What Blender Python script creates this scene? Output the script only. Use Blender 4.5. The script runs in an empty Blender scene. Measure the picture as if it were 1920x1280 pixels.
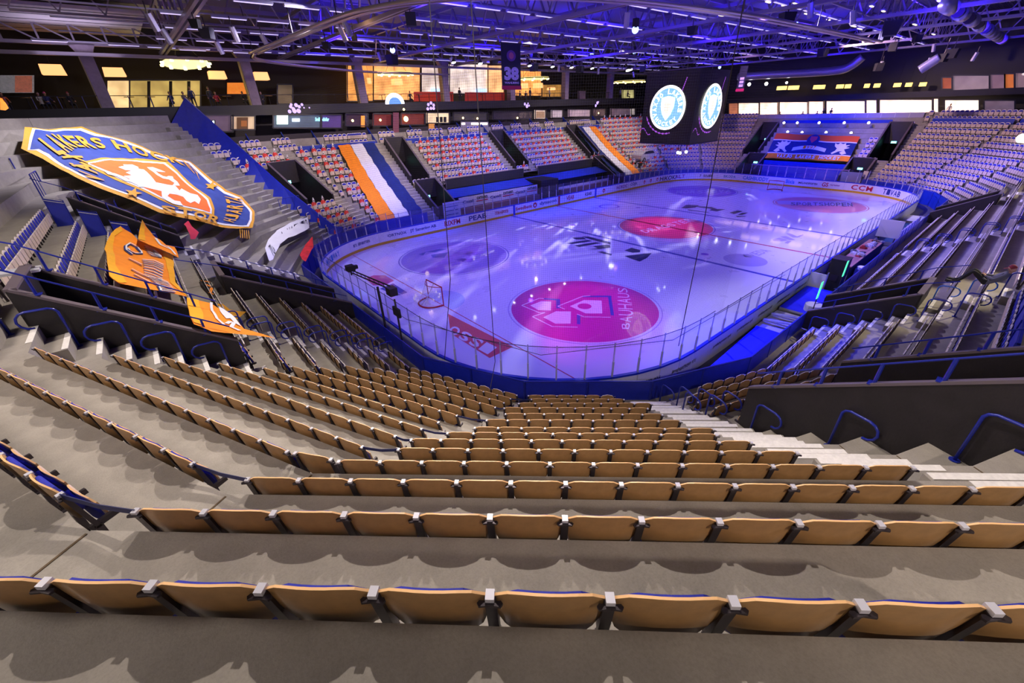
import bpy, math, random
from math import sin, cos, pi, radians, sqrt, atan2
from mathutils import Vector, Matrix
random.seed(7)
S = bpy.context.scene
COL = S.collection
# ---------------------------------------------------------------- camera
CAM = Vector((-37.6713, -21.7312, 10.4532)); CROT = (1.0601689, 0.0306107, -0.7028493); FPX = 775.91
cd = bpy.data.cameras.new('camera'); cam = bpy.data.objects.new('camera', cd); COL.objects.link(cam)
cam.location = CAM; cam.rotation_euler = CROT
cd.sensor_width = 36; cd.lens = 36*FPX/1920; cd.clip_start = .05; cd.clip_end = 400
S.camera = cam
# ---------------------------------------------------------------- world, view
W = bpy.data.worlds.new('world'); S.world = W; W.use_nodes = True
W.node_tree.nodes['Background'].inputs[0].default_value = (.05, .04, .12, 1)
W.node_tree.nodes['Background'].inputs[1].default_value = .12
vs = S.view_settings; vs.view_transform = 'Standard'; vs.look = 'None'; vs.gamma = 1; vs.use_curve_mapping = False
vs.exposure = 0.0
S.cycles.use_denoising = True
S.cycles.max_bounces = 5; S.cycles.diffuse_bounces = 2; S.cycles.glossy_bounces = 3
S.cycles.transmission_bounces = 2; S.cycles.transparent_max_bounces = 24; S.cycles.volume_bounces = 0
S.cycles.caustics_reflective = False; S.cycles.caustics_refractive = False
S.cycles.sample_clamp_indirect = 6
# ---------------------------------------------------------------- lamps
def spot(name, loc, to, power, color, angle=70, blend=.6, size=.25, gobo=None, spec=1.0):
    l = bpy.data.lights.new(name, 'SPOT'); o = bpy.data.objects.new(name, l); COL.objects.link(o)
    l.energy = power; l.color = color; l.spot_size = radians(angle); l.spot_blend = blend; l.shadow_soft_size = size
    l.specular_factor = spec
    o.location = loc; o.rotation_euler = (Vector(to)-Vector(loc)).to_track_quat('-Z', 'Y').to_euler()
    if gobo:
        l.use_nodes = True; nt = l.node_tree; em = nt.nodes['Emission']
        tc = nt.nodes.new('ShaderNodeTexCoord'); vo = nt.nodes.new('ShaderNodeTexNoise'); ra = nt.nodes.new('ShaderNodeValToRGB')
        mp = nt.nodes.new('ShaderNodeMapping'); mp.inputs['Scale'].default_value = (gobo[0], gobo[0]*gobo[2], gobo[0])
        nt.links.new(tc.outputs['Normal'], mp.inputs[0]); nt.links.new(mp.outputs[0], vo.inputs['Vector'])
        vo.inputs['Scale'].default_value = 1.0; vo.inputs['Detail'].default_value = 1.5
        nt.links.new(vo.outputs['Fac'], ra.inputs[0])
        ra.color_ramp.elements[0].position = gobo[1]; ra.color_ramp.elements[0].color = (gobo[3],)*3+(1,)
        ra.color_ramp.elements[1].position = gobo[1]+.16; ra.color_ramp.elements[1].color = (1, 1, 1, 1)
        nt.links.new(ra.outputs[0], em.inputs['Strength'])
    return o
def area(name, loc, to, power, color, sx, sy=None):
    l = bpy.data.lights.new(name, 'AREA'); o = bpy.data.objects.new(name, l); COL.objects.link(o)
    l.energy = power; l.color = color; l.shape = 'RECTANGLE'; l.size = sx; l.size_y = sy or sx
    o.location = loc; o.rotation_euler = (Vector(to)-Vector(loc)).to_track_quat('-Z', 'Y').to_euler()
    return o
def point(name, loc, power, color, r=.15):
    l = bpy.data.lights.new(name, 'POINT'); o = bpy.data.objects.new(name, l); COL.objects.link(o)
    l.energy = power; l.color = color; l.shadow_soft_size = r; o.location = loc
    return o
BLUE = (.16, .10, 1.0); VIO = (.17, .095, 1.0); NEU = (1.0, .86, .74); LILAC = (.62, .50, 1.0)
# blue-violet show wash over the ice
for i, (x, y) in enumerate(((-22, -7), (-22, 7), (-8, -7), (-8, 7), (8, -7), (8, 7), (22, -7), (22, 7))):
    spot('ice_wash_lamp', (x*.92, y*1.2, 15), (x, y*.9, 0), 8200, VIO, 88, .9, .3, spec=.25)
# white patterned show lights skimming the ice
spot('pattern_lamp', (4, 11, 14.6), (-15, 0, 0), 42000, (.72, .66, 1), 62, .3, .12, (22, .60, .12, 0), .4)
spot('pattern_lamp', (10, -9, 14.6), (-6, 3, 0), 26000, (.72, .64, 1), 62, .3, .12, (16, .62, .12, 0), .4)
spot('pattern_lamp', (26, 9, 14.6), (10, -2, 0), 24000, (.72, .64, 1), 60, .3, .12, (14, .60, .12, 0), .4)
spot('pattern_lamp', (-6, 12, 14.6), (-22, 0, 0), 20000, (.74, .66, 1), 60, .3, .12, (18, .62, .12, 0), .4)
# red-magenta show spots
spot('magenta_lamp', (-12, 4, 14.8), (-20, -7.5, 0), 9000, (1, .03, .5), 26, .8, .2, spec=0)
spot('magenta_lamp', (6, 10, 14.8), (0, 0, 0), 12000, (1, .12, .4), 26, .8, .2, spec=0)
# neutral house light over the near stands
area('house_lamp', (-46, -29, 15.2), (-36, -20, 7), 1150, NEU, 3, 3)
area('house_lamp', (-45, -12, 15.0), (-38, -12, 6), 800, NEU, 3, 3)
spot('house_spot', (-31.2, -14.6, 15.7), (-36.2, -20.2, 8), 3600, (1, .88, .76), 100, .6, .07, spec=.4)
spot('house_spot', (-26.5, -9.5, 15.6), (-33, -17.5, 4), 4200, (1, .88, .76), 70, .7, .10, spec=.4)
spot('house_spot', (-31, -5, 15.6), (-39, -12, 7), 7500, (1, .88, .76), 80, .7, .10, spec=.4)
spot('house_spot', (-36, -30, 15.6), (-27, -19, 4), 3000, (1, .84, .7), 84, .7, .2, spec=.4)
# far stand
for x in (-20, -6, 8, 22):
    spot('far_stand_lamp', (x, 12, 15.6), (x-1, 25, 6), 9500, (1, .80, .68), 80, .8, .3, spec=.3)
spot('far_stand_lamp', (-27, 7, 15.6), (-38, 14, 6), 5200, (.92, .84, .98), 88, .8, .3, spec=.3)
spot('terrace_lamp', (-37, 15, 15.2), (-38, 16, 6), 5200, (.95, .88, 1), 125, .8, .3, spec=.3)
spot('house_spot', (-33, -1, 15.6), (-39.5, -.5, 6), 4200, (1, .88, .76), 60, .8, .2, spec=.3)
area('soffit_added_fill', (-38, 29, 15.2), (-38, 29, 17.3), 130, (.8, .7, 1), 5, 3)  # added fill light that brightens the soffit from below
spot('far_stand_lamp', (24, -2, 15.6), (38, -14, 6), 11000, (1, .66, .62), 90, .8, .3, spec=.3)
spot('far_stand_lamp', (24, 6, 15.6), (38, 14, 5), 4200, (.85, .50, .85), 80, .8, .3, spec=.3)
spot('terrace_lamp', (-30, 12, 15.4), (-34, 22, 6), 3600, (.8, .74, 1), 88, .8, .3, spec=.3)
# near long stand: lilac show light, with a warm patch in the aisle
spot('near_stand_lamp', (2, -4, 15.6), (2, -20, 3), 30000, (.46, .36, 1), 88, .8, .25, spec=.4)
spot('near_stand_lamp', (16, -4, 15.6), (18, -20, 3), 24000, (.55, .45, 1), 88, .8, .25, spec=.4)
spot('near_stand_lamp', (-12, -5, 15.6), (-14, -21, 4), 9000, (.72, .64, 1), 84, .8, .25, spec=.4)
spot('aisle_lamp', (-5, -26, 15), (-14.5, -20.8, 3), 9000, (1, .84, .55), 20, .5, .2)
spot('aisle_lamp', (10, -30, 15), (17, -21.5, 3), 9000, (1, .84, .62), 30, .6, .2)
# blue perimeter and end-wall floods
spot('blue_flood', (-14, -10, 14.6), (-19, -16.2, 0), 24000, (.01, .02, 1), 38, .7, .2, spec=.3)
spot('blue_flood', (-4, -9, 14.6), (-4, -16.2, 0), 22000, (.02, .04, 1), 50, .7, .2, spec=.3)
spot('blue_flood', (-18, 8, 14.6), (-17, 19, 2), 12000, (.03, .05, 1), 50, .7, .2, spec=.3)
spot('blue_flood', (2, 8, 14.6), (1, 19, 1.5), 14000, (.02, .05, 1), 85, .7, .2, spec=.3)
spot('blue_flood', (22, 1, 14.6), (36, .5, 4.5), 26000, (.02, .04, 1), 60, .7, .2, spec=.3)
spot('blue_flood', (24, 8, 14.6), (30, 17, 1.5), 9000, (.02, .05, 1), 50, .7, .2, spec=.3)
spot('blue_flood', (24, -8, 14.6), (30, -16, 1.5), 9000, (.02, .05, 1), 50, .7, .2, spec=.3)
spot('blue_flood', (-24, 2, 14.6), (-33, 5, 2), 3500, (.03, .04, 1), 44, .7, .2, spec=.3)
# added blue fill that brightens the roof space, not tied to any fixture
for x in (-22, -8, 6, 20, 34):
    for y in (-14, 2, 16):
        area('roof_added_fill', (x, y, 15.0), (x+1, y, 19), 700, (.03, .008, 1), 2.5, 2.5)
for x in (-18, 4, 26):
    point('roof_fill_lamp', (x, 24, 16.6), 520, (.05, .02, 1), .3)
    point('roof_fill_lamp', (x, -8, 16.8), 520, (.05, .02, 1), .3)
for x, y in ((-30, 24), (-12, 28), (8, 27), (-24, 9)):
    point('warm_truss_lamp', (x, y, 14.9), 110, (1, .62, .25), .2)

# ---------------------------------------------------------------- pixel -> world helpers (reference measurements taken at 1920x1280)
RM = cam.rotation_euler.to_matrix()
def ray(u, v): return (RM @ Vector(((u-960)/FPX, (640-v)/FPX, -1))).normalized()
def uz(u, v, z):
    d = ray(u, v); return CAM + d*((z-CAM.z)/d.z)
def uy(u, v, y):
    d = ray(u, v); return CAM + d*((y-CAM.y)/d.y)
def ux(u, v, x):
    d = ray(u, v); return CAM + d*((x-CAM.x)/d.x)
def proj(p):
    q = RM.transposed() @ (Vector(p)-CAM)
    if q.z > -.05: return None
    return (960+FPX*q.x/-q.z, 640-FPX*q.y/-q.z)
def on_screen(p, m=60):
    q = proj(p); return q is not None and -m < q[0] < 1920+m and -m < q[1] < 1280+m
# ---------------------------------------------------------------- materials
MATS = {}
def mat(name, col, rough=.6, metal=0, emit=0, noise=None, bump=0, spec=.5, alpha=1, ecol=None, coat=0):
    if name in MATS: return MATS[name]
    m = bpy.data.materials.new(name); MATS[name] = m; m.use_nodes = True
    nt = m.node_tree; b = nt.nodes['Principled BSDF']
    c = tuple(col)+(1,)
    b.inputs['Base Color'].default_value = c; m.diffuse_color = c
    b.inputs['Roughness'].default_value = rough; b.inputs['Metallic'].default_value = metal
    b.inputs['Specular IOR Level'].default_value = spec; b.inputs['Coat Weight'].default_value = coat
    if emit:
        b.inputs['Emission Color'].default_value = tuple(ecol or col)+(1,); b.inputs['Emission Strength'].default_value = emit
    if alpha < 1:
        b.inputs['Alpha'].default_value = alpha
    if noise or bump:
        tc = nt.nodes.new('ShaderNodeTexCoord'); n = nt.nodes.new('ShaderNodeTexNoise')
        sc, amt = noise or (8, .1)
        n.inputs['Scale'].default_value = sc; n.inputs['Detail'].default_value = 6; n.inputs['Roughness'].default_value = .65
        nt.links.new(tc.outputs['Object'], n.inputs['Vector'])
        r = nt.nodes.new('ShaderNodeValToRGB')
        r.color_ramp.elements[0].position = .3; r.color_ramp.elements[1].position = .72
        r.color_ramp.elements[0].color = tuple(max(0, x*(1-amt)) for x in col)+(1,)
        r.color_ramp.elements[1].color = tuple(min(1, x*(1+amt)) for x in col)+(1,)
        nt.links.new(n.outputs['Fac'], r.inputs[0]); nt.links.new(r.outputs[0], b.inputs['Base Color'])
        if bump:
            bp = nt.nodes.new('ShaderNodeBump'); bp.inputs['Strength'].default_value = bump; bp.inputs['Distance'].default_value = .02
            n2 = nt.nodes.new('ShaderNodeTexNoise'); n2.inputs['Scale'].default_value = sc*9; n2.inputs['Detail'].default_value = 4
            nt.links.new(tc.outputs['Object'], n2.inputs['Vector']); nt.links.new(n2.outputs['Fac'], bp.inputs['Height'])
            nt.links.new(bp.outputs[0], b.inputs['Normal'])
    return m
def concrete(name, col, amt=.3):
    m = mat(name, col, .68); nt = m.node_tree; b = nt.nodes['Principled BSDF']
    tc = nt.nodes.new('ShaderNodeTexCoord')
    def no(sc, det, rg=.6):
        n = nt.nodes.new('ShaderNodeTexNoise'); n.inputs['Scale'].default_value = sc; n.inputs['Detail'].default_value = det
        n.inputs['Roughness'].default_value = rg; nt.links.new(tc.outputs['Object'], n.inputs['Vector']); return n
    big, mid, fine = no(.55, 5), no(3.2, 8, .7), no(75, 3)
    def ramp(src, lo, hi, p0, p1):
        r = nt.nodes.new('ShaderNodeValToRGB'); r.color_ramp.elements[0].position = p0; r.color_ramp.elements[1].position = p1
        r.color_ramp.elements[0].color = tuple(c*lo for c in col)+(1,); r.color_ramp.elements[1].color = tuple(min(1, c*hi) for c in col)+(1,)
        nt.links.new(src.outputs['Fac'], r.inputs[0]); return r
    a = ramp(big, 1-amt, 1+amt, .35, .68); c2 = ramp(mid, 1-amt*.8, 1+amt*.6, .35, .7); c3 = ramp(fine, .72, 1.12, .3, .6)
    m1 = nt.nodes.new('ShaderNodeMix'); m1.data_type = 'RGBA'; m1.inputs[0].default_value = .5
    nt.links.new(a.outputs[0], m1.inputs[6]); nt.links.new(c2.outputs[0], m1.inputs[7])
    m2 = nt.nodes.new('ShaderNodeMix'); m2.data_type = 'RGBA'; m2.inputs[0].default_value = .35
    nt.links.new(m1.outputs[2], m2.inputs[6]); nt.links.new(c3.outputs[0], m2.inputs[7])
    nt.links.new(m2.outputs[2], b.inputs['Base Color'])
    bp = nt.nodes.new('ShaderNodeBump'); bp.inputs['Strength'].default_value = .35; bp.inputs['Distance'].default_value = .004
    nt.links.new(fine.outputs['Fac'], bp.inputs['Height']); nt.links.new(bp.outputs[0], b.inputs['Normal'])
    return m
def glass(name, col=(1, 1, 1), see=.93, rough=.02):
    m = bpy.data.materials.new(name); MATS[name] = m; m.use_nodes = True; nt = m.node_tree
    nt.nodes.remove(nt.nodes['Principled BSDF']); out = nt.nodes['Material Output']
    t = nt.nodes.new('ShaderNodeBsdfTransparent'); t.inputs[0].default_value = tuple(c*see for c in col)+(1,)
    g = nt.nodes.new('ShaderNodeBsdfGlossy'); g.inputs['Roughness'].default_value = rough; g.inputs[0].default_value = (.8, .8, .9, 1)
    x = nt.nodes.new('ShaderNodeMixShader'); x.inputs[0].default_value = .045; nt.links.new(t.outputs[0], x.inputs[1]); nt.links.new(g.outputs[0], x.inputs[2])
    nt.links.new(x.outputs[0], out.inputs[0]); return m
CONC = concrete('concrete', (.30, .275, .25), .42); WALLC = mat('dark_parapet_concrete', (.013, .010, .014), .55, noise=(2.5, .35), bump=.15)
CAPC = mat('parapet_cap', (.12, .095, .12), .5); WHITE = mat('white_nosing_paint', (.78, .76, .76), .5, noise=(14, .12))
PLY = mat('beech_plywood', (.38, .215, .085), .42, noise=(9, .16), coat=.2); PLYE = mat('plywood_edge', (.82, .50, .24), .45)
PLYF = mat('plywood_seat_underside', (.62, .47, .40), .5, noise=(6, .08)); RIM = mat('painted_bright_lit_rim', (.80, .72, .68), .45)
PAD = mat('blue_upholstery', (.012, .02, .42), .75, noise=(40, .2)); STEEL = mat('dark_steel', (.055, .045, .055), .4, .6)
CAP = mat('pale_metal_cap', (.66, .66, .76), .35, .3); RAIL = mat('blue_rail_paint', (.012, .022, .30), .3)
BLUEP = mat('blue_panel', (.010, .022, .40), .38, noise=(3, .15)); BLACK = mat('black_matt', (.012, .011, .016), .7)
ROYAL = mat('royal_blue_wall', (.008, .035, .42), .5, noise=(2, .15)); LSTEEL = mat('galvanised_steel', (.55, .55, .60), .35, .8)
# ---------------------------------------------------------------- mesh builder
def frame(d):
    d = Vector(d).normalized(); a = Vector((0, 0, 1)) if abs(d.z) < .95 else Vector((1, 0, 0))
    s = d.cross(a).normalized(); return s, s.cross(d).normalized()
class MB:
    def __init__(self): self.v = []; self.f = []; self.m = []
    def add(self, vs_, fs, mi=0):
        n = len(self.v); self.v += [tuple(q) for q in vs_]
        for f in fs: self.f.append(tuple(i+n for i in f)); self.m.append(mi)
        return self
    def quad(self, a, b, c, d, mi=0): return self.add((a, b, c, d), ((0, 1, 2, 3),), mi)
    def box(self, x0, y0, z0, x1, y1, z1, mi=0):
        return self.add([(x, y, z) for z in (z0, z1) for y in (y0, y1) for x in (x0, x1)],
                        ((0, 2, 3, 1), (4, 5, 7, 6), (0, 1, 5, 4), (2, 6, 7, 3), (0, 4, 6, 2), (1, 3, 7, 5)), mi)
    def beam(self, p, q, w, h, mi=0, side=None):
        p, q = Vector(p), Vector(q); d = q-p
        if side is None: s, u = frame(d)
        else: s = Vector(side).normalized(); u = s.cross(d).normalized()
        s = s*w/2; u = u*h/2
        return self.add([p-s-u, p+s-u, p+s+u, p-s+u, q-s-u, q+s-u, q+s+u, q-s+u],
                        ((0, 1, 2, 3), (7, 6, 5, 4), (0, 4, 5, 1), (1, 5, 6, 2), (2, 6, 7, 3), (3, 7, 4, 0)), mi)
    def tube(self, pts, r, n=6, mi=0, closed=False):
        pts = [Vector(q) for q in pts]; k = len(pts); vs_ = []; up = None
        for i, p in enumerate(pts):
            a = pts[(i-1) % k] if (closed or i) else p; b = pts[(i+1) % k] if (closed or i < k-1) else p
            d = (b-a).normalized()
            if up is None: s, up = frame(d)
            s = d.cross(up).normalized(); up = s.cross(d).normalized()
            rr = r[i] if isinstance(r, (list, tuple)) else r
            vs_ += [p+(s*cos(2*pi*j/n)+up*sin(2*pi*j/n))*rr for j in range(n)]
        fs = []
        for i in range(k if closed else k-1):
            o, o2 = i*n, ((i+1) % k)*n
            fs += [(o+j, o+(j+1) % n, o2+(j+1) % n, o2+j) for j in range(n)]
        if not closed: fs += [tuple(range(n-1, -1, -1)), tuple((k-1)*n+j for j in range(n))]
        return self.add(vs_, fs, mi)
    def prism(self, poly, axis_o, ex, ey, ez, t, mi=0, mi2=None):
        """polygon (2d, in ex/ey) extruded by t along ez"""
        o = Vector(axis_o); ex, ey, ez = Vector(ex), Vector(ey), Vector(ez); n = len(poly)
        a = [o+ex*x+ey*y for x, y in poly]; b = [q+ez*t for q in a]
        self.add(a+b, [tuple(range(n-1, -1, -1)), tuple(range(n, 2*n))], mi)
        return self.add(a+b, [(i, (i+1) % n, n+(i+1) % n, n+i) for i in range(n)], mi if mi2 is None else mi2)
    def disc(self, c, r, n, axis=(0, 0, 1), t=0, mi=0, r2=None):
        s, u = frame(axis); c = Vector(c); a = Vector(axis).normalized()
        poly = [(r*cos(2*pi*i/n), (r2 or r)*sin(2*pi*i/n)) for i in range(n)]
        if t: return self.prism(poly, c, s, u, a, t, mi)
        return self.add([c+s*x+u*y for x, y in poly], [tuple(range(n))], mi)
    def grid(self, P, mi=0, flip=False):
        nr, nc = len(P), len(P[0]); vs_ = [q for r in P for q in r]
        fs = [((i*nc+j, i*nc+j+1, (i+1)*nc+j+1, (i+1)*nc+j) if not flip else (i*nc+j, (i+1)*nc+j, (i+1)*nc+j+1, i*nc+j+1)) for i in range(nr-1) for j in range(nc-1)]
        return self.add(vs_, fs, mi)
    def mesh(self, name, mats, smooth=False):
        me = bpy.data.meshes.new(name); me.from_pydata(self.v, [], self.f)
        for m in (mats if isinstance(mats, (list, tuple)) else [mats]): me.materials.append(m)
        me.polygons.foreach_set('material_index', self.m)
        if smooth: me.polygons.foreach_set('use_smooth', [True]*len(self.f))
        me.update(); return me
    def build(self, name, mats, parent=None, smooth=False, loc=None, rot=None):
        o = bpy.data.objects.new(name, self.mesh(name, mats, smooth)); COL.objects.link(o)
        if parent: o.parent = parent
        if loc is not None: o.location = loc
        if rot is not None: o.rotation_euler = rot
        return o
def tag(o, label, cat, group=None, kind=None):
    if label: o['label'] = label
    if cat: o['category'] = cat
    if group: o['group'] = group
    if kind: o['kind'] = kind
    return o
def struct(o): o['kind'] = 'structure'; return o
def thing(name, label, cat, loc=(0, 0, 0), rz=0, group=None):
    o = bpy.data.objects.new(name, None); COL.objects.link(o); o.location = loc; o.rotation_euler = (0, 0, rz)
    o.empty_display_size = .2
    return tag(o, label, cat, group)
def copy_tree(o, parent=None):
    c = o.copy(); COL.objects.link(c); c.parent = parent
    for ch in o.children: copy_tree(ch, c)
    return c
FONTC = {}
def glyphs(text, bold=0.0, shear=0.0):
    key = (text, bold, shear)
    if key not in FONTC:
        c = bpy.data.curves.new('t', 'FONT'); c.body = text; c.size = 1; c.resolution_u = 3; c.offset = bold; c.shear = shear
        c.fill_mode = 'FRONT'
        o = bpy.data.objects.new('t', c); COL.objects.link(o)
        dg = bpy.context.evaluated_depsgraph_get(); me = bpy.data.meshes.new_from_object(o.evaluated_get(dg))
        vv = [tuple(v.co) for v in me.vertices]; ff = [tuple(p.vertices) for p in me.polygons]
        bpy.data.objects.remove(o); bpy.data.curves.remove(c); bpy.data.meshes.remove(me)
        xs = [v[0] for v in vv]; ys = [v[1] for v in vv]
        if not xs: xs = [0, 1]; ys = [0, 1]
        FONTC[key] = ([((x-min(xs))/(max(xs)-min(xs)), (y-min(ys))/(max(ys)-min(ys))) for x, y, _ in vv], ff, (max(xs)-min(xs))/(max(ys)-min(ys)))
    return FONTC[key]
def put_text(mb, text, o, ex, ey, w=None, h=None, mi=0, bold=.0, shear=0, center=True):
    """flat lettering in the plane (ex, ey) about o"""
    vv, ff, asp = glyphs(text, bold, shear); ex = Vector(ex).normalized(); ey = Vector(ey).normalized(); o = Vector(o)
    if w is None: w = h*asp
    if h is None: h = w/asp
    dx, dy = (w/2, h/2) if center else (0, 0)
    return mb.add([o+ex*(x*w-dx)+ey*(y*h-dy) for x, y in vv], ff, mi)
def lerp(a, b, t): return a+(b-a)*t
def along(poly, s):
    L = [0]
    for a, b in zip(poly, poly[1:]): L.append(L[-1]+(Vector(b)-Vector(a)).length)
    t = s*L[-1]
    for i in range(len(poly)-1):
        if t <= L[i+1] or i == len(poly)-2:
            f = (t-L[i])/max(1e-9, L[i+1]-L[i]); return lerp(Vector(poly[i]), Vector(poly[i+1]), f)
def strip_text(mb, text, lower, upper, mi=0, bold=.02):
    """letters mapped between two polylines"""
    n = len(text); f2 = 0
    for i, ch in enumerate(text):
        if ch == ' ': continue
        vv, ff, asp = glyphs(ch, bold)
        pts = []
        for x, y in vv:
            s = (i+.08+x*.84)/n
            pts.append(lerp(along(lower, s), along(upper, s), y))
        mb.add(pts, ff, mi)
# ---------------------------------------------------------------- bowl layout
_q = [(0, 1, 0, -17.85), (.3604, .9328, -24.997, -16.664), (.6794, .7337, -29.478, -13.3), (.9093, .4163, -31.45, -9.85), (1, 0, -32.1, 0)]
G = [None]*16
for j, (nx, ny, px, py) in enumerate(_q):
    for i, sx, sy in ((-j % 16, 1, 1), (j, -1, 1), (8+j, 1, -1), (8-j, -1, -1)):
        G[i % 16] = (Vector((nx*sx, ny*sy)), Vector((px*sx, py*sy)))
EK = [10.767, 9.926, 9.092, 8.266, 7.44, 6.635, 5.806, 4.976, 4.166, 3.334, 2.486, 1.617, .826, 0]
ZT = [8.684, 8.087, 7.485, 6.882, 6.287, 5.723, 5.129, 4.540, 4.071, 3.580, 3.101, 2.592, 2.150, 1.677]
def eK(k): return EK[k] if k >= 0 else EK[0]-.83*k
def tZ(k): return ZT[k]-.77 if k >= 0 else ZT[0]-.77-.6*k
XE3 = ((-1, .05), (3, .05), (3.8, -.02), (5.8, .03), (7.44, .09), (8.27, .135), (9.1, .18), (9.95, .21), (20, .22))
def offg(g, e):
    if g % 16 != 13: return e
    for (a, x), (b, y) in zip(XE3, XE3[1:]):
        if e <= b: return e+(x+(y-x)*(e-a)/(b-a) if a > 2 else -.05)
    return e+.22
def P(g, t, e, z=0):
    e = offg(g, e)
    n, p = G[g % 16]; w = n*(n.dot(p)-e)+Vector((n.y, -n.x))*t
    return Vector((w.x, w.y, z))
def vtx(g, e):
    """t, on facet g, of the corner with facet g+1"""
    n1, p1 = G[g % 16]; n2, p2 = G[(g+1) % 16]; c1, c2 = n1.dot(p1)-offg(g, e), n2.dot(p2)-offg(g+1, e)
    det = n1.x*n2.y-n1.y*n2.x; x = (c1*n2.y-c2*n1.y)/det; y = (n1.x*c2-n2.x*c1)/det
    return Vector((x, y)).dot(Vector((n1.y, -n1.x)))
def vtx0(g, e):
    n1, p1 = G[(g-1) % 16]; t = vtx(g-1, e); w = P(g-1, t, e); n = G[g % 16][0]; return w.x*n.y-w.y*n.x
OPEN = {12: [(6.8, 8.95, 3, 6), (-8.95, -6.8, 3, 6), (-2.2, .6, 8, 13)], 15: [(-19.3, -16.2, 4, 8)],
        0: [(-15.8, -13.2, 10, 13), (12.5, 15, 10, 13), (-14, -11.5, 2, 6)], 9: [(15.29, 18.14, 4, 8)],
        8: [(13.0, 15.2, 2, 7), (-2.0, .3, 2, 7), (-16.6, -14.4, 2, 7), (12.7, 15.2, 9, 13), (-16.5, -14.3, 9, 13), (-14.3, 12.7, 9, 13)],
        4: [(6.9, 9.1, 3, 8), (-9.1, -6.8, 3, 8), (-7.8, -5.3, 10, 13), (5.3, 7.8, 10, 13), (-5.3, 5.3, 10, 13)]}
TOPK = {g: (-3 if g in (13, 14, 15, 0) else -4 if g in (10, 11, 12) else 0) for g in range(16)}
def cut(t0, t1, holes):
    out = [(t0, t1)]
    for a, b in holes:
        nx = []
        for c, d in out:
            if b <= c or a >= d: nx.append((c, d)); continue
            if a > c: nx.append((c, a))
            if b < d: nx.append((b, d))
        out = nx
    return out
NAMEG = {14: 'near_corner', 13: 'near_left', 15: 'near_right', 12: 'near_end', 0: 'near_long', 8: 'far_long', 4: 'far_end'}
for g in range(16):
    mb = MB()
    for k in range(TOPK[g], 14):
        eo = eK(k)+.04; ei = (eK(k+1)+.04) if k < 13 else -.8
        z = tZ(k); zu = tZ(k-1) if k > TOPK[g] else z+.6
        a0, a1, b0, b1 = vtx0(g, eo), vtx(g, eo), vtx0(g, ei), vtx(g, ei)
        if g == 14 and k < 2: a1 = b1 = -2.5
        H = [(o[0], o[1]) for o in OPEN.get(g, []) if o[2] <= k <= o[3]]
        if g == 15 and k < 2: H.append((-60, -12.5))
        for c, d in cut(min(a0, b0), max(a1, b1), H):
            ca = a0 if c < max(a0, b0)+1e-6 and c <= min(a0, b0)+1e-6 else c; cb = b0 if c <= min(a0, b0)+1e-6 else c
            da = a1 if d >= max(a1, b1)-1e-6 else d; db = b1 if d >= max(a1, b1)-1e-6 else d
            mb.quad(P(g, ca, eo, z), P(g, da, eo, z), P(g, db, ei, z), P(g, cb, ei, z))
            mb.quad(P(g, ca, eo, z), P(g, ca, eo, zu), P(g, da, eo, zu), P(g, da, eo, z))
            if k == 13: mb.quad(P(g, cb, ei, z), P(g, db, ei, z), P(g, db, ei, 0), P(g, cb, ei, 0))
    struct(mb.build('floor_terrace', CONC))
# joint grooves in the near treads
mb = MB()
for g, ks in ((13, range(-1, 9)), (14, range(-1, 9))):
    for k in ks:
        eo, ei = eK(k)+.03, eK(k+1)+.06; p, q = P(g, vtx(g, eo), eo, tZ(k)+.002), P(g, vtx(g, ei), ei, tZ(k)+.002)
        mb.beam(p, q, .018, .006)
struct(mb.build('trim_1', mat('joint_filler', (.10, .065, .035), .9)))
mb = MB(); mb.box(-48, -36, -.12, 50, 34, -.02); struct(mb.build('floor', mat('arena_floor', (.10, .10, .13), .5)))
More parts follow.
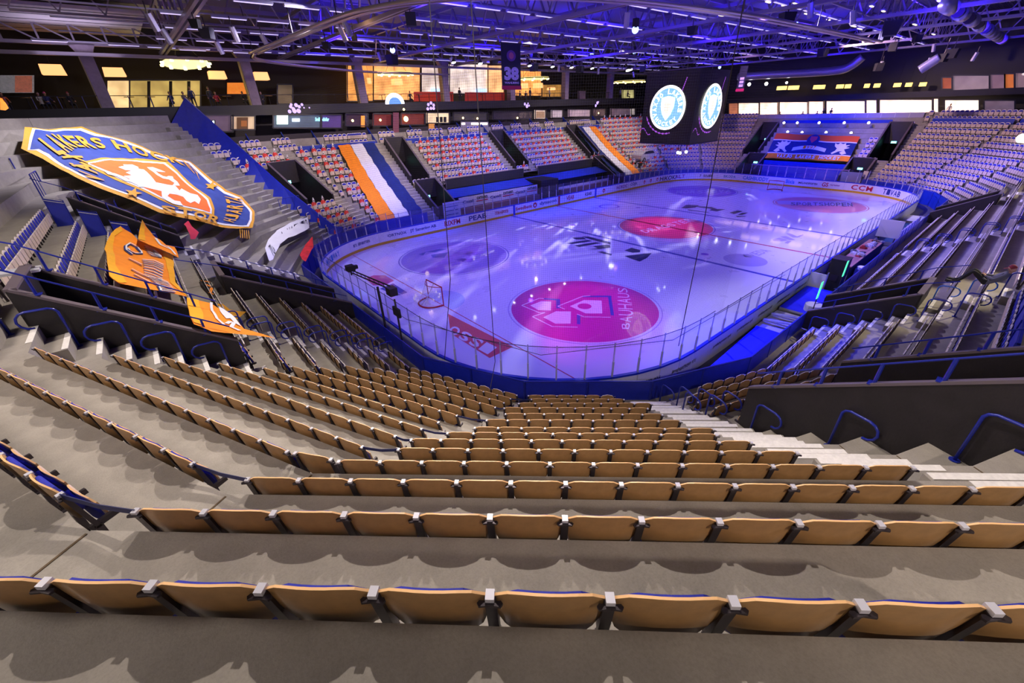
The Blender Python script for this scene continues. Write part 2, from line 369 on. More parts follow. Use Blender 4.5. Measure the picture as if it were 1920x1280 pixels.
# vomitories: sloping parapets, dark well, header
nv = 0
for g, L in OPEN.items():
    for (t0, t1, k0, k1) in L:
        if t1-t0 > 9: continue
        nv += 1
        eo, ei = eK(k0)+.04, (eK(k1+1)+.04 if k1 < 13 else -.8)
        zf = tZ(k1+1) if k1 < 13 else .02
        hx = .38 if g == 15 else 0
        zo, zi = tZ(k0-1)+.82+hx, (tZ(k1)+.72+hx if k1 < 13 else 1.75)
        mb = MB()
        for t, s in ((t0, -1), (t1, 1)):
            th = .16*s
            o = P(g, t-th*.5, 0, 0); n = G[g][0]; a = Vector((n.y, -n.x, 0))
            poly = [(-eo-.1, zf-.3), (-ei, zf-.3), (-ei, zi), (-eo-.1, zo)]
            mb.prism(poly, o, (n.x, n.y, 0), (0, 0, 1), a, th, 0)
            # pale coping
            A, B = P(g, t, eo+.1, zo+.015), P(g, t, ei, zi+.015); mb.beam(A, B, .19, .05, 1, side=a)
        A, B, Cc, D = P(g, t0, eo, 0), P(g, t1, eo, 0), P(g, t1, eo+.16, 0), P(g, t0, eo+.16, 0)
        zt = tZ(k0-1)
        for lo, hi, mi in ((zf+2.15, zt+.8, 0),):
            if hi > lo: mb.add([Vector((q.x, q.y, z)) for z in (lo, hi) for q in (A, B, Cc, D)], ((0, 3, 2, 1), (4, 5, 6, 7), (0, 1, 5, 4), (1, 2, 6, 5), (2, 3, 7, 6), (3, 0, 4, 7)), mi)
        mb.beam(P(g, t0, eo+.08, zt+.82), P(g, t1, eo+.08, zt+.82), .2, .05, 1, side=(G[g][0].x, G[g][0].y, 0))
        # well floor, tunnel sides, back, roof
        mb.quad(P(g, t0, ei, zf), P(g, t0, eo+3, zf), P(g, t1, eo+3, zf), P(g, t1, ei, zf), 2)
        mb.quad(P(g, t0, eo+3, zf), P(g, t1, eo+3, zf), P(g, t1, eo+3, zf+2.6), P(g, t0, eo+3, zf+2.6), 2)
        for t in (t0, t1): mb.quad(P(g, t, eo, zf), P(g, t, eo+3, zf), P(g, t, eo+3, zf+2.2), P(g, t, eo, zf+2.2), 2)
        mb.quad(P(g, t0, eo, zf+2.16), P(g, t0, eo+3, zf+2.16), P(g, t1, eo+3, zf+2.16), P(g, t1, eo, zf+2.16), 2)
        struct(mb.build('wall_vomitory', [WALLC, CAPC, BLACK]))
        # lit exit sign hung in the opening
        if g in (8, 4, 9):
            s = P(g, (t0+t1)/2, eo-.05, zf+2.3); n = G[g][0]; a = Vector((n.y, -n.x, 0)); m2 = MB()
            m2.prism([(-.28, -.12), (.28, -.12), (.28, .12), (-.28, .12)], s, a, (0, 0, 1), (n.x, n.y, 0), .05, 0, 1)
            nm = {8: 'long side', 4: 'far end', 9: 'far left corner'}[g]
            o = m2.build('exit_sign', [mat('exit_sign_face', (.2, .9, .85), .4, emit=3.2, ecol=(.25, 1, .9)), BLACK])
            tag(o, 'small lit turquoise exit sign over the %s stairway opening of the %s stand' % (('first', 'second', 'third', 'fourth', 'fifth', 'sixth', 'seventh', 'eighth', 'ninth', 'tenth', 'eleventh', 'twelfth', 'thirteenth', 'fourteenth', 'fifteenth', 'sixteenth', 'seventeenth')[nv % 17], nm), 'exit sign')
# parapet rails on the near vomitories
def rail_on(g, t, k0, k1, lab, drop=.0, top=.42):
    eo, ei = eK(k0)+.1, (eK(k1+1)+.1 if k1 < 13 else -.6)
    hx = .38 if g == 15 else 0
    zo, zi = tZ(k0-1)+.84+hx, (tZ(k1)+.74+hx if k1 < 13 else 1.77)
    n = G[g][0]; r = thing('guard_rail', lab, 'railing', P(g, t, eo, zo))
    A, B = P(g, t, eo, zo), P(g, t, ei, zi)
    mb = MB(); O = A.copy()
    mb.tube([lerp(A, B, -.28)+Vector((0, 0, top-.2))-O, A+Vector((0, 0, top))-O, B+Vector((0, 0, top))-O], .019, 6)
    mb.build('top_rail', RAIL, r)
    m = int((A-B).length/1.25)+1
    for i in range(m):
        q = lerp(A, B, (i+.35)/m)-O; pb = MB(); pb.tube([q, q+Vector((0, 0, top))], .03, 6); pb.box(q.x-.09, q.y-.09, q.z, q.x+.09, q.y+.09, q.z+.015)
        pb.build('post', RAIL, r)
rail_on(12, 8.95, 3, 6, 'blue rail on the parapet right beside the near left aisle')
rail_on(12, 6.8, 3, 6, 'thin blue rail on the parapet beneath the large orange banner', top=.5)
rail_on(12, -6.8, 3, 6, 'blue rail on the dark parapet below the large crest banner')
rail_on(12, -2.2, 8, 13, 'thin blue rail on the upper dark parapet leading towards the goal')
rail_on(12, .6, 8, 13, 'thin blue rail on the lower dark parapet leading towards the goal')
rail_on(15, -19.3, 4, 8, 'blue rail on the wide dark parapet at the lower right')
rail_on(15, -16.2, 4, 8, 'blue rail on the rear dark parapet at the right edge')
rail_on(0, -15.8, 10, 13, 'blue rail on the parapet beside the right hand steps')
rail_on(0, -13.2, 10, 13, 'blue rail on the parapet behind the blue matted platform')
# ---------------------------------------------------------------- aisles: half steps, white nosings, cane rails
AISLE = {12: [(9.5, 2, 7, 1.1), (5.95, 7, 13, 1.2), (-5.9, 2, 7, 1.2), (-8.3, 7, 13, 1.2)],
         0: [(-16.6, 9, 13, 1.3), (-14.9, 2, 9, 1.2), (-.7, 2, 13, 1.3), (16, 2, 13, 1.3), (10.6, 3, 8, 1.2)],
         8: [(15.9, 1, 8, 1.2), (12.3, 1, 8, 1.2), (.9, 1, 8, 1.2), (-2.6, 1, 8, 1.1), (-13.8, 1, 8, 1.1), (-17.2, 2, 8, 1.1), (15.9, 9, 13, 1.2), (-17.2, 9, 13, 1.1)],
         4: [(9.8, 2, 8, 1.1), (-9.8, 2, 8, 1.1), (8.4, 9, 13, 1.1), (-8.4, 9, 13, 1.1)],
         9: [(14.6, 1, 13, 1.2)]}
F2END = {13: -9.69, 12: -9.5, 11: -9.35, 10: -9.29, 9: -9.29, 8: -9.17, 7: -9.03, 6: -9.2, 5: -9.16, 4: -8.98, 3: -8.35, 2: -8.24}
steps = []
for g, L in AISLE.items():
    for tc, k0, k1, w in L:
        if w: steps += [(g, tc, k, w) for k in range(k0, k1+1)]
steps += [(14, F2END[k]+.9, k, 1.35) for k in range(2, 14)]
steps += [(10, vtx0(10, eK(k)-.2)+.75, k, 1.25) for k in range(-3, 14)]
groups = {}
for g, tc, k, w in steps: groups.setdefault((g, round(tc if g not in (14, 10) else 0)), []).append((g, tc, k, w))
for key, L in groups.items():
    root = None; mb = MB()
    for g, tc, k, w in L:
        eo, z = eK(k)+.04, tZ(k); zu = tZ(k-1) if k > -3 else z+.6; zm = (z+zu)/2
        n = G[g][0]; a = Vector((n.y, -n.x, 0)); nn = Vector((n.x, n.y, 0))
        o = P(g, tc, eo, z)
        mb.prism([(-w/2, 0), (w/2, 0), (w/2, .40), (-w/2, .40)], o, a, nn, (0, 0, 1), zm-z, 0)
        for e_, zz in ((eo-.40, zm), (eo, zu)):
            o2 = P(g, tc, e_+.1, zz+.002); ww = w*.94
            mb.prism([(-ww/2, 0), (ww/2, 0), (ww/2, .105), (-ww/2, .105)], o2, a, nn, (0, 0, 1), .006, 1)
    mb.mesh  # one flight of aisle steps
    o = mb.build('floor_aisle_steps', [CONC, WHITE]); struct(o)
def cane(g, t, k, lab, col=RAIL, flip=1, s=1.0):
    n = G[g][0]; rz = atan2(n.y, n.x)-pi/2
    r = thing('handrail', lab, 'handrail', P(g, t, eK(k)-.38, tZ(k)), rz, 'cane shaped blue handrails in the aisles')
    mb = MB(); pts = [(0, 0, 0), (0, 0, .86*s), (0, -.04, .93*s), (0, -.12, .97*s), (0, -.46, .99*s)]
    for j in range(7):
        a = pi/2+j*pi/6*1.02; pts.append((0, -.46+.19*cos(a), .80*s+.19*sin(a)))
    mb.tube(pts, .024, 8); mb.build('rail', col, r, True)
    fb = MB(); fb.disc((0, 0, 0), .07, 10, t=.015); fb.build('foot_plate', col, r)
    return r
ORD = ['zeroth', 'first', 'second', 'third', 'fourth', 'fifth', 'sixth', 'seventh', 'eighth', 'ninth', 'tenth', 'eleventh', 'twelfth', 'thirteenth', 'fourteenth', 'fifteenth', 'sixteenth', 'seventeenth', 'eighteenth', 'nineteenth', 'twentieth']
ORD += ['twenty-'+x for x in ORD[1:10]]+['thirtieth']+['thirty-'+x for x in ORD[1:10]]+['fortieth']+['forty-'+x for x in ORD[1:10]]+['fiftieth']
DECK = lambda q: 'blue cane handrail, %s up %s' % q
for i, k in enumerate((6, 5, 4, 3, 2)): cane(12, 9.2, k, DECK((ORD[i+1], 'beside the near left parapet')))
for i, k in enumerate((13, 12, 11, 10, 9, 8, 7)):
    cane(12, 5.6, k, DECK((ORD[i+1], 'left of the goal')))
    cane(12, 6.2, k, 'blue cane handrail, lower twin, %s up left of the goal' % ORD[i+1])
for i, k in enumerate((13, 12, 11, 10, 9, 8, 6, 4, 2)):
    cane(15, -18.6 if k > 8 else -19.45, k, DECK((ORD[i+1], 'at the right end of the middle block')))
    if 9 < k < 12: cane(15, -19.1, k, 'blue cane handrail, left twin, %s up right of the middle block' % ORD[i+1])
for i, k in enumerate((13, 12, 11, 10, 9, 8)):
    cane(0, -16.5, k, DECK((ORD[i+1], 'beside the platform parapet')))
    if k < 13:
        cane(0, -.3, k, DECK((ORD[i+1], 'halfway along the right stand')))
        cane(0, -.9, k, 'blue cane handrail, nearer twin, %s up halfway along the right stand' % ORD[i+1])
for i, k in enumerate((9, 8, 7, 6, 5, 4)): cane(0, -14.6, k, DECK((ORD[i+1], 'above the lower right parapet')), mat('bright_blue_rail', (.02, .12, .55), .3) if k > 7 else RAIL)
for i, k in enumerate((7, 5, 3)): cane(15, -14.6, k, DECK((ORD[i+1], 'beyond the wide lower right parapet')))
for i, k in enumerate((10, 8, 6)): cane(0, 15.6, k, DECK((ORD[i+1], 'at the far end of the right stand')))
# ---------------------------------------------------------------- seats
def shell(w0, w1, z0, z1, y0, lean, curve, th, n=8, m=4, arch=.03, cr=.10):
    """curved plywood sheet; returns front and back vertex grids"""
    F, B = [], []
    for i in range(m+1):
        v = i/m; z = lerp(z0, z1, v); rf, rb = [], []
        for j in range(n+1):
            u = j/n*2-1
            hw = lerp(w0, w1, min(1, v*2.2))/2
            x = u*hw; zz = z+(arch*(1-u*u)*v)-(cr*.35*max(0, abs(u)-.7)/.3*v)+(cr*max(0, abs(u)-.6)/.4*(1-v)*.6)
            y = y0-lean*v-curve*(1-u*u)
            rf.append(Vector((x, y+th, zz))); rb.append(Vector((x, y, zz)))
        F.append(rf); B.append(rb)
    return F, B
def sheet(mb, F, B, mf, mbk, me):
    mb.grid(F, mf, True); mb.grid(B, mbk)
    m, n = len(F)-1, len(F[0])-1
    for j in range(n):
        mb.quad(F[m][j], F[m][j+1], B[m][j+1], B[m][j], me); mb.quad(B[0][j], B[0][j+1], F[0][j+1], F[0][j], me)
    for i in range(m):
        mb.quad(B[i][0], F[i][0], F[i+1][0], B[i+1][0], me); mb.quad(F[i][n], B[i][n], B[i+1][n], F[i+1][n], me)
def seat_meshes():
    M = {}
    b = MB(); F, B = shell(.40, .468, .40, .785, .045, .04, .035, .013); sheet(b, F, B, 0, 0, 1); M['backrest'] = b.mesh('backrest', [PLY, PLYE], True)
    b = MB(); F, B = shell(.33, .40, .44, .755, .059, .04, .030, .02, 6, 3); sheet(b, F, B, 0, 0, 0); M['back_pad'] = b.mesh('back_pad', [PAD], True)
    b = MB(); F, B = shell(.40, .44, .25, .55, .155, .03, .03, .013); sheet(b, F, B, 0, 0, 1); M['seat_pan'] = b.mesh('seat_pan', [PLYF, PLYE], True)
    b = MB(); F, B = shell(.35, .39, .28, .52, .128, .03, .03, .022, 6, 3); sheet(b, F, B, 0, 0, 0); M['seat_pad'] = b.mesh('seat_pad', [PAD], True)
    b = MB(); b.beam((0, .06, .0), (0, .06, .36), .05, .05); b.beam((0, .06, .34), (0, .002, .745), .032, .05)
    b.beam((0, .01, .36), (0, .2, .37), .03, .05)
    for s in (-1, 1): b.prism([(0, -.009), (.046, -.015), (.055, 0), (.046, .012), (0, .009)], (0, -.02, .728), (s, 0, 0), (0, 1, 0), (0, 0, 1), .012)
    b.box(-.06, -.03, 0, .06, .1, .012); M['stanchion'] = b.mesh('stanchion', [STEEL])
    b = MB(); b.box(-.019, -.022, .744, .019, .024, .768); M['cap'] = b.mesh('cap', [CAP])
    b = MB(); b.box(-.05, -.02, .015, .02, .05, .05); b.beam((-.03, .03, .03), (-.03, -.03, .12), .04, .012); M['foot_bracket'] = b.mesh('foot_bracket', [CAP])
    return M
SM = seat_meshes()
def seat_thing(loc, rz, label, last, group):
    r = thing('tip_up_seat', label, 'seat', loc, rz, group)
    def put(n, x=0, par=None):
        o = bpy.data.objects.new(n, SM[n]); COL.objects.link(o); o.parent = par or r; o.location = (x, 0, 0); return o
    bk = put('backrest'); put('back_pad', par=bk); pn = put('seat_pan'); put('seat_pad', par=pn)
    for x in ((-.25, .25) if last else (-.25,)):
        s = put('stanchion', x); put('cap', 0, s); put('foot_bracket', 0, s)
    return r
PH = {0: -2.1926, 1: -2.3027, 2: -1.7216, 3: -1.8269, 4: -1.4457, 5: -1.5534, 13: .283, 12: .398, 11: .021, 10: .141, 9: .246, 8: -.136, 7: -.78, 6: -1.16}
AC = CAM.x*.7337-CAM.y*.6794*-1*-1 if False else CAM.x*.7337+(-.6794)*CAM.y
SEATS = []   # g, k, t, last
F2S = {0: -.5, 1: -.5, 2: -1, 3: -.5, 4: -.5, 5: -.5, 6: -.5, 7: -.5, 8: -1, 9: -1, 10: -1, 11: -.5, 12: -.5, 13: -.5}
PH3 = {1: .10, 2: -.15, 3: -.12, 4: .12, 5: -.60, 6: -2.86, 7: -3.13, 8: -1.14}
SPC = {13: .52}
def fill(g, k, c, d, phase=None):
    if g == 13:
        end = d
        if k in PH3: end = PH3[k]+int((d-PH3[k]+.06)/.52)*.52 if d >= PH3[k]-.06 else PH3[k]-math.ceil((PH3[k]-d-.06)/.52)*.52
        n = int((end-c)/.52)
        for i in range(n): SEATS.append((g, k, end-.26-(n-1-i)*.52, i == n-1))
        return
    if phase is not None:
        c = phase+math.ceil((c-phase)/.5-.02)*.5; n = int((d-c)/.5+.02)
    else:
        n = int((d-c)/.5+1e-6); c = c+((d-c)-n*.5)*(1 if g == 13 else .5)
    for i in range(n): SEATS.append((g, k, c+.25+i*.5, i == n-1))
def noseat(g, k):
    H = [(o[0]-.1, o[1]+.1) for o in OPEN.get(g, []) if o[2] <= k <= o[3]]
    H += [(tc-w/2-.03, tc+w/2+.03) for tc, k0, k1, w in AISLE.get(g, []) if k0 <= k <= k1]
    return H
for g in range(16):
    for k in range(-1, 14):
        if g in (10, 11): continue                       # standing terrace
        if k < 0: continue
        e = eK(k); c, d = vtx0(g, e)+.10, vtx(g, e)-.10; H = noseat(g, k); ph = None
        if g == 12:
            H += [(-40, -6.8), (6.6, 8.95)] if k < 7 else [(-40, -6.8)]
            if k >= 8: H += [(-40, .8)]
            if k == 7: H += [(-40, -4.2)]
            if k < 2 : H += [(-40, 40)]
            H += [(-6.6, -4.1)]
            if k < 7: H += [(8.9, 10.05)]
        if g == 13 and k == 0: H += [(.9, 40)]
        if g == 14:
            ph = AC+PH[k]; d = F2END.get(k, d); c = ph+F2S[k]-.01
            if k < 2: d = -5.4
        if g == 15:
            H += [(-60, {13: -17.33, 12: -18.49, 11: -19.12, 10: -19.37, 9: -19.6, 8: -19.84}.get(k, -19.9))]
            if k < 8: H += [(-60, -15.2)]
        if g == 0:
            if k < 7: H += [(-60, -11)]
            if k >= 9: H += [(-17.3, -13.1)]
        if g == 8:
            if k in (0, 1):                                # boxes of four seats
                keep = [(x0, x0+2.0) for x0 in (-31, -28, -24.6, -21.6, -13.2, -10.2, -6.6, -3.2, .9, 3.8, 6.6, 9.6, 13.2, 16.6, 24, 27.5)]
                if k == 0: keep = [(a, b) for a, b in keep]+[(17.2, 21.5), (-20.8, -16.6)]
                for a, b in keep:
                    if c < a and b < d: fill(g, k, a+(.35 if k else 0), b+.02+(.35 if k else 0))
                continue
            H += [(16.4, 20.8), (-21.2, -16.5)]             # tricolour cloths lie here
        if g == 9 and k < 2:
            for a in (13.0, 16.2, 19.4):
                fill(g, k, a, a+2.02)
            continue
        if g == 4:
            if k < 2: H += [(-9.7, 11.6)]
            elif k < 5: H += [(-6.7, 6.8)]
            elif k < 10: H += [(-5.3, 6.4)]
        if g == 9:
            H += [(15.2, 30)] if 4 <= k <= 8 else []
        for c2, d2 in cut(c, d, H): fill(g, k, c2, d2, ph)
def seat_pose(s):
    g, k, t, last = s; n = G[g][0]; return P(g, t, eK(k), tZ(k)), atan2(n.y, n.x)-pi/2
seen = [s for s in SEATS if on_screen(seat_pose(s)[0]+Vector((0, 0, .7)), 230) and s[0] in (12, 13, 14, 15, 0)]
seen.sort(key=lambda s: (seat_pose(s)[0]-CAM).length)
NEAR = seen[:300]; nset = set((s[0], s[1], round(s[2], 3)) for s in NEAR)
cnt = {}
for s in sorted(NEAR, key=lambda s: (s[0], s[1], s[2])):
    g, k, t, last = s; cnt[(g, k)] = cnt.get((g, k), 0)+1
    loc, rz = seat_pose(s)
    blk = {14: 'middle block', 13: 'left corner block', 15: 'right corner block', 12: 'end block', 0: 'long side block'}[g]
    seat_thing(loc, rz, 'plywood tip-up seat, %s from left in %s row up from the rink, %s' % (ORD[cnt[(g, k)]], ORD[14-k], blk), last,
               'folded plywood seats of the near stands')
seat_thing(P(14, 0, 0)*0+uz(586, 854, ZT[3])-Vector((0, 0, .77)), radians(-54)+0, 'single plywood seat filling the bend between left and middle blocks, fourth row down', True, 'folded plywood seats of the near stands')
for k in (1, 2, 4, 5, 6, 8, 10, 12):
    L3 = [s for s in SEATS if s[0] == 13 and s[1] == k]; L2 = [s for s in SEATS if s[0] == 14 and s[1] == k]
    a = P(13, max(s[2] for s in L3)+.26, eK(k), ZT[k]-.02); b = P(14, min(s[2] for s in L2)-.25, eK(k), ZT[k]-.02)
    mb = MB(); m_ = (a+b)/2-Vector((0, 0, .03)); mb.beam(a, m_, .006, .05); mb.beam(m_, b, .006, .05)
    tag(mb.build('webbing_strap', mat('navy_webbing', (.008, .012, .10), .6)), 'navy webbing strap joining the end seats across the bend, %s row up' % ORD[14-k], 'strap')
# everything further off: one object
def lo_seat(mb, loc, rz, last):
    R = Matrix.Rotation(rz, 3, 'Z'); T_ = lambda x, y, z: loc+R @ Vector((x, y, z))
    arch = [(-.20, .40), (.20, .40), (.235, .68), (.17, .785), (0, .82), (-.17, .785), (-.235, .68)]
    ins = [(-.165, .44), (.165, .44), (.19, .66), (.13, .745), (0, .77), (-.13, .745), (-.19, .66)]
    mb.prism(arch, T_(0, .05, 0), R @ Vector((1, 0, 0)), R @ Vector((0, -.06, .998)), R @ Vector((0, -1, 0)), .02, 1, 1)
    mb.add([T_(x, .065-z*.06, z) for x, z in ins], [tuple(range(7))], 2); mb.add([T_(x*.97, .024-z*.06, z) for x, z in arch], [tuple(range(6, -1, -1))], 4)
    mb.prism([(-.21, .26), (.21, .26), (.215, .60), (-.215, .60)], T_(0, .17, 0), R @ Vector((1, 0, 0)), R @ Vector((0, -.02, 1)), R @ Vector((0, -1, 0)), .03, 0, 1)
    for x in ((-.25, .25) if last else (-.25,)): mb.beam(T_(x, .03, 0), T_(x, -.03, .76), .035, .05, 3)
far = MB(); nf = 0
for s in SEATS:
    if (s[0], s[1], round(s[2], 3)) in nset: continue
    loc, rz = seat_pose(s)
    if not on_screen(loc+Vector((0, 0, .7)), 120): continue
    lo_seat(far, loc, rz, s[3]); nf += 1
o = far.build('tip_up_seats', [mat('painted_bright_lit_underside', (.62, .50, .44), .5), RIM, PAD, STEEL, PLY])  # paler copies of the seat wood, brighter stand light put into the colour
tag(o, 'rows of folded pale tip-up seats with blue pads filling the distant stands', 'seats', kind='stuff')
print('SEATS', len(SEATS), 'near', len(NEAR), 'far', nf)
# ---------------------------------------------------------------- rink
HX, HY, RR = 30.3, 14.83, 8.4
def rink_path(off=0, n=10):
    """counterclockwise rounded rectangle, offset outward"""
    out = []; r = RR+off
    for cx, cy, a0 in ((HX-RR, HY-RR, 0), (-HX+RR, HY-RR, 90), (-HX+RR, -HY+RR, 180), (HX-RR, -HY+RR, 270)):
        for i in range(n+1):
            a = radians(a0+90*i/n); out.append((cx+r*cos(a), cy+r*sin(a)))
    return out
ice = mat('ice', (.74, .76, .93), .32, spec=.5, coat=.6)
ice.node_tree.nodes['Principled BSDF'].inputs['Coat Roughness'].default_value = .06
nt = ice.node_tree; tc = nt.nodes.new('ShaderNodeTexCoord'); nz = nt.nodes.new('ShaderNodeTexNoise'); nz.inputs['Scale'].default_value = .7; nz.inputs['Detail'].default_value = 5
rp = nt.nodes.new('ShaderNodeMapRange'); rp.inputs['To Min'].default_value = .2; rp.inputs['To Max'].default_value = .42
nt.links.new(tc.outputs['Object'], nz.inputs['Vector']); nt.links.new(nz.outputs['Fac'], rp.inputs['Value']); nt.links.new(rp.outputs[0], nt.nodes['Principled BSDF'].inputs['Roughness'])
mb = MB(); mb.add([(x, y, 0) for x, y in rink_path(0)], [tuple(range(44))])
o = mb.build('floor_ice', ice); struct(o)
def icep(name, col): return mat(name, col, .3, spec=.5, coat=.5)
I_BLUE = icep('ice_blue_line', (.05, .06, .42)); I_RED = icep('ice_red_line', (.5, .05, .10)); I_MAG = icep('ice_magenta', (.60, .01, .34))
I_PINK = icep('ice_pink_red', (.80, .10, .26)); I_VIO = icep('ice_violet', (.33, .25, .66)); I_PUR = icep('ice_purple', (.25, .10, .62)); I_NAVY = icep('ice_navy', (.012, .012, .12))
I_WHT = icep('ice_white', (.85, .85, .92)); I_LIL = icep('ice_lilac', (.42, .38, .72)); I_ORG = icep('ice_red_panel', (.72, .10, .12)); I_ROSE = icep('ice_rose', (.62, .22, .36)); I_CRE = icep('ice_crease', (.45, .55, .85))
def icemark(name, mb, m, label, cat='ice marking', group=None):
    o = mb.build(name, m); return tag(o, label, cat, group)
lines = [(-7.14, .3, I_BLUE, 'near blue line painted across the ice'), (0, .3, I_RED, 'red centre line painted across the ice'), (7.14, .3, I_BLUE, 'far blue line painted across the ice')]
for x, w, m, lab in lines:
    w = .16 if x else .12
    mb = MB(); mb.box(x-w, -HY+.02, .001, x+w, HY-.02, .004); icemark('ice_line', mb, m, lab)
for s in (-1, 1):
    mb = MB(); mb.box(s*26-.03, -13.6, .001, s*26+.03, 13.6, .004); icemark('goal_line', mb, I_RED, '%s thin red goal line on the ice' % ('near' if s < 0 else 'far'))
    mb = MB(); n = 14; pts = [(0, 1.83*cos(pi*i/n), 1.83*sin(pi*i/n)) for i in range(n+1)]
    mb.add([(s*26-s*q[2], q[1], .003) for q in pts], [tuple(range(n+1))]); icemark('goal_crease', mb, I_CRE, 'pale blue half round crease before the %s goal' % ('near' if s < 0 else 'far'))
def ring(mb, cx, cy, r, w, z=.006, mi=0, n=64):
    vs_ = []
    for i in range(n): a = 2*pi*i/n; vs_ += [(cx+(r-w)*cos(a), cy+(r-w)*sin(a), z), (cx+(r+w)*cos(a), cy+(r+w)*sin(a), z)]
    mb.add(vs_, [(2*i, 2*i+1, (2*i+3) % (2*n), (2*i+2) % (2*n)) for i in range(n)], mi)
def logo_disc(cx, cy, m, ringm, lab, extra=None, mats=()):
    mb = MB(); mb.disc((cx, cy, .004), 4.32, 64, mi=0); ring(mb, cx, cy, 4.5, .035, mi=1)
    if extra: extra(mb)
    return icemark('faceoff_circle', mb, [m, ringm]+list(mats), lab, 'faceoff circle')
Z1 = .009
def flat(px, z=Z1): return [uz(u, v, z) for u, v in px]
def sub(px, ox, oy, s): return [(ox+x/s, oy+y/s) for x, y in px]
def houses(mb):
    s = 4.2; O = (940, 510)
    for pts in ([(228, 262), (315, 228), (392, 232), (390, 302), (290, 298)], [(330, 355), (430, 308), (548, 310), (545, 405), (425, 405)], [(540, 268), (650, 220), (790, 224), (795, 325), (665, 325)]):
        mb.add(flat(sub(pts, *O, s)), [tuple(range(len(pts)))], 2)
    for pts in ([(160, 262), (300, 205), (335, 208)], [(160, 262), (300, 320), (345, 318)], [(245, 350), (345, 318)], [(245, 350), (400, 428), (600, 433)], [(445, 268), (640, 190), (700, 186)], [(445, 268), (500, 292)], [(595, 330), (650, 352), (860, 355)], [(730, 250), (785, 236)], [(730, 250), (780, 268)]):
        q = flat(sub(pts, *O, s), .011)
        for a, b in zip(q, q[1:]): mb.beam(a, b, .07, .004, 3)
    for pts in ([(335, 205), (462, 212), (465, 285), (432, 285), (432, 222), (335, 214)], [(595, 335), (622, 340), (622, 412), (595, 408)], [(840, 195), (865, 195), (888, 340), (862, 340)], [(640, 185), (865, 185), (868, 197), (640, 197)]):
        mb.add(flat(sub(pts, *O, s)), [tuple(range(len(pts)))], 4)
    c = uz(940+655/s, 510+268/s, .012); mb.disc(c, .42, 20, mi=0)
    lo = flat(sub([(1002, 452), (1040, 330), (1025, 230), (985, 125)], *O, s), .012); up = flat(sub([(955, 452), (925, 335), (915, 230), (918, 120)], *O, s), .012)
    strip_text(mb, 'BAUHAUS', [tuple(q) for q in lo], [tuple(q) for q in up], 3, .0)
logo_disc(-20, -7, I_MAG, I_LIL, 'big magenta faceoff circle with white house shapes and the word BAUHAUS', houses, (I_WHT, I_WHT, I_BLUE))
def leftc(mb):
    s = 5.6; O = (740, 440)
    for pts in ([(260, 400), (440, 300), (640, 185), (830, 95), (900, 110), (870, 170), (700, 300), (560, 405)], [(620, 185), (960, 175), (900, 215), (640, 205)], [(660, 255), (840, 245), (800, 290), (640, 270)]):
        mb.add(flat(sub(pts, *O, s)), [tuple(range(len(pts)))], 2)
    for pts in ([(250, 205), (330, 180), (300, 215)], [(330, 180), (470, 150), (560, 150), (420, 185)], [(380, 210), (560, 185), (520, 240), (400, 240)]):
        mb.add(flat(sub(pts, *O, s)), [tuple(range(len(pts)))], 3)
logo_disc(-20, 7, I_VIO, I_BLUE, 'pale violet faceoff circle beyond the near goal, to its left', leftc, (I_PUR, I_BLUE))
def midc(mb):
    q = [uz(1180, 443, Z1), uz(1300, 411, Z1)]; q2 = [uz(1172, 432, Z1), uz(1292, 402, Z1)]
    strip_text(mb, 'DRAGSTER', [tuple(uz(1210, 437, Z1)), tuple(uz(1304, 414, Z1))], [tuple(uz(1198, 432, Z1)), tuple(uz(1290, 409, Z1))], 2)
logo_disc(0, 0, I_PINK, I_BLUE, 'pink red centre circle with small white lettering', midc, (I_WHT,))
def farc(mb): strip_text(mb, 'MORSSIVA', [tuple(uz(1266, 363, Z1)), tuple(uz(1372, 361, Z1))], [tuple(uz(1268, 357, Z1)), tuple(uz(1372, 355, Z1))], 2)
logo_disc(20, 7, I_PUR, I_BLUE, 'purple faceoff circle at the far left of the ice', farc, (I_LIL,))
def farr(mb):
    a = MB(); q = [uz(1455, 376, Z1), uz(1460, 383, Z1), uz(1600, 386, Z1), uz(1596, 377, Z1)]; mb.add(q, [(0, 1, 2, 3)], 2)
    strip_text(mb, 'SPORTSHOPEN', [tuple(uz(1482, 385, .012)), tuple(uz(1600, 387, .012))], [tuple(uz(1482, 379, .012)), tuple(uz(1598, 380, .012))], 3)
logo_disc(20, -7, I_ROSE, I_RED, 'rose red faceoff circle with dark lettering at the far right of the ice', farr, (I_LIL, I_NAVY))
# lettering and emblems under the ice
def polys(name, plist, m, label, O=(0, 0), s=1, z=.008):
    mb = MB()
    for pts in plist: mb.add(flat(sub(pts, *O, s), z), [tuple(range(len(pts)))])
    return icemark(name, mb, m, label, 'ice logo')
polys('league_emblem', [[(1060, 440), (1290, 405), (1340, 418), (1120, 450)], [(1120, 380), (1240, 375), (1280, 400), (1160, 400)], [(1225, 370), (1300, 367), (1540, 430), (1540, 455), (1380, 415)],
      [(1140, 465), (1380, 430), (1440, 438), (1200, 482)], [(1290, 510), (1400, 495), (1350, 475), (1500, 455), (1535, 462), (1540, 490), (1430, 505)], [(1395, 535), (1450, 530), (1560, 560), (1545, 575)],
      [(1690, 520), (1770, 490), (1862, 515), (1862, 540), (1780, 545)], [(1690, 580), (1900, 555), (1990, 548), (1940, 600), (1860, 640), (1780, 615)]], I_NAVY, 'large dark angular league emblem on the near ice, left of the bright glare', (880, 380), 5.819)
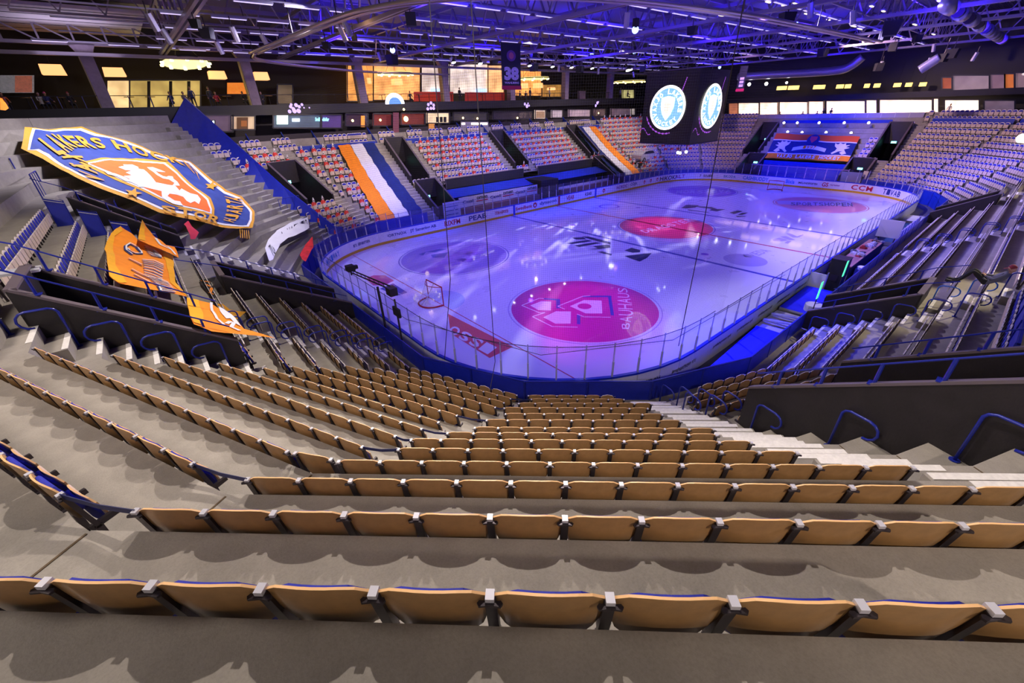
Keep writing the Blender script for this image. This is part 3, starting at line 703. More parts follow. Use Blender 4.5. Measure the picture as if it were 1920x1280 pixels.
polys('league_emblem', [[(565, 465), (620, 430), (760, 435), (720, 460), (620, 470)], [(690, 440), (900, 455), (960, 475), (1050, 478), (960, 500), (870, 490), (900, 475), (780, 460)], [(1090, 515), (1180, 490), (1240, 500), (1140, 530)],
      [(1180, 540), (1230, 515), (1300, 515), (1230, 540)], [(1160, 550), (1290, 552), (1180, 565)], [(640, 480), (860, 510), (880, 518), (640, 490)]], I_NAVY, 'dark angular league emblem on the far ice', (1180, 310), 5.819)
polys('league_emblem', [[(720, 160), (790, 143), (850, 155), (880, 170), (800, 182), (730, 175)], [(800, 132), (860, 125), (960, 165), (900, 170)], [(860, 98), (900, 95), (980, 130), (1040, 105), (1045, 118), (985, 140), (930, 140)], [(845, 198), (880, 172), (920, 180), (880, 205)]], I_LIL,
      'faded grey league emblem on the ice near the benches', (1320, 420), 5.6)
mb = MB(); c = uz(1397, 487, .008); mb.disc(c, 1.5, 32)
strip_text(mb, 'SVEDA', [tuple(uz(1405, 486, .008)), tuple(uz(1447, 470, .008))], [tuple(uz(1391, 479, .008)), tuple(uz(1428, 466, .008))], 0)
icemark('sponsor_emblem', mb, I_LIL, 'faded grey round sponsor emblem with letters near the right boards', 'ice logo')
mb = MB(); mb.add([uz(840, 588, .006), uz(962, 650, .006), uz(918, 671, .006), uz(845, 625, .006)], [(0, 1, 2, 3)], 0)
strip_text(mb, 'ISSO', [tuple(uz(934, 652, .01)), tuple(uz(848, 608, .01))], [tuple(uz(916, 665, .01)), tuple(uz(838, 622, .01))], 1, .03)
icemark('ice_advert', mb, [I_ORG, I_WHT], 'red sponsor panel with white letters behind the near goal line', 'ice logo')
mb = MB(); mb.add([uz(712, 541, .006), uz(737, 531, .006), uz(764, 548, .006), uz(745, 555, .006)], [(0, 1, 2, 3)], 0)
strip_text(mb, 'DINA', [tuple(uz(756, 553, .01)), tuple(uz(726, 537, .01))], [tuple(uz(748, 555, .01)), tuple(uz(719, 541, .01))][::1], 1, .02)
icemark('ice_advert', mb, [I_BLUE, I_WHT], 'blue sponsor panel with pale letters left of the near goal', 'ice logo')
mb = MB(); mb.add([uz(685, 522, .006), uz(700, 516, .006), uz(722, 516, .006), uz(739, 526, .006), uz(722, 534, .006), uz(700, 535, .006)], [tuple(range(6))])
icemark('ice_advert', mb, icep('ice_crimson', (.5, .03, .3)), 'dark crimson patch on the ice behind the goal line at the left', 'ice logo')
for x, y in ((-5.6, 7), (-5.6, -7), (5.6, 7), (5.6, -7)):
    mb = MB(); mb.disc((x, y, .006), .3, 20); icemark('faceoff_spot', mb, I_PUR, None, 'faceoff spot', 'neutral zone faceoff spots')['label'] = 'small dark faceoff spot just inside a blue line'
mb = MB(); cr = uz(1142, 387, .004); ring(mb, cr.x, cr.y, 1.1, .12); icemark('referee_ring', mb, I_PUR, 'thin purple ring on the ice beside the far boards', 'ice marking')
# boards: panels follow the rink path
BW = mat('white_board', (.74, .74, .78), .35, noise=(3, .05)); BY = mat('yellow_kick_plate', (.62, .36, .01), .4); BB = mat('blue_board_rail', (.01, .03, .50), .35)
boards = thing('dasher_boards', 'white dasher boards with yellow kick plate and blue top rail around the ice', 'boards')
GL = glass('rink_glass', (.97, .98, 1), .95); POST = mat('grey_glass_post', (.52, .52, .60), .3, .2); POSTU = mat('pale_glass_post_top', (.45, .45, .75), .25, alpha=.55)
screen = thing('rink_glass_screen', 'clear protective glass panes standing on the dasher boards', 'glass screen')
def seg_pts():
    P_ = rink_path(0, 12); Q = []
    for i in range(len(P_)):
        a, b = Vector(P_[i]), Vector(P_[(i+1) % len(P_)]); L = (b-a).length; n = max(1, round(L/1.22))
        for j in range(n): Q.append(a.lerp(b, j/n))
    return Q
Q = seg_pts(); NQ = len(Q); print('board segs', NQ)
cum = []
for i in range(0, NQ, 1):
    a, b = Q[i], Q[(i+1) % NQ]; d = (b-a).normalized(); no = Vector((d.y, -d.x))   # outward
    def V(p, o, z): return (p.x+no.x*o, p.y+no.y*o, z)
    gap_door = False
    mb = MB()
    a2 = a+d*.006; b2 = b-d*.006
    def slab(o0, o1, z0, z1, mi): mb.add([V(a2, o0, z0), V(b2, o0, z0), V(b2, o1, z0), V(a2, o1, z0), V(a2, o0, z1), V(b2, o0, z1), V(b2, o1, z1), V(a2, o1, z1)], ((3, 2, 1, 0), (4, 5, 6, 7), (0, 1, 5, 4), (1, 2, 6, 5), (2, 3, 7, 6), (3, 0, 4, 7)), mi)
    slab(0, .10, 0, 1.08, 0); slab(-.015, 0, 0, .22, 1); slab(-.015, .12, 1.08, 1.17, 2)
    mb.build('board_panel', [BW, BY, BB], boards)
    end = abs(a.x) > 21.5; top = 2.62 if end else 2.45
    if (end and a.x < 0) or (a.y < 0) or (a.y > 0): 
        m2 = MB(); m2.add([V(a2, .05, 1.17), V(b2, .05, 1.17), V(b2, .062, 1.17), V(a2, .062, 1.17), V(a2, .05, top), V(b2, .05, top), V(b2, .062, top), V(a2, .062, top)], ((0, 1, 5, 4), (2, 3, 7, 6), (4, 5, 6, 7)))
        pn = m2.build('glass_pane', GL, screen)
        m3 = MB(); m3.beam(V(a2, .056, top), V(b2, .056, top), .02, .02); m3.build('edge_strip', STEEL, screen)
        m4 = MB(); m4.beam(V(a, .055, 1.17), V(a, .055, 1.85), .055, .075, 0, side=(d.x, d.y, 0)); m4.beam(V(a, .055, 1.85), V(a, .055, top+.06), .05, .03, 1, side=(d.x, d.y, 0)); m4.box(a.x+no.x*.06-.03, a.y+no.y*.06-.03, 1.83, a.x+no.x*.06+.03, a.y+no.y*.06+.03, 1.87, 2)
        m4.build('post', [POST, POSTU, CAP], screen)
# advertising lettering on the boards
TN = mat('navy_lettering', (.02, .03, .22), .5); TR = mat('red_lettering', (.55, .01, .05), .5); TB = mat('black_lettering', (.015, .015, .03), .5); TG = mat('teal_lettering', (.02, .22, .32), .5); TPK = mat('purple_lettering', (.28, .02, .30), .5); TCY = mat('blue_lettering', (.03, .20, .55), .5)
def ad_far(text, u0, u1, m, h=.5, z=.66, bold=.02, shear=0):
    a, b = uy(u0, 400, HY), uy(u1, 400, HY); x0, x1 = a.x, b.x
    mb = MB(); put_text(mb, text, ((x0+x1)/2, HY-.016, z), (1, 0, 0), (0, 0, 1), abs(x1-x0), h, 0, bold, shear); o = mb.build('board_lettering', m, boards); return o
def farx(u, v): return uy(u, v, HY).x
for text, u0, v0, u1, m, h in (('FORTNOX', 722, 433, 762, TN, .26), ('JT Sanering AB', 768, 428, 818, TN, .36), ('RIXFM', 833, 416, 863, TR, .5), ('PEAB', 879, 408, 912, TN, .5), ('STORA HUSPORTEN', 928, 396, 953, TR, .34),
                               ('Swedbank', 967, 390, 998, TR, .38), ('dynacon', 1012, 383, 1043, TN, .5), ('VEAB', 1062, 370, 1076, TR, .5), ('KSAB', 1097, 362, 1109, TB, .4), ('NORDIC', 1156, 352, 1176, TPK, .4),
                               ('COJA', 1182, 347, 1194, TN, .5), ('HiKOKI', 1250, 332, 1279, TB, .6)):
    x0, x1 = farx(u0, v0), farx(u1, v0)
    if x1 > 21.9:
        # curved corner boards: lettering follows the panel chord
        a, b = Vector((21.6, 14.80)), Vector((25.5, 13.85)); d = (b-a).normalized()
        mb = MB(); c = a.lerp(b, .5); put_text(mb, text, (c.x, c.y-.09, .66), (d.x, d.y, 0), (0, 0, 1), 3.3, h, 0, .02); mb.build('board_lettering', m, boards); continue
    mb = MB(); put_text(mb, text, ((x0+x1)/2, HY-.016, .66), (1, 0, 0), (0, 0, 1), x1-x0, h, 0, .02); mb.build('board_lettering', m, boards)
# small logos
for u, v, m, r in ((714, 441, TG, .32), (1003, 386, TR, .3), (1132, 357, TR, .26), (1208, 343, TR, .24), (1220, 340, TR, .24), (1232, 338, TR, .24), (1243, 335, TR, .24)):
    x = farx(u, v); mb = MB(); mb.disc((x, HY-.02, .66), r, 16, (0, -1, 0)); mb.disc((x, HY-.024, .62), r*.45, 8, (0, -1, 0), mi=1); mb.build('board_logo', [m, BW], boards)
for u, v in ((964, 398), (1116, 372), (1048, 385)):
    x = farx(u, v); mb = MB(); mb.box(x-.14, HY-.02, .02, x+.14, HY-.01, 1.1); mb.build('line_marker', TR if u == 1048 else BB, boards)
def ad_on(text, p, q, m, h, z=.66, inset=.02, shear=0):
    p, q = Vector(p), Vector(q); d = (q-p).normalized(); n = Vector((d.y, -d.x)); c = (p+q)/2+n*inset
    mb = MB(); put_text(mb, text, (c.x, c.y, z), (d.x, d.y, 0), (0, 0, 1), (q-p).length, h, 0, .02, shear); mb.build('board_lettering', m, boards)
def endy(u, v): return ux(u, v, HX).y
for text, u0, v0, u1, m, h in (('Bixia', 1472, 345, 1489, TCY, .5), ('SMÅLANDSPOSTEN', 1495, 347, 1532, TB, .3), ('GS', 1540, 350, 1552, TR, .5), ('Växjö Fastigheter', 1555, 351, 1574, TPK, .22)):
    y0, y1 = endy(u0, v0), endy(u1, v0); ad_on(text, (HX, y0), (HX, y1), m, h)
def corner_ad(text, a0, a1, cy, m, h, z=.66):
    """on the curved end boards, angles in degrees; read from inside the rink"""
    cx = HX-RR; n = len(text); mb = MB()
    for i, ch in enumerate(text):
        if ch == ' ': continue
        a = radians(lerp(a0, a1, (i+.5)/n)); w = abs(a1-a0)/n*pi/180*RR*.84; r = RR-.03
        p = (cx+r*cos(a), cy+r*sin(a), z); put_text(mb, ch, p, (sin(a), -cos(a), 0), (0, 0, 1), w, h, 0, .02)
    mb.build('board_lettering', m, boards)
corner_ad('ALT', 66, 55, HY-RR, TPK, .5); corner_ad('7 Söder', 40, 27, HY-RR, TB, .36); corner_ad('SKODA', 17, 5, HY-RR, TG, .34)
ad_on('CASHBUDDY', (HX, 6.1), (HX, 2.6), TCY, .5)
corner_ad('CCM', -5, -22, -HY+RR, TR, .55); corner_ad('TIVAB', -30, -47, -HY+RR, TN, .6)
corner_l = lambda text, a0, a1, m, h: None
def corner_ad_l(text, a0, a1, cy, m, h):
    cx = -HX+RR; n = len(text); mb = MB()
    for i, ch in enumerate(text):
        a = radians(lerp(a0, a1, (i+.5)/n)); w = abs(a1-a0)/n*pi/180*RR*.84; r = RR-.03
        put_text(mb, ch, (cx+r*cos(a), cy+r*sin(a), .66), (sin(a), -cos(a), 0), (0, 0, 1), w, h, 0, .02)
    mb.build('board_lettering', m, boards)
corner_ad_l('MAXIWAY', 148, 130, HY-RR, TCY, .46); corner_ad_l('ITK Envifront', 117, 104, HY-RR, TN, .24)
# outside lettering on the near right boards, repeated
for i, x in enumerate((-19.3, -16.9, -14.5, -12.0, -9.4, -6.8)):
    mb = MB(); put_text(mb, 'prefabsystem syd', (x, -HY-.108, .62), (1, 0, 0), (0, 0, 1), 1.7, .20, 0, .02); mb.build('board_lettering', TB, boards)
for a in (250, 266):
    for i, ch in enumerate('prefabsystem syd'):
        if ch == ' ': continue
        b = radians(a+(i-8)*.72); cx, cy = -HX+RR, -HY+RR; r = RR+.106; mb = MB() if i == 0 else mb
        put_text(mb, ch, (cx+r*cos(b), cy+r*sin(b), .62), (-sin(b), cos(b), 0), (0, 0, 1), .09, .2 if ch not in 'aeersmu' else .14, 0, .02)
    mb.build('board_lettering', TB, boards)
# blue perimeter barrier round the ice
bar = thing('perimeter_barrier', 'blue panelled barrier between the lowest near seats and the rink', 'barrier')
def barrier(root, pts, h, z0=.0, step=2.0, m=BLUEP):
    for p, q in zip(pts, pts[1:]):
        p, q = Vector(p), Vector(q); L = (q-p).length; n = max(1, round(L/step)); d = (q-p)/n; s = Vector((0, 0, 1))
        for i in range(n):
            a, b = p+d*i, p+d*(i+1); dd = d.normalized()
            mb = MB(); mb.beam((a+dd*.05).to_3d()+Vector((0, 0, z0+h/2)), (b-dd*.05).to_3d()+Vector((0, 0, z0+h/2)), .05, h-.1, side=(dd.y, -dd.x, 0)); mb.build('panel', m, root)
            mb = MB(); mb.box(a.x-.045, a.y-.045, z0, a.x+.045, a.y+.045, z0+h); mb.build('post', RAIL, root)
        mb = MB(); mb.beam(p.to_3d()+Vector((0, 0, z0+h)), q.to_3d()+Vector((0, 0, z0+h)), .06, .05); mb.build('top_rail', RAIL, root)
V2 = lambda g, e: P(g, vtx(g, e), e).to_2d()
fp = [P(12, -2.6, -.8).to_2d(), P(12, .9, -.8).to_2d()]
near = [Vector((-31.3, -.6)), V2(12, -.8), V2(13, -.8), V2(14, -.8), V2(15, -.8), Vector((-15.9, -17.05))]
barrier(bar, near, 1.72)
bar2 = thing('perimeter_barrier', 'blue panelled barrier along the foot of the right hand stand', 'barrier')
barrier(bar2, [Vector((-13.1, -17.05)), Vector((12.4, -17.05))], 1.62)
bar3 = thing('perimeter_barrier', 'blue panelled barrier below the left standing terrace', 'barrier')
barrier(bar3, [Vector((-31.3, 2.3)), V2(11, -.8), V2(10, -.8), V2(9, -.8)], 1.7)
bar4 = thing('perimeter_barrier', 'blue barrier before the far long side seats', 'barrier')
barrier(bar4, [V2(9, -.8), V2(8, -.8), Vector((-16.5, 17.05))], 1.6, m=ROYAL)
bar5 = thing('perimeter_barrier', 'blue barrier before the far left corner seats of the rink end', 'barrier')
barrier(bar5, [Vector((16.6, 17.05)), V2(7, -.8), V2(6, -.8), V2(5, -.8), V2(4, -.8), Vector((31.3, 8))], 1.5, m=ROYAL)
bar6 = thing('perimeter_barrier', 'blue barrier before the far right corner seats', 'barrier')
barrier(bar6, [Vector((31.3, -7.9)), V2(3, -.8), V2(2, -.8), V2(1, -.8), V2(0, -.8), Vector((15.2, -17.05))], 1.5, m=ROYAL)
# blue matted platforms and pale thresholds by the right boards
MATB = mat('blue_platform_mat', (.006, .012, .95), .55, noise=(5, .06))
def plat(name, pts, z0, z1, m, lab, cat, edge=None):
    mb = MB(); mb.prism(pts, (0, 0, z0), (1, 0, 0), (0, 1, 0), (0, 0, 1), z1-z0, 0, 1); return tag(mb.build(name, [m, edge or LSTEEL]), lab, cat)
plat('blue_platform', [(-28.6, -13.6), (-25.6, -15.15), (-23.4, -15.62), (-16.2, -15.25), (-16.2, -16.75), (-21.7, -16.85), (-25.9, -15.7)], .05, .46, MATB, 'bright blue matted platform nearest the camera beside the right boards', 'platform')
plat('blue_platform', [(-13.0, -15.12), (-8.6, -15.05), (-8.6, -16.7), (-13.0, -16.8)], .05, .46, MATB, 'bright blue matted platform between the parapets and the white box', 'platform')
plat('threshold', [(-15.95, -15.1), (-13.15, -15.1), (-13.15, -16.7), (-15.95, -16.7)], .03, .30, mat('pale_threshold', (.55, .50, .60), .5), 'pale lilac threshold between the two blue platforms', 'threshold')
for x, lab in ((-15.3, 'first'), (-14.3, 'second')):
    mb = MB(); mb.beam((x, -15.2, .5), (x+.2, -16.6, .62), .22, .06); mb.beam((x, -15.2, .42), (x+.2, -16.6, .40), .10, .05)
    tag(mb.build('rolled_ramp', mat('silver_ramp', (.6, .6, .68), .3, .5)), '%s silver metal ramp edge across the pale threshold' % lab, 'ramp')
mb = MB(); mb.disc((-12.3, -16.5, .47), .42, 20, t=.35); tag(mb.build('round_table', mat('pale_table_top', (.7, .7, .8), .5)), 'round pale table top at the end of the dark parapet', 'table')
for p, lab in (((-13.2, -16.7), 'green lit upright exit marker at the parapet corner by the platforms'), ((-8.7, -16.6), 'green lit upright exit marker between the platform and the blue barrier')):
    t = thing('exit_marker', lab, 'exit sign', (p[0], p[1], 0)); mb = MB(); mb.tube([(0, 0, 0), (0, 0, 2.4)], .025, 6); mb.build('pole', STEEL, t)
    mb = MB(); mb.box(-.12, -.015, 1.5, .12, .015, 2.4); mb.build('sign_panel', mat('green_sign_face', (.05, .75, .3), .4, emit=1.6, ecol=(.1, 1, .45)), t)
# player boxes: white door, dark bench, clutter table, projector screen
t = thing('bench_gate', 'white gate panel in the boards at the end of the second blue platform', 'gate', (-8.3, -14.9, 0))
mb = MB(); mb.box(0, -.9, .3, .06, -.05, 1.25); mb.build('gate_leaf', BW, t); mb = MB(); mb.box(-.03, -.95, 0, .09, -.9, 1.4); mb.box(-.03, -.05, 0, .09, 0, 1.4); mb.box(.07, -.6, .75, .1, -.4, .8); mb.build('gate_frame', LSTEEL, t)
t = thing('equipment_cabinet', 'black cabinet standing behind the white bench gate', 'cabinet', (-6.6, -15.9, 0)); mb = MB(); mb.box(-.5, -.4, 0, .5, .4, 1.9); mb.build('body', BLACK, t); mb = MB(); mb.box(-.52, -.42, 1.9, .52, .42, 1.95); mb.build('top', STEEL, t); mb = MB(); mb.box(-.53, -.2, .6, -.5, .2, 1.0); mb.build('vent', STEEL, t)
t = thing('timekeeper_table', 'long timekeeper table heaped with small gear behind the right glass', 'table', (-.6, -15.75, 0))
mb = MB(); mb.box(-4.4, -.45, 1.0, 3.6, .45, 1.06); mb.build('table_top', mat('brown_table_top', (.42, .20, .18), .4), t); mb = MB(); mb.box(-4.4, -.45, 0, 3.6, -.40, 1.0); mb.build('front_panel', BLACK, t)
for x in (-4.2, -.4, 3.4): mb = MB(); mb.box(x-.04, -.3, 0, x+.04, .3, 1.0); mb.build('leg', STEEL, t)
rc = random.Random(5); GC = [BLACK, LSTEEL, BW, mat('grey_plastic', (.2, .2, .26), .5), mat('red_plastic', (.5, .04, .05), .5)]
for i in range(26):
    x, y = -4.8+rc.random()*7.6, -15.75+rc.uniform(-.35, .35); w, d_, h = rc.uniform(.12, .4), rc.uniform(.1, .3), rc.uniform(.05, .28); c = rc.randrange(5)
    mb = MB(); mb.box(-w/2, -d_/2, 0, w/2, d_/2, h*.7); mb.box(-w*.3, -d_*.3, h*.7, w*.34, d_*.25, h)
    tag(mb.build('gear_case', GC[c], loc=(x, y, 1.062), rot=(0, 0, rc.random()*3)), '%s gear case on the timekeeper table, %s placed along it' % (('black', 'silver', 'white', 'grey', 'red')[c], ORD[i+1]), 'equipment', 'gear on the timekeeper table')
t = thing('projection_board', 'square white board standing beyond the cluttered table', 'board', (4.6, -16.0, 0)); mb = MB(); mb.box(-.05, -.7, 1.0, .03, .7, 2.3); mb.build('board_face', mat('lilac_white_board', (.75, .75, .85), .4), t)
for y in (-.5, .5): mb = MB(); mb.tube([(0, y, 0), (0, y, 1.0)], .03, 6); mb.build('leg', STEEL, t)
plat('bench_roof', [(6.2, -15.2), (14.5, -15.2), (14.5, -16.6), (6.2, -16.6)], .02, .3, mat('dark_teal_floor', (.01, .06, .16), .5), 'dark teal bench floor beyond the white board', 'platform')
plat('threshold', [(14.8, -15.1), (17.6, -15.1), (17.6, -17.0), (14.8, -17.0)], .05, .45, mat('pale_stone_floor', (.55, .55, .6), .5), 'pale grey landing at the far end of the right boards', 'threshold')
for i in range(7):
    mb = MB(); x = 6.8+i*1.05; mb.box(-.25, -.2, 0, .25, .2, .45); mb.box(-.25, -.2, .45, .25, -.14, .95)
    tag(mb.build('bench_chair', mat('lilac_chair_plastic', (.42, .38, .7), .4), loc=(x, -16.35, .3)), 'lilac shell chair beyond the white board, %s from the camera' % ORD[i+1], 'chair', 'lilac chairs on the bench floor')
mb = MB(); mb.box(-.3, -.3, 0, .3, .3, .75); mb.disc((0, 0, .75), .3, 12, t=.12); tag(mb.build('white_bin', BW, loc=(-3.9, -16.6, 0)), 'white rounded bin behind the timekeeper table', 'bin')
# ---------------------------------------------------------------- goals
def goal(x, s, lab):
    r = thing('hockey_goal', lab, 'goal', (x, 0, 0), 0 if s > 0 else pi); R = mat('goal_red', (.42, .01, .03), .35); Wn = mat('goal_net_twine', (.75, .75, .85), .6)
    for y in (-.915, .915): mb = MB(); mb.tube([(0, y, 0), (0, y, 1.22)], .034, 8); mb.build('goal_post', R, r)
    mb = MB(); mb.tube([(0, -.93, 1.22), (0, .93, 1.22)], .034, 8); mb.build('crossbar', R, r)
    base = [(0, -.915, .04)]+[(-1.1*sin(pi*(i)/12)**.6 if 0 < i < 12 else 0, -.915-.25*sin(pi*i/12*1)*cos(pi*i/12)+1.83*i/12, .04) for i in range(1, 12)]+[(0, .915, .04)]
    mb = MB(); mb.tube(base, .05, 8); mb.build('base_frame', R, r)
    tf = [(0, -.9, 1.2)]+[(-.5*sin(pi*i/8), -.9+1.8*i/8, 1.2) for i in range(1, 8)]+[(0, .9, 1.2)]
    mb = MB(); mb.tube(tf, .022, 6); mb.build('top_frame', R, r)
    mb = MB(); mb.tube([(-.02, 0, 1.2), (-.55, .0, .45), (-1.05, 0, .06)], .03, 6); mb.build('centre_brace', mat('pale_goal_pad', (.6, .6, .75), .5), r)
    nb = MB(); N = 22; A = [along(base, i/N) for i in range(N+1)]; B = [along(tf, i/N) for i in range(N+1)]
    for i in range(N+1): nb.beam(A[i], B[i], .006, .006)
    for j in range(1, 11):
        pts = [lerp(A[i], B[i], j/11) for i in range(N+1)]
        for a, b in zip(pts, pts[1:]): nb.beam(a, b, .006, .006)
    for i in range(1, 8):
        y = -.9+1.8*i/8; nb.beam((0, y, 1.2), (-.5*sin(pi*i/8), y, 1.2), .006, .006)
    tag(nb.build('net', Wn, r), None, None, kind='stuff')
goal(-26, 1, 'red framed hockey goal at the near end, open towards the far side'); goal(26, -1, 'small red framed hockey goal at the far end')
# camera crane behind the near glass
t = thing('camera_crane', 'black television camera jib reaching over the glass at the left boards', 'camera crane', (-31.0, -3.9, 0))
L0 = Vector((.1, -1.2, 3.7)); L1 = Vector((.3, 4.2, 3.05)); mb = MB()
for dz in (0, .16): mb.beam(L0+Vector((0, 0, dz)), L1+Vector((0, 0, dz)), .05, .05)
for i in range(9): mb.beam(lerp(L0, L1, i/9), lerp(L0, L1, (i+.5)/9)+Vector((0, 0, .16)), .02, .02)
mb.build('boom', BLACK, t)
mb = MB(); mb.tube([(0, 0, 0), (0, 0, 3.5)], .06, 8); mb.build('column', BLACK, t)
for a in (0, 2.1, 4.2): mb = MB(); mb.tube([(0, 0, .9), (.6*cos(a), .6*sin(a), 0)], .03, 6); mb.build('leg', BLACK, t)
mb = MB(); mb.box(.1, 4.0, 3.15, .5, 4.4, 3.45); mb.box(.45, 4.1, 3.2, .7, 4.3, 3.38); mb.tube([(.3, 4.2, 3.1), (.3, 4.2, 2.9)], .04); h = mb.build('camera_head', BLACK, t)
mb = MB(); ring_ = [(.3+.32*cos(a*pi/4), 4.2+.32*sin(a*pi/4), 3.25) for a in range(8)]; mb.tube(ring_, .015, 5, closed=True); mb.build('handle_ring', BLACK, h)
mb = MB(); mb.box(-.1, -1.6, 3.5, .25, -1.15, 3.85); mb.build('counterweight', STEEL, t)
t = thing('monitor_stand', 'black monitor stand behind the glass beside the camera jib', 'stand', (-31.0, -5.6, 0)); mb = MB(); mb.tube([(0, 0, 0), (0, 0, 3.0), (.1, .25, 3.3)], .04); mb.build('pole', BLACK, t); mb = MB(); mb.box(-.05, -.3, 2.6, .05, .3, 3.0); mb.build('screen', BLACK, t)
# tall protective net behind the near goal with its cords
NETM = mat('net_twine', (.05, .05, .09), .8)
npath = [Vector(q) for q in rink_path(.35, 10)]; arc = [q for q in npath if q.x < -20.5 and q.y < 13.9]
arc.sort(key=lambda q: atan2(q.y, -(q.x+20)))
pts = [Vector((-27.5, 13.0)), Vector((-30.9, 6.5)), Vector((-30.9, -6.5)), Vector((-28.6, -12.4)), Vector((-24.5, -15.05)), Vector((-21.0, -15.3))]
mb = MB(); st = .07
for p, q in zip(pts[1:], pts[2:]):
    L = (q-p).length; n = int(L/st)
    for i in range(n):
        a = p.lerp(q, i/n); mb.add([(a.x, a.y, 2.6), (a.x+.003*(q-p).x/L, a.y+.003*(q-p).y/L, 2.6), (a.x+.003*(q-p).x/L, a.y+.003*(q-p).y/L, 11.5), (a.x, a.y, 11.5)], ((0, 1, 2, 3),))
    for j in range(int(8.9/st)): z = 2.6+j*st; mb.add([(p.x, p.y, z), (q.x, q.y, z), (q.x, q.y, z+.003), (p.x, p.y, z+.003)], ((0, 1, 2, 3),))
o = mb.build('safety_net', NETM); tag(o, 'fine dark protective mesh hanging behind the near goal', 'net', kind='stuff')
for i, (P0, lab) in enumerate((([(-30.95, -11.0, 15.4), (-30.95, -10.4, 5.6), (-30.9, -9.2, 1.9)], 'thin dark cord hanging at the near net, left one'), ([(-30.0, -11.2, 15.4), (-30.0, -11.3, 5), (-29.9, -11.2, 2.3), (-30.6, -11.7, 1.5), (-31.6, -12.3, 1.7)], 'thin dark cord hanging at the near net, knotted one'),
                              ([(-24.6, -15.4, 15.4), (-24.6, -15.5, 7), (-24.5, -15.4, 2.6)], 'thin dark cord hanging over the ice at the right of the near net'))):
    mb = MB(); mb.tube(P0, .014, 5); tag(mb.build('net_cord', STEEL), lab, 'cord')
mb = MB(); mb.tube([(-30.9, 6.4, 2.75), (-30.95, 0, 2.68), (-30.95, -6.4, 2.7), (-28.7, -12.4, 2.62), (-24.4, -15.1, 2.7), (-14, -15.2, 2.6)], .012, 5); tag(mb.build('net_cord', STEEL), 'dark border cord running along the top of the near glass', 'cord')
import numpy as np, bmesh
# ---------------------------------------------------------------- upper building behind the far long side
DARK = mat('dark_plum_wall', (.022, .014, .028), .6); DARK2 = mat('black_fascia', (.010, .009, .016), .5); SLAB = mat('slab_edge_concrete', (.075, .06, .085), .6, noise=(2, .2))
COLM = mat('column_concrete', (.26, .20, .26), .6, noise=(1.5, .2)); WARMC = mat('column_painted_warm_light', (.50, .40, .22), .6)
mb = MB(); mb.box(-52, 42, -1, 56, 42.3, 20); struct(mb.build('wall_far', DARK2)); mb = MB(); mb.box(52, -36, -1, 52.3, 42, 20); struct(mb.build('wall_end', DARK2))
mb = MB(); mb.box(-56.3, -36, -1, -56, 42, 20); struct(mb.build('wall_near', DARK2)); mb = MB(); mb.box(-56, -40.3, -1, 56, -40, 20); struct(mb.build('wall_side', DARK2))
# walkway + parapet wall behind the last far row, suite floor, suite ceiling, fascia
mb = MB(); mb.box(-34, 28.65, 7.75, 44, 29.5, 7.9); mb.box(-34, 29.5, 7.7, 46, 29.7, 8.95); struct(mb.build('wall_suite_parapet', DARK))
mb = MB(); mb.box(-46, 29.7, 8.6, 46, 34, 8.7); mb.box(-46, 34, 8.7, 46, 34.2, 11); struct(mb.build('wall_suite_back', DARK))
mb = MB(); mb.box(-50, 31, 10.75, 46, 42, 11.45); struct(mb.build('floor_concourse', SLAB)); mb = MB(); mb.box(-50, 30.8, 10.72, 46, 31, 11.62); struct(mb.build('wall_fascia', DARK2))
mb = MB(); mb.box(-50, 41.8, 11.45, 52, 42, 18); struct(mb.build('wall_concourse_back', mat('dark_brown_wall', (.035, .028, .018), .7)))
mb = MB(); mb.box(-56, -30, 10.75, -46.6, 31, 11.45); struct(mb.build('floor_side_concourse', SLAB))
mb = MB(); mb.quad((-46.5, -8, 8.8), (-46.5, 31, 8.8), (-46.5, 31, 11.5), (-46.5, -8, 11.5)); mb.quad((-50, 30.7, 6.8), (-30, 30.7, 6.8), (-30, 30.7, 11.0), (-50, 30.7, 11.0)); struct(mb.build('wall_terrace_back', DARK))
nwin = [0]
FRM = mat('dark_window_frame', (.02, .018, .025), .4)
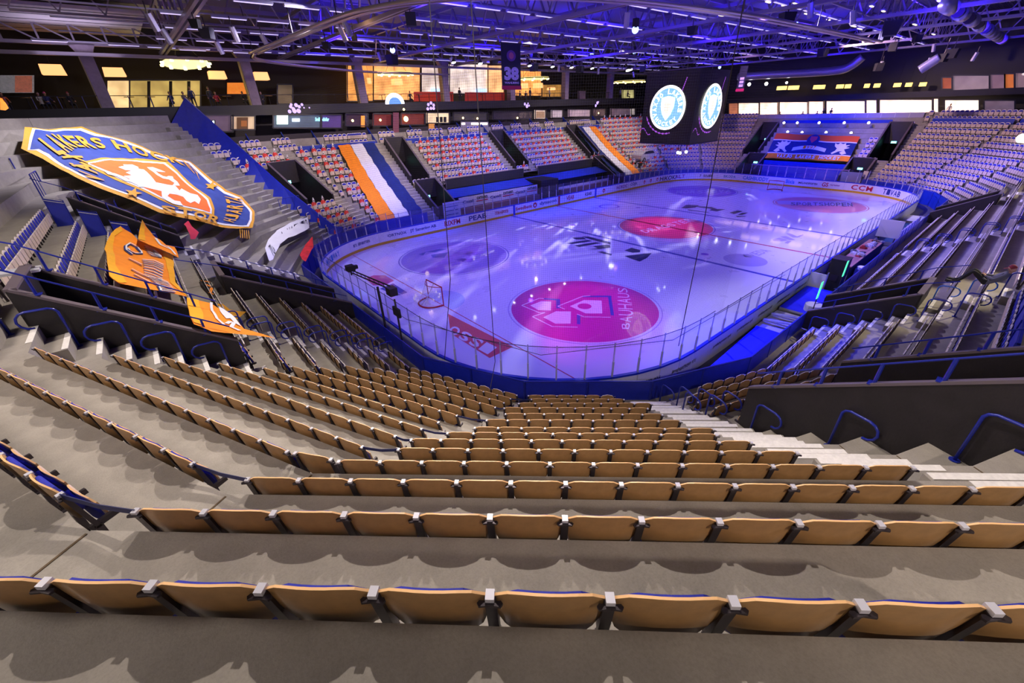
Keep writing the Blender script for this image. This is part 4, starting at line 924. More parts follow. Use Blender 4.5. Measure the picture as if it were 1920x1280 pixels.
def room(u0, v0, u1, v1, Y, col, emit=0, depth=.25, pane=True, fn=uy):
    """a room with a self-glowing back wall seen through its window; corners measured on the facade plane"""
    nwin[0] += 1
    a, b, c, d = fn(u0, v1, Y), fn(u1, v1, Y), fn(u1, v0, Y), fn(u0, v0, Y)
    r = bpy.data.objects.new('window_%d' % nwin[0], None); COL.objects.link(r); r['kind'] = 'structure'; r.location = a
    m = mat('room_wall_%02d' % nwin[0], col, .7, emit=emit, noise=(1.2, .12)) if emit == 0 else mat('room_wall_glow_%02d' % nwin[0], col, .7, emit=emit)
    if emit:
        nt = m.node_tree; bs = nt.nodes['Principled BSDF']; tc = nt.nodes.new('ShaderNodeTexCoord'); nz = nt.nodes.new('ShaderNodeTexNoise'); nz.inputs['Scale'].default_value = .8
        mr = nt.nodes.new('ShaderNodeMapRange'); mr.inputs['From Min'].default_value = .3; mr.inputs['From Max'].default_value = .7; mr.inputs['To Min'].default_value = emit*.6; mr.inputs['To Max'].default_value = emit*1.3
        nt.links.new(tc.outputs['Object'], nz.inputs['Vector']); nt.links.new(nz.outputs['Fac'], mr.inputs['Value']); nt.links.new(mr.outputs[0], bs.inputs['Emission Strength'])
    off = Vector((0, depth, 0)) if fn is uy else Vector((depth, 0, 0))
    mb = MB(); mb.quad(*[q+off-a for q in (a, b, c, d)]); mb.build('back_wall', m, r)  # wall glows by itself in place of lamps inside the room
    if pane: mb = MB(); mb.quad(*[q-a for q in (a, b, c, d)]); mb.build('pane', GL, r)
    mb = MB()
    for p, q in ((a, b), (b, c), (c, d), (d, a)): mb.beam(p-a, q-a, .09, .12)
    mb.build('frame', FRM, r); return r
YS = 30.2
for q in ((345, 215, 437, 247, (.16, .10, .15), .5), (433, 217, 478, 243, (.75, .52, .32), .7), (512, 215, 601, 240, (.10, .13, .18), .6), (603, 215, 641, 240, (.10, .05, .22), .5),
          (648, 213, 690, 236, (.05, .02, .05), .2), (700, 213, 735, 236, (.22, .03, .03), .35), (752, 212, 797, 234, (.20, .03, .02), .35), (801, 211, 843, 231, (.80, .62, .38), 1.0), (850, 211, 915, 226, (.06, .05, .05), .4),
          (925, 209, 998, 224, (.05, .035, .05), .25), (1004, 206, 1024, 223, (.80, .62, .50), .8), (1035, 206, 1056, 221, (.42, .34, .38), .7), (1067, 205, 1108, 219, (.42, .30, .36), .5), (1112, 204, 1136, 218, (.06, .03, .04), .3), (1146, 203, 1184, 218, (.22, .14, .18), .5), (1184, 203, 1192, 220, (.6, .5, .45), .7)):
    room(*q[:4], YS, q[4], q[5])
# details in the suites
def panel(name, u0, v0, u1, v1, Y, m, lab, cat, fn=uy, th=.04, group=None):
    a, b, c, d = fn(u0, v1, Y), fn(u1, v1, Y), fn(u1, v0, Y), fn(u0, v0, Y); n = Vector((0, -1, 0)) if fn is uy else Vector((-1, 0, 0))
    mb = MB(); q = [a, b, c, d]; mb.add(q+[p-n*th for p in q], ((0, 1, 2, 3), (7, 6, 5, 4), (0, 4, 5, 1), (1, 5, 6, 2), (2, 6, 7, 3), (3, 7, 4, 0)))
    o = mb.build(name, m)
    if lab: tag(o, lab, cat, group)
    else: struct(o)
    return o
EW = mat('white_sign_light', (.8, .9, 1), .4, emit=3.0); EC = mat('cyan_sign_light', (.3, .8, 1), .4, emit=3.0); EG = mat('green_white_screen', (.75, 1, .85), .4, emit=2.2)
BRN = mat('brown_door_leaf', (.20, .085, .02), .5, emit=.15)
struct(panel('door_1', 444, 220, 465, 243, YS+.15, BRN, None, None)); 
panel('wall_emblem', 452, 226, 463, 237, YS+.1, mat('dark_orange_disc', (.45, .14, .02), .5, emit=.4), 'dark orange half round emblem on the brown suite door', 'emblem')
panel('wall_screen', 519, 215, 540, 233, YS+.1, EG, 'bright pale green lit panel in a suite window', 'screen')
panel('light_sign', 548, 222, 562, 228, YS+.1, EW, 'small slanted white lit sign in the teal suite window', 'sign')
o = panel('number_sign', 397, 225, 404, 234, YS+.1, BLACK, 'round black sign with a white figure in the left suite', 'sign'); 
def words_on(name, text, u0, v0, u1, v1, Y, m, lab, cat='sign', fn=uy, bold=.02):
    a, b, d = fn(u0, v1, Y), fn(u1, v1, Y), fn(u0, v0, Y); mb = MB(); put_text(mb, text, a, b-a, d-a, (b-a).length, (d-a).length, 0, bold, center=False); return tag(mb.build(name, m), lab, cat)
words_on('lit_number', '8', 398, 226, 402, 232, YS+.05, EW, 'small lit figure 8 on the round black sign')
words_on('lit_lettering', 'Smålandsbilar', 591, 220, 617, 227, YS+.05, EC, 'small cyan lit lettering in the purple suite window')
for i, (u, v) in enumerate(((713, 225), (761, 223), (757, 205), (661, 226), (895, 222), (868, 221), (970, 221), (1122, 212))):
    mb = MB(); c = uy(u, v, YS-.02); mb.disc(c, .13 if i != 1 else .3, 12, (0, -1, 0), .05); tag(mb.build('wall_lamp', mat('yellow_lamp_glow', (1, .72, .3), .4, emit=5)), 'small glowing yellow lamp in %s' % ('the dark red suite left of the pier', 'the dark red suite right of the pier, ring shaped', 'the top edge of a dark red suite', 'the first purple suite', 'the grey counter suite, right one', 'the grey counter suite, left one', 'the dark suite below the number banner', 'the dark suite left of the scoreboard')[i], 'lamp', 'wall lamps in the dark suites')
panel('red_brick_pier', 737, 211, 748, 250, 29.4, mat('pinkish_pier', (.22, .06, .10), .7), 'narrow pinkish pier between two dark red suite windows', 'pier')
panel('orange_door', 677, 217, 684, 238, YS, mat('orange_slit', (.9, .3, .04), .5, emit=.9), 'narrow glowing orange oval door in a dark suite', 'door')
for i, u in enumerate((818, 825, 832)): panel('framed_jersey', u, 219, u+5, 229, YS+.1, BLACK, '%s of three dark frames on the cream suite wall' % ORD[i+1], 'frame')
panel('picture', 1006, 209, 1021, 221, YS+.12, mat('sepia_picture', (.35, .2, .1), .5, emit=.5), 'sepia picture filling the cream suite wall', 'picture')
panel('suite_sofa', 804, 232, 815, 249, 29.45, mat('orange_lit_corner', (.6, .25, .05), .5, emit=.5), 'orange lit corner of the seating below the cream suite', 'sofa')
t = panel('bar_counter', 864, 228, 916, 244, 29.3, mat('grey_counter', (.26, .24, .30), .4), 'grey counter with lit signs on the front behind the box seats', 'counter')
for u0, u1, m in ((866, 872, EW), (884, 898, EW), (901, 914, EW)): panel('sign_light', u0, 230, u1, 234, 29.25, mat('cream_sign_light', (1, .9, .65), .4, emit=2.2), 'small cream lit sign on the grey counter', 'sign', group='signs on the grey counter')
# projected logos on the fascia
def dots(name, cl, Y, m, lab, cat='projection', fn=uy):
    mb = MB()
    for u, v, r in cl: mb.disc(fn(u, v, Y), r*.62, 10, (0, -1, 0) if fn is uy else (-1, 0, 0), .02)
    return tag(mb.build(name, m), lab, cat)
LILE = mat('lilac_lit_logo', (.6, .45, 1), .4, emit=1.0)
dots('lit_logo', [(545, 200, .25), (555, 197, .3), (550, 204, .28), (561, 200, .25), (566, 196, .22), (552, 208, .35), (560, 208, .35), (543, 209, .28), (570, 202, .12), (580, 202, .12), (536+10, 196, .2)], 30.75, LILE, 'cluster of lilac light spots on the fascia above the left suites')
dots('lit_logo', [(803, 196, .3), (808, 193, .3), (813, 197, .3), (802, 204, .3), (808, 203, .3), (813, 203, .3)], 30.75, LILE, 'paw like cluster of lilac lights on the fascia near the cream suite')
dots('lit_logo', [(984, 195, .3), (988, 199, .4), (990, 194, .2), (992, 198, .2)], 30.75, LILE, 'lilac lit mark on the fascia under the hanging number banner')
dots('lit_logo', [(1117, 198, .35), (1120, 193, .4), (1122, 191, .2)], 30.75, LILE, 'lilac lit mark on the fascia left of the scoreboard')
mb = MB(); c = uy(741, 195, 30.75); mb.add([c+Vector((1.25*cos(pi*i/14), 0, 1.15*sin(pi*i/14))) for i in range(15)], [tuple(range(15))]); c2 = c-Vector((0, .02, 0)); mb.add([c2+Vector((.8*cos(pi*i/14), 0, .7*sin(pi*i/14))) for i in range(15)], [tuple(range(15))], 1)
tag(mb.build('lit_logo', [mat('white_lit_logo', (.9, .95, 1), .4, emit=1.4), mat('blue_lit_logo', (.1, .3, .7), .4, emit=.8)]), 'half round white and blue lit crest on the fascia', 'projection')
# concourse: columns, lit rooms, posters, lamps
for i, x in enumerate((-37.7, -26.3, -15.1, -3.9, 7.3, 18.5, 29.7)):
    t = thing('concrete_column', 'tall concrete column of the concourse, %s from the left' % ORD[i+1], 'column', (x, 31.4, 11.4))
    mb = MB(); mb.box(-.42, -.4, 0, .42, .4, 4.6); mb.build('shaft', COLM, t)
    mb = MB(); mb.prism([(-.42, 3.9), (.42, 3.9), (.85, 4.7), (-.85, 4.7)], (0, -.35, 0), (1, 0, 0), (0, 0, 1), (0, 1, 0), .7); mb.build('capital', COLM, t)
    if i < 5: mb = MB(); mb.box(-.50, -.3, 0, -.42, .41, 4.2); mb.build('painted_lit_face', WARMC, t)  # added slab, its warm colour imitates light falling on the shaft
def room2(u0, v0, u1, v1, Y, col, em, **k): return room(u0, v0, u1, v1, Y, col, em, pane=False, **k)
room2(200, 150, 243, 203, 38, (.95, .66, .30), 1.1); room2(243, 150, 376, 203, 38.3, (.62, .44, .13), .75)
room2(651, 122, 700, 190, 38, (1, .42, .10), .9); room2(700, 122, 790, 188, 38, (1, .45, .14), 1.1); room2(788, 122, 836, 176, 38.2, (.78, .60, .50), 1.0); room2(843, 120, 915, 176, 38.2, (.82, .66, .56), 1.1)
room2(915, 122, 946, 178, 38, (1, .52, .22), 1.1); room2(965, 130, 1016, 180, 38, (1, .42, .10), 1.0); room2(1016, 158, 1054, 182, 38.5, (.62, .30, .06), .55)
room2(520, 158, 549, 195, 38, (.30, .22, .13), .3); room2(1168, 168, 1190, 190, 38, (.62, .55, .22), .8); room2(1085, 170, 1100, 188, 38.4, (.18, .10, .16), .3)
for i, u in enumerate((276, 317, 351)):
    panel('dark_pillar', u, 152, u+6, 201, 37.7, BLACK, '%s dark pillar before the cream concourse panels' % ORD[i+1], 'pillar')
panel('poster', 0, 141, 64, 174, 38, mat('black_white_poster', (.36, .35, .38), .6, emit=.25, noise=(3, .9)), 'black, white and red crowd poster on the left concourse wall', 'poster')
panel('poster_half', 28, 142, 60, 173, 37.9, mat('red_white_poster', (.55, .18, .12), .6, emit=.3, noise=(4, .8)), 'reddish half of the crowd poster on the left concourse wall', 'poster')
panel('poster', 426, 155, 464, 176, 38, mat('orange_poster', (.95, .25, .03), .6, emit=.7, noise=(5, .6)), 'orange crowd poster on the concourse wall', 'poster')
panel('menu_screen', 808, 166, 832, 181, 37.8, mat('pale_blue_screens', (.45, .62, .9), .4, emit=1.6), 'pale blue menu screens behind the red counter, left group', 'screen')
panel('menu_screen', 892, 166, 913, 181, 37.8, MATS['pale_blue_screens'], 'pale blue menu screens behind the red counter, right group', 'screen')
panel('red_counter', 776, 172, 850, 190, 33, mat('red_counter_front', (.50, .03, .01), .5, emit=.25), 'long red counter front on the concourse, left half', 'counter')
panel('red_counter', 872, 173, 946, 190, 33, MATS['red_counter_front'], 'long dark red counter front on the concourse, right half', 'counter')
SH = mat('lamp_shade_glow', (1, .46, .17), .5, emit=1.5)
lamps = [(80, 122, 117, 140), (196, 128, 231, 143), (393, 134, 420, 148), (477, 136, 500, 150), (737, 148, 751, 159), (690, 146, 694, 157), (977, 156, 987, 165), (1003, 156, 1014, 165), (1029, 164, 1038, 169)]
for i, (u0, v0, u1, v1) in enumerate(lamps):
    a, b = uy(u0, v1, 35), uy(u1, v0, 35); w, h = abs(b.x-a.x), abs(b.z-a.z)
    t = thing('pendant_lamp', 'square glowing warm fabric pendant lamp, %s from the left over the concourse' % ORD[i+1], 'lamp', ((a.x+b.x)/2, 35, min(a.z, b.z)))
    mb = MB(); k = w*.42
    mb.add([(x*w/2*(.9 if z else 1), y*k, z*h) for z in (0, 1) for x, y in ((-1, -1), (1, -1), (1, 1), (-1, 1))], ((0, 1, 5, 4), (1, 2, 6, 5), (2, 3, 7, 6), (3, 0, 4, 7), (4, 5, 6, 7), (3, 2, 1, 0))); mb.build('shade', SH, t)
    mb = MB(); mb.tube([(0, 0, h), (0, 0, max(h+.3, 17-t.location.z))], .015, 4); mb.build('cord', BLACK, t)
# chandeliers
def chand(u, v, ru, Y, lab, disc=False):
    c = uy(u, v, Y); r = abs(uy(u+ru, v, Y).x-uy(u-ru, v, Y).x)/2; t = thing('ring_chandelier', lab, 'chandelier', c)
    mb = MB(); ky = 1.35 if disc else .95; pts = [(r*cos(2*pi*i/28), r*sin(2*pi*i/28)*ky, 0) for i in range(28)]; mb.tube(pts, .07, 6, closed=True); mb.build('ring', BLACK, t)
    mb = MB(); mb.prism([(r*.93*cos(2*pi*i/28), r*.93*ky*sin(2*pi*i/28)) for i in range(28)], (0, 0, -.02), (1, 0, 0), (0, 1, 0), (0, 0, 1), .04) if disc else mb.tube([(r*.97*cos(2*pi*i/28), r*.92*sin(2*pi*i/28), .0) for i in range(28)], .12, 6, closed=True)
    mb.build('glow_ring', mat('yellow_white_glow', (1, .80, .28), .4, emit=1.9), t); t.rotation_euler = (-.13, 0, 0) if disc else (0, 0, 0)
    for i in range(10):
        a = 2*pi*i/10+.3; mb = MB(); mb.disc((r*cos(a), r*.9*sin(a), -.2), .14, 8, t=.14); mb.build('bulb', mat('bulb_glow', (1, .88, .35), .4, emit=7), t)
    for a in (0, 2.1, 4.2): mb = MB(); mb.tube([(r*.8*cos(a), r*.7*sin(a), 0), (0, 0, 2.2)], .02, 4); mb.build('hanger', STEEL, t)
chand(348, 118, 46, 33, 'large round glowing chandelier disc over the left concourse', True); chand(742, 138, 29, 33, 'ring chandelier before the orange lit concourse room'); chand(1000, 147, 22, 33, 'small ring chandelier right of the number banner'); chand(1180, 153, 18, 33, 'small yellow ring chandelier beside the scoreboard')
# concourse balustrade
t = thing('balustrade', 'dark steel balustrade along the front edge of the upper concourse', 'railing', (-45, 31.1, 11.5))
mb = MB(); mb.beam((0, 0, 1.0), (76, 0, 1.0), .05, .05); mb.build('handrail', BLACK, t)
for i in range(52): mb = MB(); mb.beam((i*1.48, 0, 0), (i*1.48, 0, 1.0), .04, .04); mb.build('baluster', RAIL if i < 9 else BLACK, t)
# ---------------------------------------------------------------- far end building
XE = 46.0
ends = [(1366, 1384), (1384, 1423), (1424, 1458), (1461, 1514), (1516, 1544), (1549, 1622), (1624, 1644), (1649, 1748), (1750, 1760)]
for i, (u0, u1) in enumerate(ends):
    f = lambda u: (u-1366)/(1760-1366); v0 = 193-9*f(u0); v1 = 217-4.5*f(u0)
    room(u0, v0, u1, v1, XE, (1, .62, .46) if i else (.8, .25, .12), 2.4 if i else .7, fn=ux)
room(1771, 187, 1836, 213, XE, (1, .68, .50), 2.3, fn=ux); room(1845, 188, 1903, 212, XE, (.30, .20, .28), .4, fn=ux)
for i, (u0, v0, u1, v1, col, e) in enumerate(((1766, 145, 1785, 167, (.5, .12, .06), .6), (1786, 141, 1855, 172, (.42, .30, .34), .5), (1856, 139, 1884, 168, (.34, .2, .26), .4), (1884, 138, 1902, 168, (.75, .2, .05), .6), (1903, 136, 1925, 170, (.4, .25, .28), .45))):
    room(u0, v0, u1, v1, XE+.5, col, e, fn=ux)
for i, (u0, u1) in enumerate(((1457, 1475), (1478, 1490), (1488, 1498), (1525, 1537), (1535, 1547), (1568, 1582), (1584, 1596), (1620, 1631), (1638, 1651), (1675, 1690), (1697, 1711), (1723, 1738))):
    v = 165-(u0-1457)*.026; a, b = ux(u0, v+4, 47), ux(u1, v-4, 47)
    t = thing('pendant_lamp', 'small glowing yellow square lamp above the far end, %s from the left' % ORD[i+1], 'lamp', (47, (a.y+b.y)/2, a.z), group='yellow lamps above the far end')
    mb = MB(); mb.box(-.3, -abs(a.y-b.y)/2, 0, .3, abs(a.y-b.y)/2, abs(b.z-a.z)); mb.build('shade', mat('yellow_shade_glow', (1, .66, .16), .5, emit=2.2), t)
    mb = MB(); mb.tube([(0, 0, .4), (0, 0, 3)], .015, 4); mb.build('cord', BLACK, t)
def endbox(name, u0, v0, u1, v1, X, dep, m):
    a, b = ux(u0, v1, X), ux(u1, v0, X); mb = MB(); mb.box(X, min(a.y, b.y), min(a.z, b.z), X+dep, max(a.y, b.y), max(a.z, b.z)); return struct(mb.build(name, m))
mb = MB(); mb.box(45.6, -36, 10.2, 50, 20, 10.9); mb.box(45.6, -36, 7.2, 50, 20, 8.42); mb.box(50, -36, 7, 50.2, 20, 18); struct(mb.build('wall_end_building', DARK2))
mb = MB(); mb.box(43.6, -36, 7.4, 45.6, 20, 7.5); struct(mb.build('floor_end_walkway', SLAB))
# grey panelled balustrade at the head of the far end stand
t = thing('panel_balustrade', 'lilac grey panelled balustrade in front of the bright far end windows', 'balustrade', (42.7, 11.4, 7.7))
for i in range(14):
    y = -i*1.5; mb = MB(); mb.box(-.02, y-1.46, .02, .02, y, .74); mb.build('panel', mat('lilac_grey_panel', (.34, .32, .52), .4, emit=.0), t)
    mb = MB(); mb.box(-.03, y-.03, -.1, .03, y+.03, .9); mb.build('post', LSTEEL, t)
mb = MB(); mb.box(-.04, -21, .76, .04, 0, .82); mb.build('handrail', LSTEEL, t)
# blue draped front with two rows of small bright lamps
mb = MB(); mb.quad((40.6, 6.8, 5.4), (40.6, -6.7, 5.4), (41.9, -6.7, 7.7), (41.9, 6.8, 7.7)); mb.quad((39.6, 6.8, 5.0), (39.6, -6.7, 5.0), (40.6, -6.7, 5.4), (40.6, 6.8, 5.4))
tag(mb.build('blue_drape', ROYAL), 'blue draped wall between the two stairways above the far end banner', 'drape')
for i, (u, v) in enumerate(((1470, 230), (1495, 230), (1536, 230), (1583, 230), (1629, 230), (1477, 247), (1504, 248), (1549, 248), (1550+46, 249), (1360+238, 250))):
    if i == 9: continue
    t = thing('stage_lamp', 'small bright white lamp in the %s row on the blue drape' % ('upper' if i < 5 else 'lower'), 'lamp', ux(u, v, 40.0), group='small white lamps, %s row' % ('upper' if i < 5 else 'lower'))
    mb = MB(); mb.disc((0, 0, 0), .16, 12, (-1, 0, -.3), .05); mb.build('lens', mat('white_lens', (1, .9, .85), .3, emit=8), t); mb = MB(); mb.box(.0, -.1, -.1, .25, .1, .12); mb.build('housing', BLACK, t)
# blue wall under the banner, glass booth below
mb = MB(); mb.box(34.1, -5.3, 0, 34.3, 5.3, 2.75); tag(mb.build('blue_end_wall', ROYAL), 'royal blue wall below the far end banner', 'wall panel')
t = thing('glass_booth', 'low glass fronted booth before the royal blue end wall', 'booth', (31.9, 0, 0))
for i in range(5): mb = MB(); y = -6+i*2.4; mb.box(0, y, .9, .02, y+2.3, 2.3); mb.build('pane', GL, t); mb = MB(); mb.box(-.02, y-.05, 0, .04, y, 2.35); mb.build('post', mat('pink_lit_post', (.5, .25, .55), .4), t)
mb = MB(); mb.box(-.02, -6.05, 2.3, .04, 6, 2.36); mb.build('top_rail', MATS['pink_lit_post'], t)
mb = MB(); mb.box(31.6, -7.6, 0, 31.7, -5.4, 2.2); tag(mb.build('grey_door_panel', mat('grey_blue_panel', (.22, .24, .42), .5)), 'grey blue panel at the mouth of the far right tunnel', 'panel')
mb = MB(); mb.beam((31.5, -7.75, 0), (31.8, -7.9, 2.4), .5, .1); tag(mb.build('yellow_pillar', mat('pale_yellow_pillar', (.70, .62, .34), .5)), 'pale yellow narrow pillar right of the far tunnel', 'pillar')
# ---------------------------------------------------------------- far long side: platforms, benches, advertising walls
for (x0, x1, lab) in ((-11.4, .4, 'left'), (3.0, 14.0, 'right')):
    t = thing('media_platform', 'long black fronted platform cut into the far stand, %s one' % lab, 'platform', (x0, 21.2, 0))
    mb = MB(); mb.box(0, 0, 2.75, x1-x0, .12, 3.78); mb.build('front_panel', BLACK, t); mb = MB(); mb.box(-.03, -.04, 3.78, x1-x0+.03, .15, 3.83); mb.box(-.05, -.04, 2.75, 0, .12, 3.8); mb.build('trim_edge', CAPC, t)
    mb = MB(); mb.box(0, .12, 2.6, x1-x0, 3.0, 2.75); mb.build('deck', SLAB, t)
mb = MB(); mb.box(-12.6, 20.6, 0, 14.3, 20.8, 2.74); mb.quad((-12.6, 20.6, 2.74), (14.3, 20.6, 2.74), (14.3, 18.6, 2.2), (-12.6, 18.6, 2.2)); tag(mb.build('bench_canopy', ROYAL), 'dark blue sloping canopy behind the far benches', 'canopy')
adw = mat('white_ad_wall', (.62, .58, .66), .5); adb = mat('brown_bench_front', (.28, .12, .10), .5)
for nm, x0, x1, lab in (('left', -12.2, -.6, 'left'), ('right', 3.2, 13.4, 'right')):
    t = thing('advertising_wall', 'white advertising wall above the brown bench, %s of the dark doorway' % lab, 'advert wall', (x0, 17.6, 0))
    mb = MB(); mb.box(0, 0, 1.25 if nm == 'left' else .9, x1-x0, .08, 2.3 if nm == 'left' else 1.5); mb.build('panel', adw, t); mb = MB(); mb.box(0, -.5, .5, x1-x0, 0, 1.2); mb.build('bench', adb, t)
    if nm == 'left':
        for i in range(6): mb = MB(); put_text(mb, ('Casall', 'omen')[i % 2], (1.2+i*1.9, -.02, 1.98 if i % 2 else 1.8), (1, 0, 0), (0, 0, 1), 1.5, .30, 0, .02); mb.build('lettering', (TN, TB)[i % 2], t)
        for i in range(3): mb = MB(); mb.box(2.3+i*3.8, -.03, 1.62, 3.9+i*3.8, 0, 1.72); mb.build('red_stripe', TR, t)
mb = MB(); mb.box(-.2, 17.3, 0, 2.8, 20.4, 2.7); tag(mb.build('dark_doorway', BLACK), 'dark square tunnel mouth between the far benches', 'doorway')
mb = MB(); mb.box(-14.6, 17.0, .1, -12.5, 17.1, 2.2); o = mb.build('schedule_board', adw); tag(o, 'tall pale board with lines of small text by the far left bench', 'board')
for i in range(4):
    mb = MB(); mb.box(-14.35, 16.98, .5+i*.4, -12.8, 17.0, .56+i*.4); mb.build('text_line', TN, o)
# ---------------------------------------------------------------- cloths lying over the seats
def surf(e, h): return float(np.interp(e, EK[::-1], [q-.77 for q in ZT[::-1]]))+h+max(0, e-10.767)*.72
def eof(p): return max(n.dot(q)-n.dot(p.to_2d()) for n, q in G)
def onbowl(u, v, h=.8):
    d = ray(u, v); s = 3.0; prev = None
    while s < 90:
        p = CAM+d*s; f = p.z-surf(max(0, eof(p)), h)
        if f < 0 and eof(p) > -1:
            lo, hi = s-.15, s
            for _ in range(20):
                m = (lo+hi)/2; p = CAM+d*m
                if p.z-surf(max(0, eof(p)), h) < 0: hi = m
                else: lo = m
            return CAM+d*lo
        s += .15
    return CAM+d*40
OR = mat('orange_cloth', (.95, .27, .008), .8, noise=(3, .12)); WC = mat('white_cloth', (.72, .72, .76), .8, noise=(3, .06)); NV = mat('navy_cloth', (.006, .022, .16), .8, noise=(3, .2))
def tricolour(xt, xb, order, lab):
    t = thing('tricolour_cloth', lab, 'cloth banner')
    for i, m in enumerate(order):
        rows = []
        for j in range(40):
            s = j/39; e = lerp(EK[2]+.15, -.7, s); y = 17.85+e; z = surf(max(0, e), .86)-(.25 if e < 0 else 0)
            r = []
            for q in range(6):
                f = (i+q/5*.985)/3; x = lerp(lerp(xt[0], xt[1], f), lerp(xb[0], xb[1], f), s)
                r.append(Vector((x+.04*sin(j*1.1), y, z+.05*sin(j*1.6+q*.5)+.02*sin(q*2+j*.4))))
            rows.append(r)
        mb = MB(); mb.grid(rows); mb.grid([[p-Vector((0, 0, .012)) for p in r] for r in rows], 0, True); mb.build('stripe', m, t, True)
tricolour((-20.6, -16.5), (-21.4, -16.7), (OR, WC, NV), 'long orange, white and navy cloth down the far stand at the left')
tricolour((21.2, 16.5), (20.7, 15.4), (OR, WC, NV), 'long navy, white and orange cloth down the far stand near the car')
# red and white paper figures on the far seats
SHR = mat('red_paper', (.68, .045, .035), .7); SHW = mat('white_paper', (.78, .76, .78), .7); SHD = mat('dark_paper_face', (.10, .05, .06), .8)
mb = MB(); mb.add([(-.27, .0, .52), (.27, .0, .52), (.20, .0, .84), (.08, 0, .92), (-.08, 0, .92), (-.20, 0, .84), (-.2, .14, .50), (.2, .14, .50), (.13, .10, .84), (-.13, .1, .84)], ((0, 1, 2, 3, 4, 5), (6, 9, 8, 7), (0, 6, 7, 1), (1, 7, 8, 2), (0, 5, 9, 6), (5, 4, 3, 2, 8, 9)), 0)
mb.add([(-.06, .105, .5+.04), (.06, .105, .54), (.05, .135, .66), (-.05, .135, .66)], ((0, 1, 2, 3),), 1)
mb.disc((0, .05, 1.0), .10, 8, (0, 1, 0), .05, 1, r2=.12); mb.disc((0, .105, 1.01), .06, 6, (0, 1, 0), .01, 2, r2=.07); mb.prism([(-.09, 0), (.09, 0), (0, .22)], (0, .04, 1.08), (1, 0, 0), (0, 0, 1), (0, 1, 0), .06, 1)
FIG = mb.mesh('paper_figure', [SHR, SHW, SHD]); figs = []
rf = random.Random(3)
for g, k, t, last in SEATS:
    ok = (g == 8 and k >= 2) or (g == 9 and k >= 2) or (g == 7) or (g == 6 and k <= 8) or (g == 5 and 1 <= k <= 5 and False) or (g == 4 and 1 <= k <= 4 and t > 9.5)
    idx = int(round(t/.5))
    if ok and (idx+k) % 2 == 0 and rf.random() < (.93 if k < 6 else .62): figs.append((g, k, t, last))
figs = [s for s in figs if on_screen(seat_pose(s)[0], 10)]
figs.sort(key=lambda s: (seat_pose(s)[0]-CAM).length)
fc = {}
for s in sorted(figs[:300], key=lambda s: (s[0], s[1], -s[2])):
    fc[s[:2]] = fc.get(s[:2], 0)+1
    loc, rz = seat_pose(s); o = bpy.data.objects.new('paper_figure', FIG); COL.objects.link(o); n = G[s[0]][0]
    o.location = loc+Vector((n.x*.0, n.y*.0, 0)); o.rotation_euler = (0, 0, rz); tag(o, 'red and white paper figure, %s from left in %s row up, %s' % (ORD[fc[s[:2]]], ORD[14-s[1]], {8: 'far long stand', 9: 'far left block', 7: 'block by car', 6: 'block behind scoreboard', 4: 'end stand'}[s[0]]), 'paper figure', 'paper supporter figures on the far seats')
mb = MB()
for s in figs[300:]:
    loc, rz = seat_pose(s); R = Matrix.Rotation(rz, 3, 'Z')
    for f in FIG.polygons: mb.add([loc+R @ FIG.vertices[i].co for i in f.vertices], [tuple(range(len(f.vertices)))], f.material_index)
if mb.v: tag(mb.build('paper_figures', [SHR, SHW, SHD]), 'many tiny red and white paper figures on the furthest seats', 'paper figures', kind='stuff')
print('figures', len(figs))
# white side steps and boxes: blue partitions of the box seats
def bluebox(x0, x1, y0, y1, z0, z1, lab=None):
    mb = MB(); mb.box(x0, y0, z0, x1, y1, z1); return mb
t = thing('box_partition', 'royal blue partition in front of the upper box seats of the far stand', 'partition', (0, 27.45, 7.0))
for x0, x1 in ((-30, -22), (-21.6, -16.2), (-12.9, -.4), (2.2, 14.2), (17, 23)): mb = MB(); mb.box(x0, 0, 0, x1, .06, .85); mb.build('panel', ROYAL, t)
t = thing('box_divider', 'sloping royal blue dividers between the upper box seats', 'partition', (0, 27.6, 6.9))
for x in (-31.4, -28.4, -25.2, -22.2, -16.0, -13.6, -10.6, -7.2, -3.8, -.1, 3.3, 6.1, 9.1, 12.5, 16.2, 23.2, 26.4): mb = MB(); mb.prism([(0, 0), (0, .9), (2.0, 2.3), (2.0, 1.4)], (x, 0, 0), (0, 1, 0), (0, 0, 1), (1, 0, 0), .07); mb.build('panel', ROYAL, t)
t = thing('box_partition', 'royal blue partition between the upper boxes of the right end stand', 'partition')
for g, a, b in ((3, None, None), (2, None, None)):
    e = EK[1]-.45; p, q = P(g, vtx0(g, e)+.3, e, tZ(1)-.35), P(g, vtx(g, e)-.3, e, tZ(1)-.35); mb = MB(); mb.beam(p+Vector((0, 0, .45)), q+Vector((0, 0, .45)), .06, .9, side=(G[g][0].x, G[g][0].y, 0)); mb.build('panel', ROYAL, t)
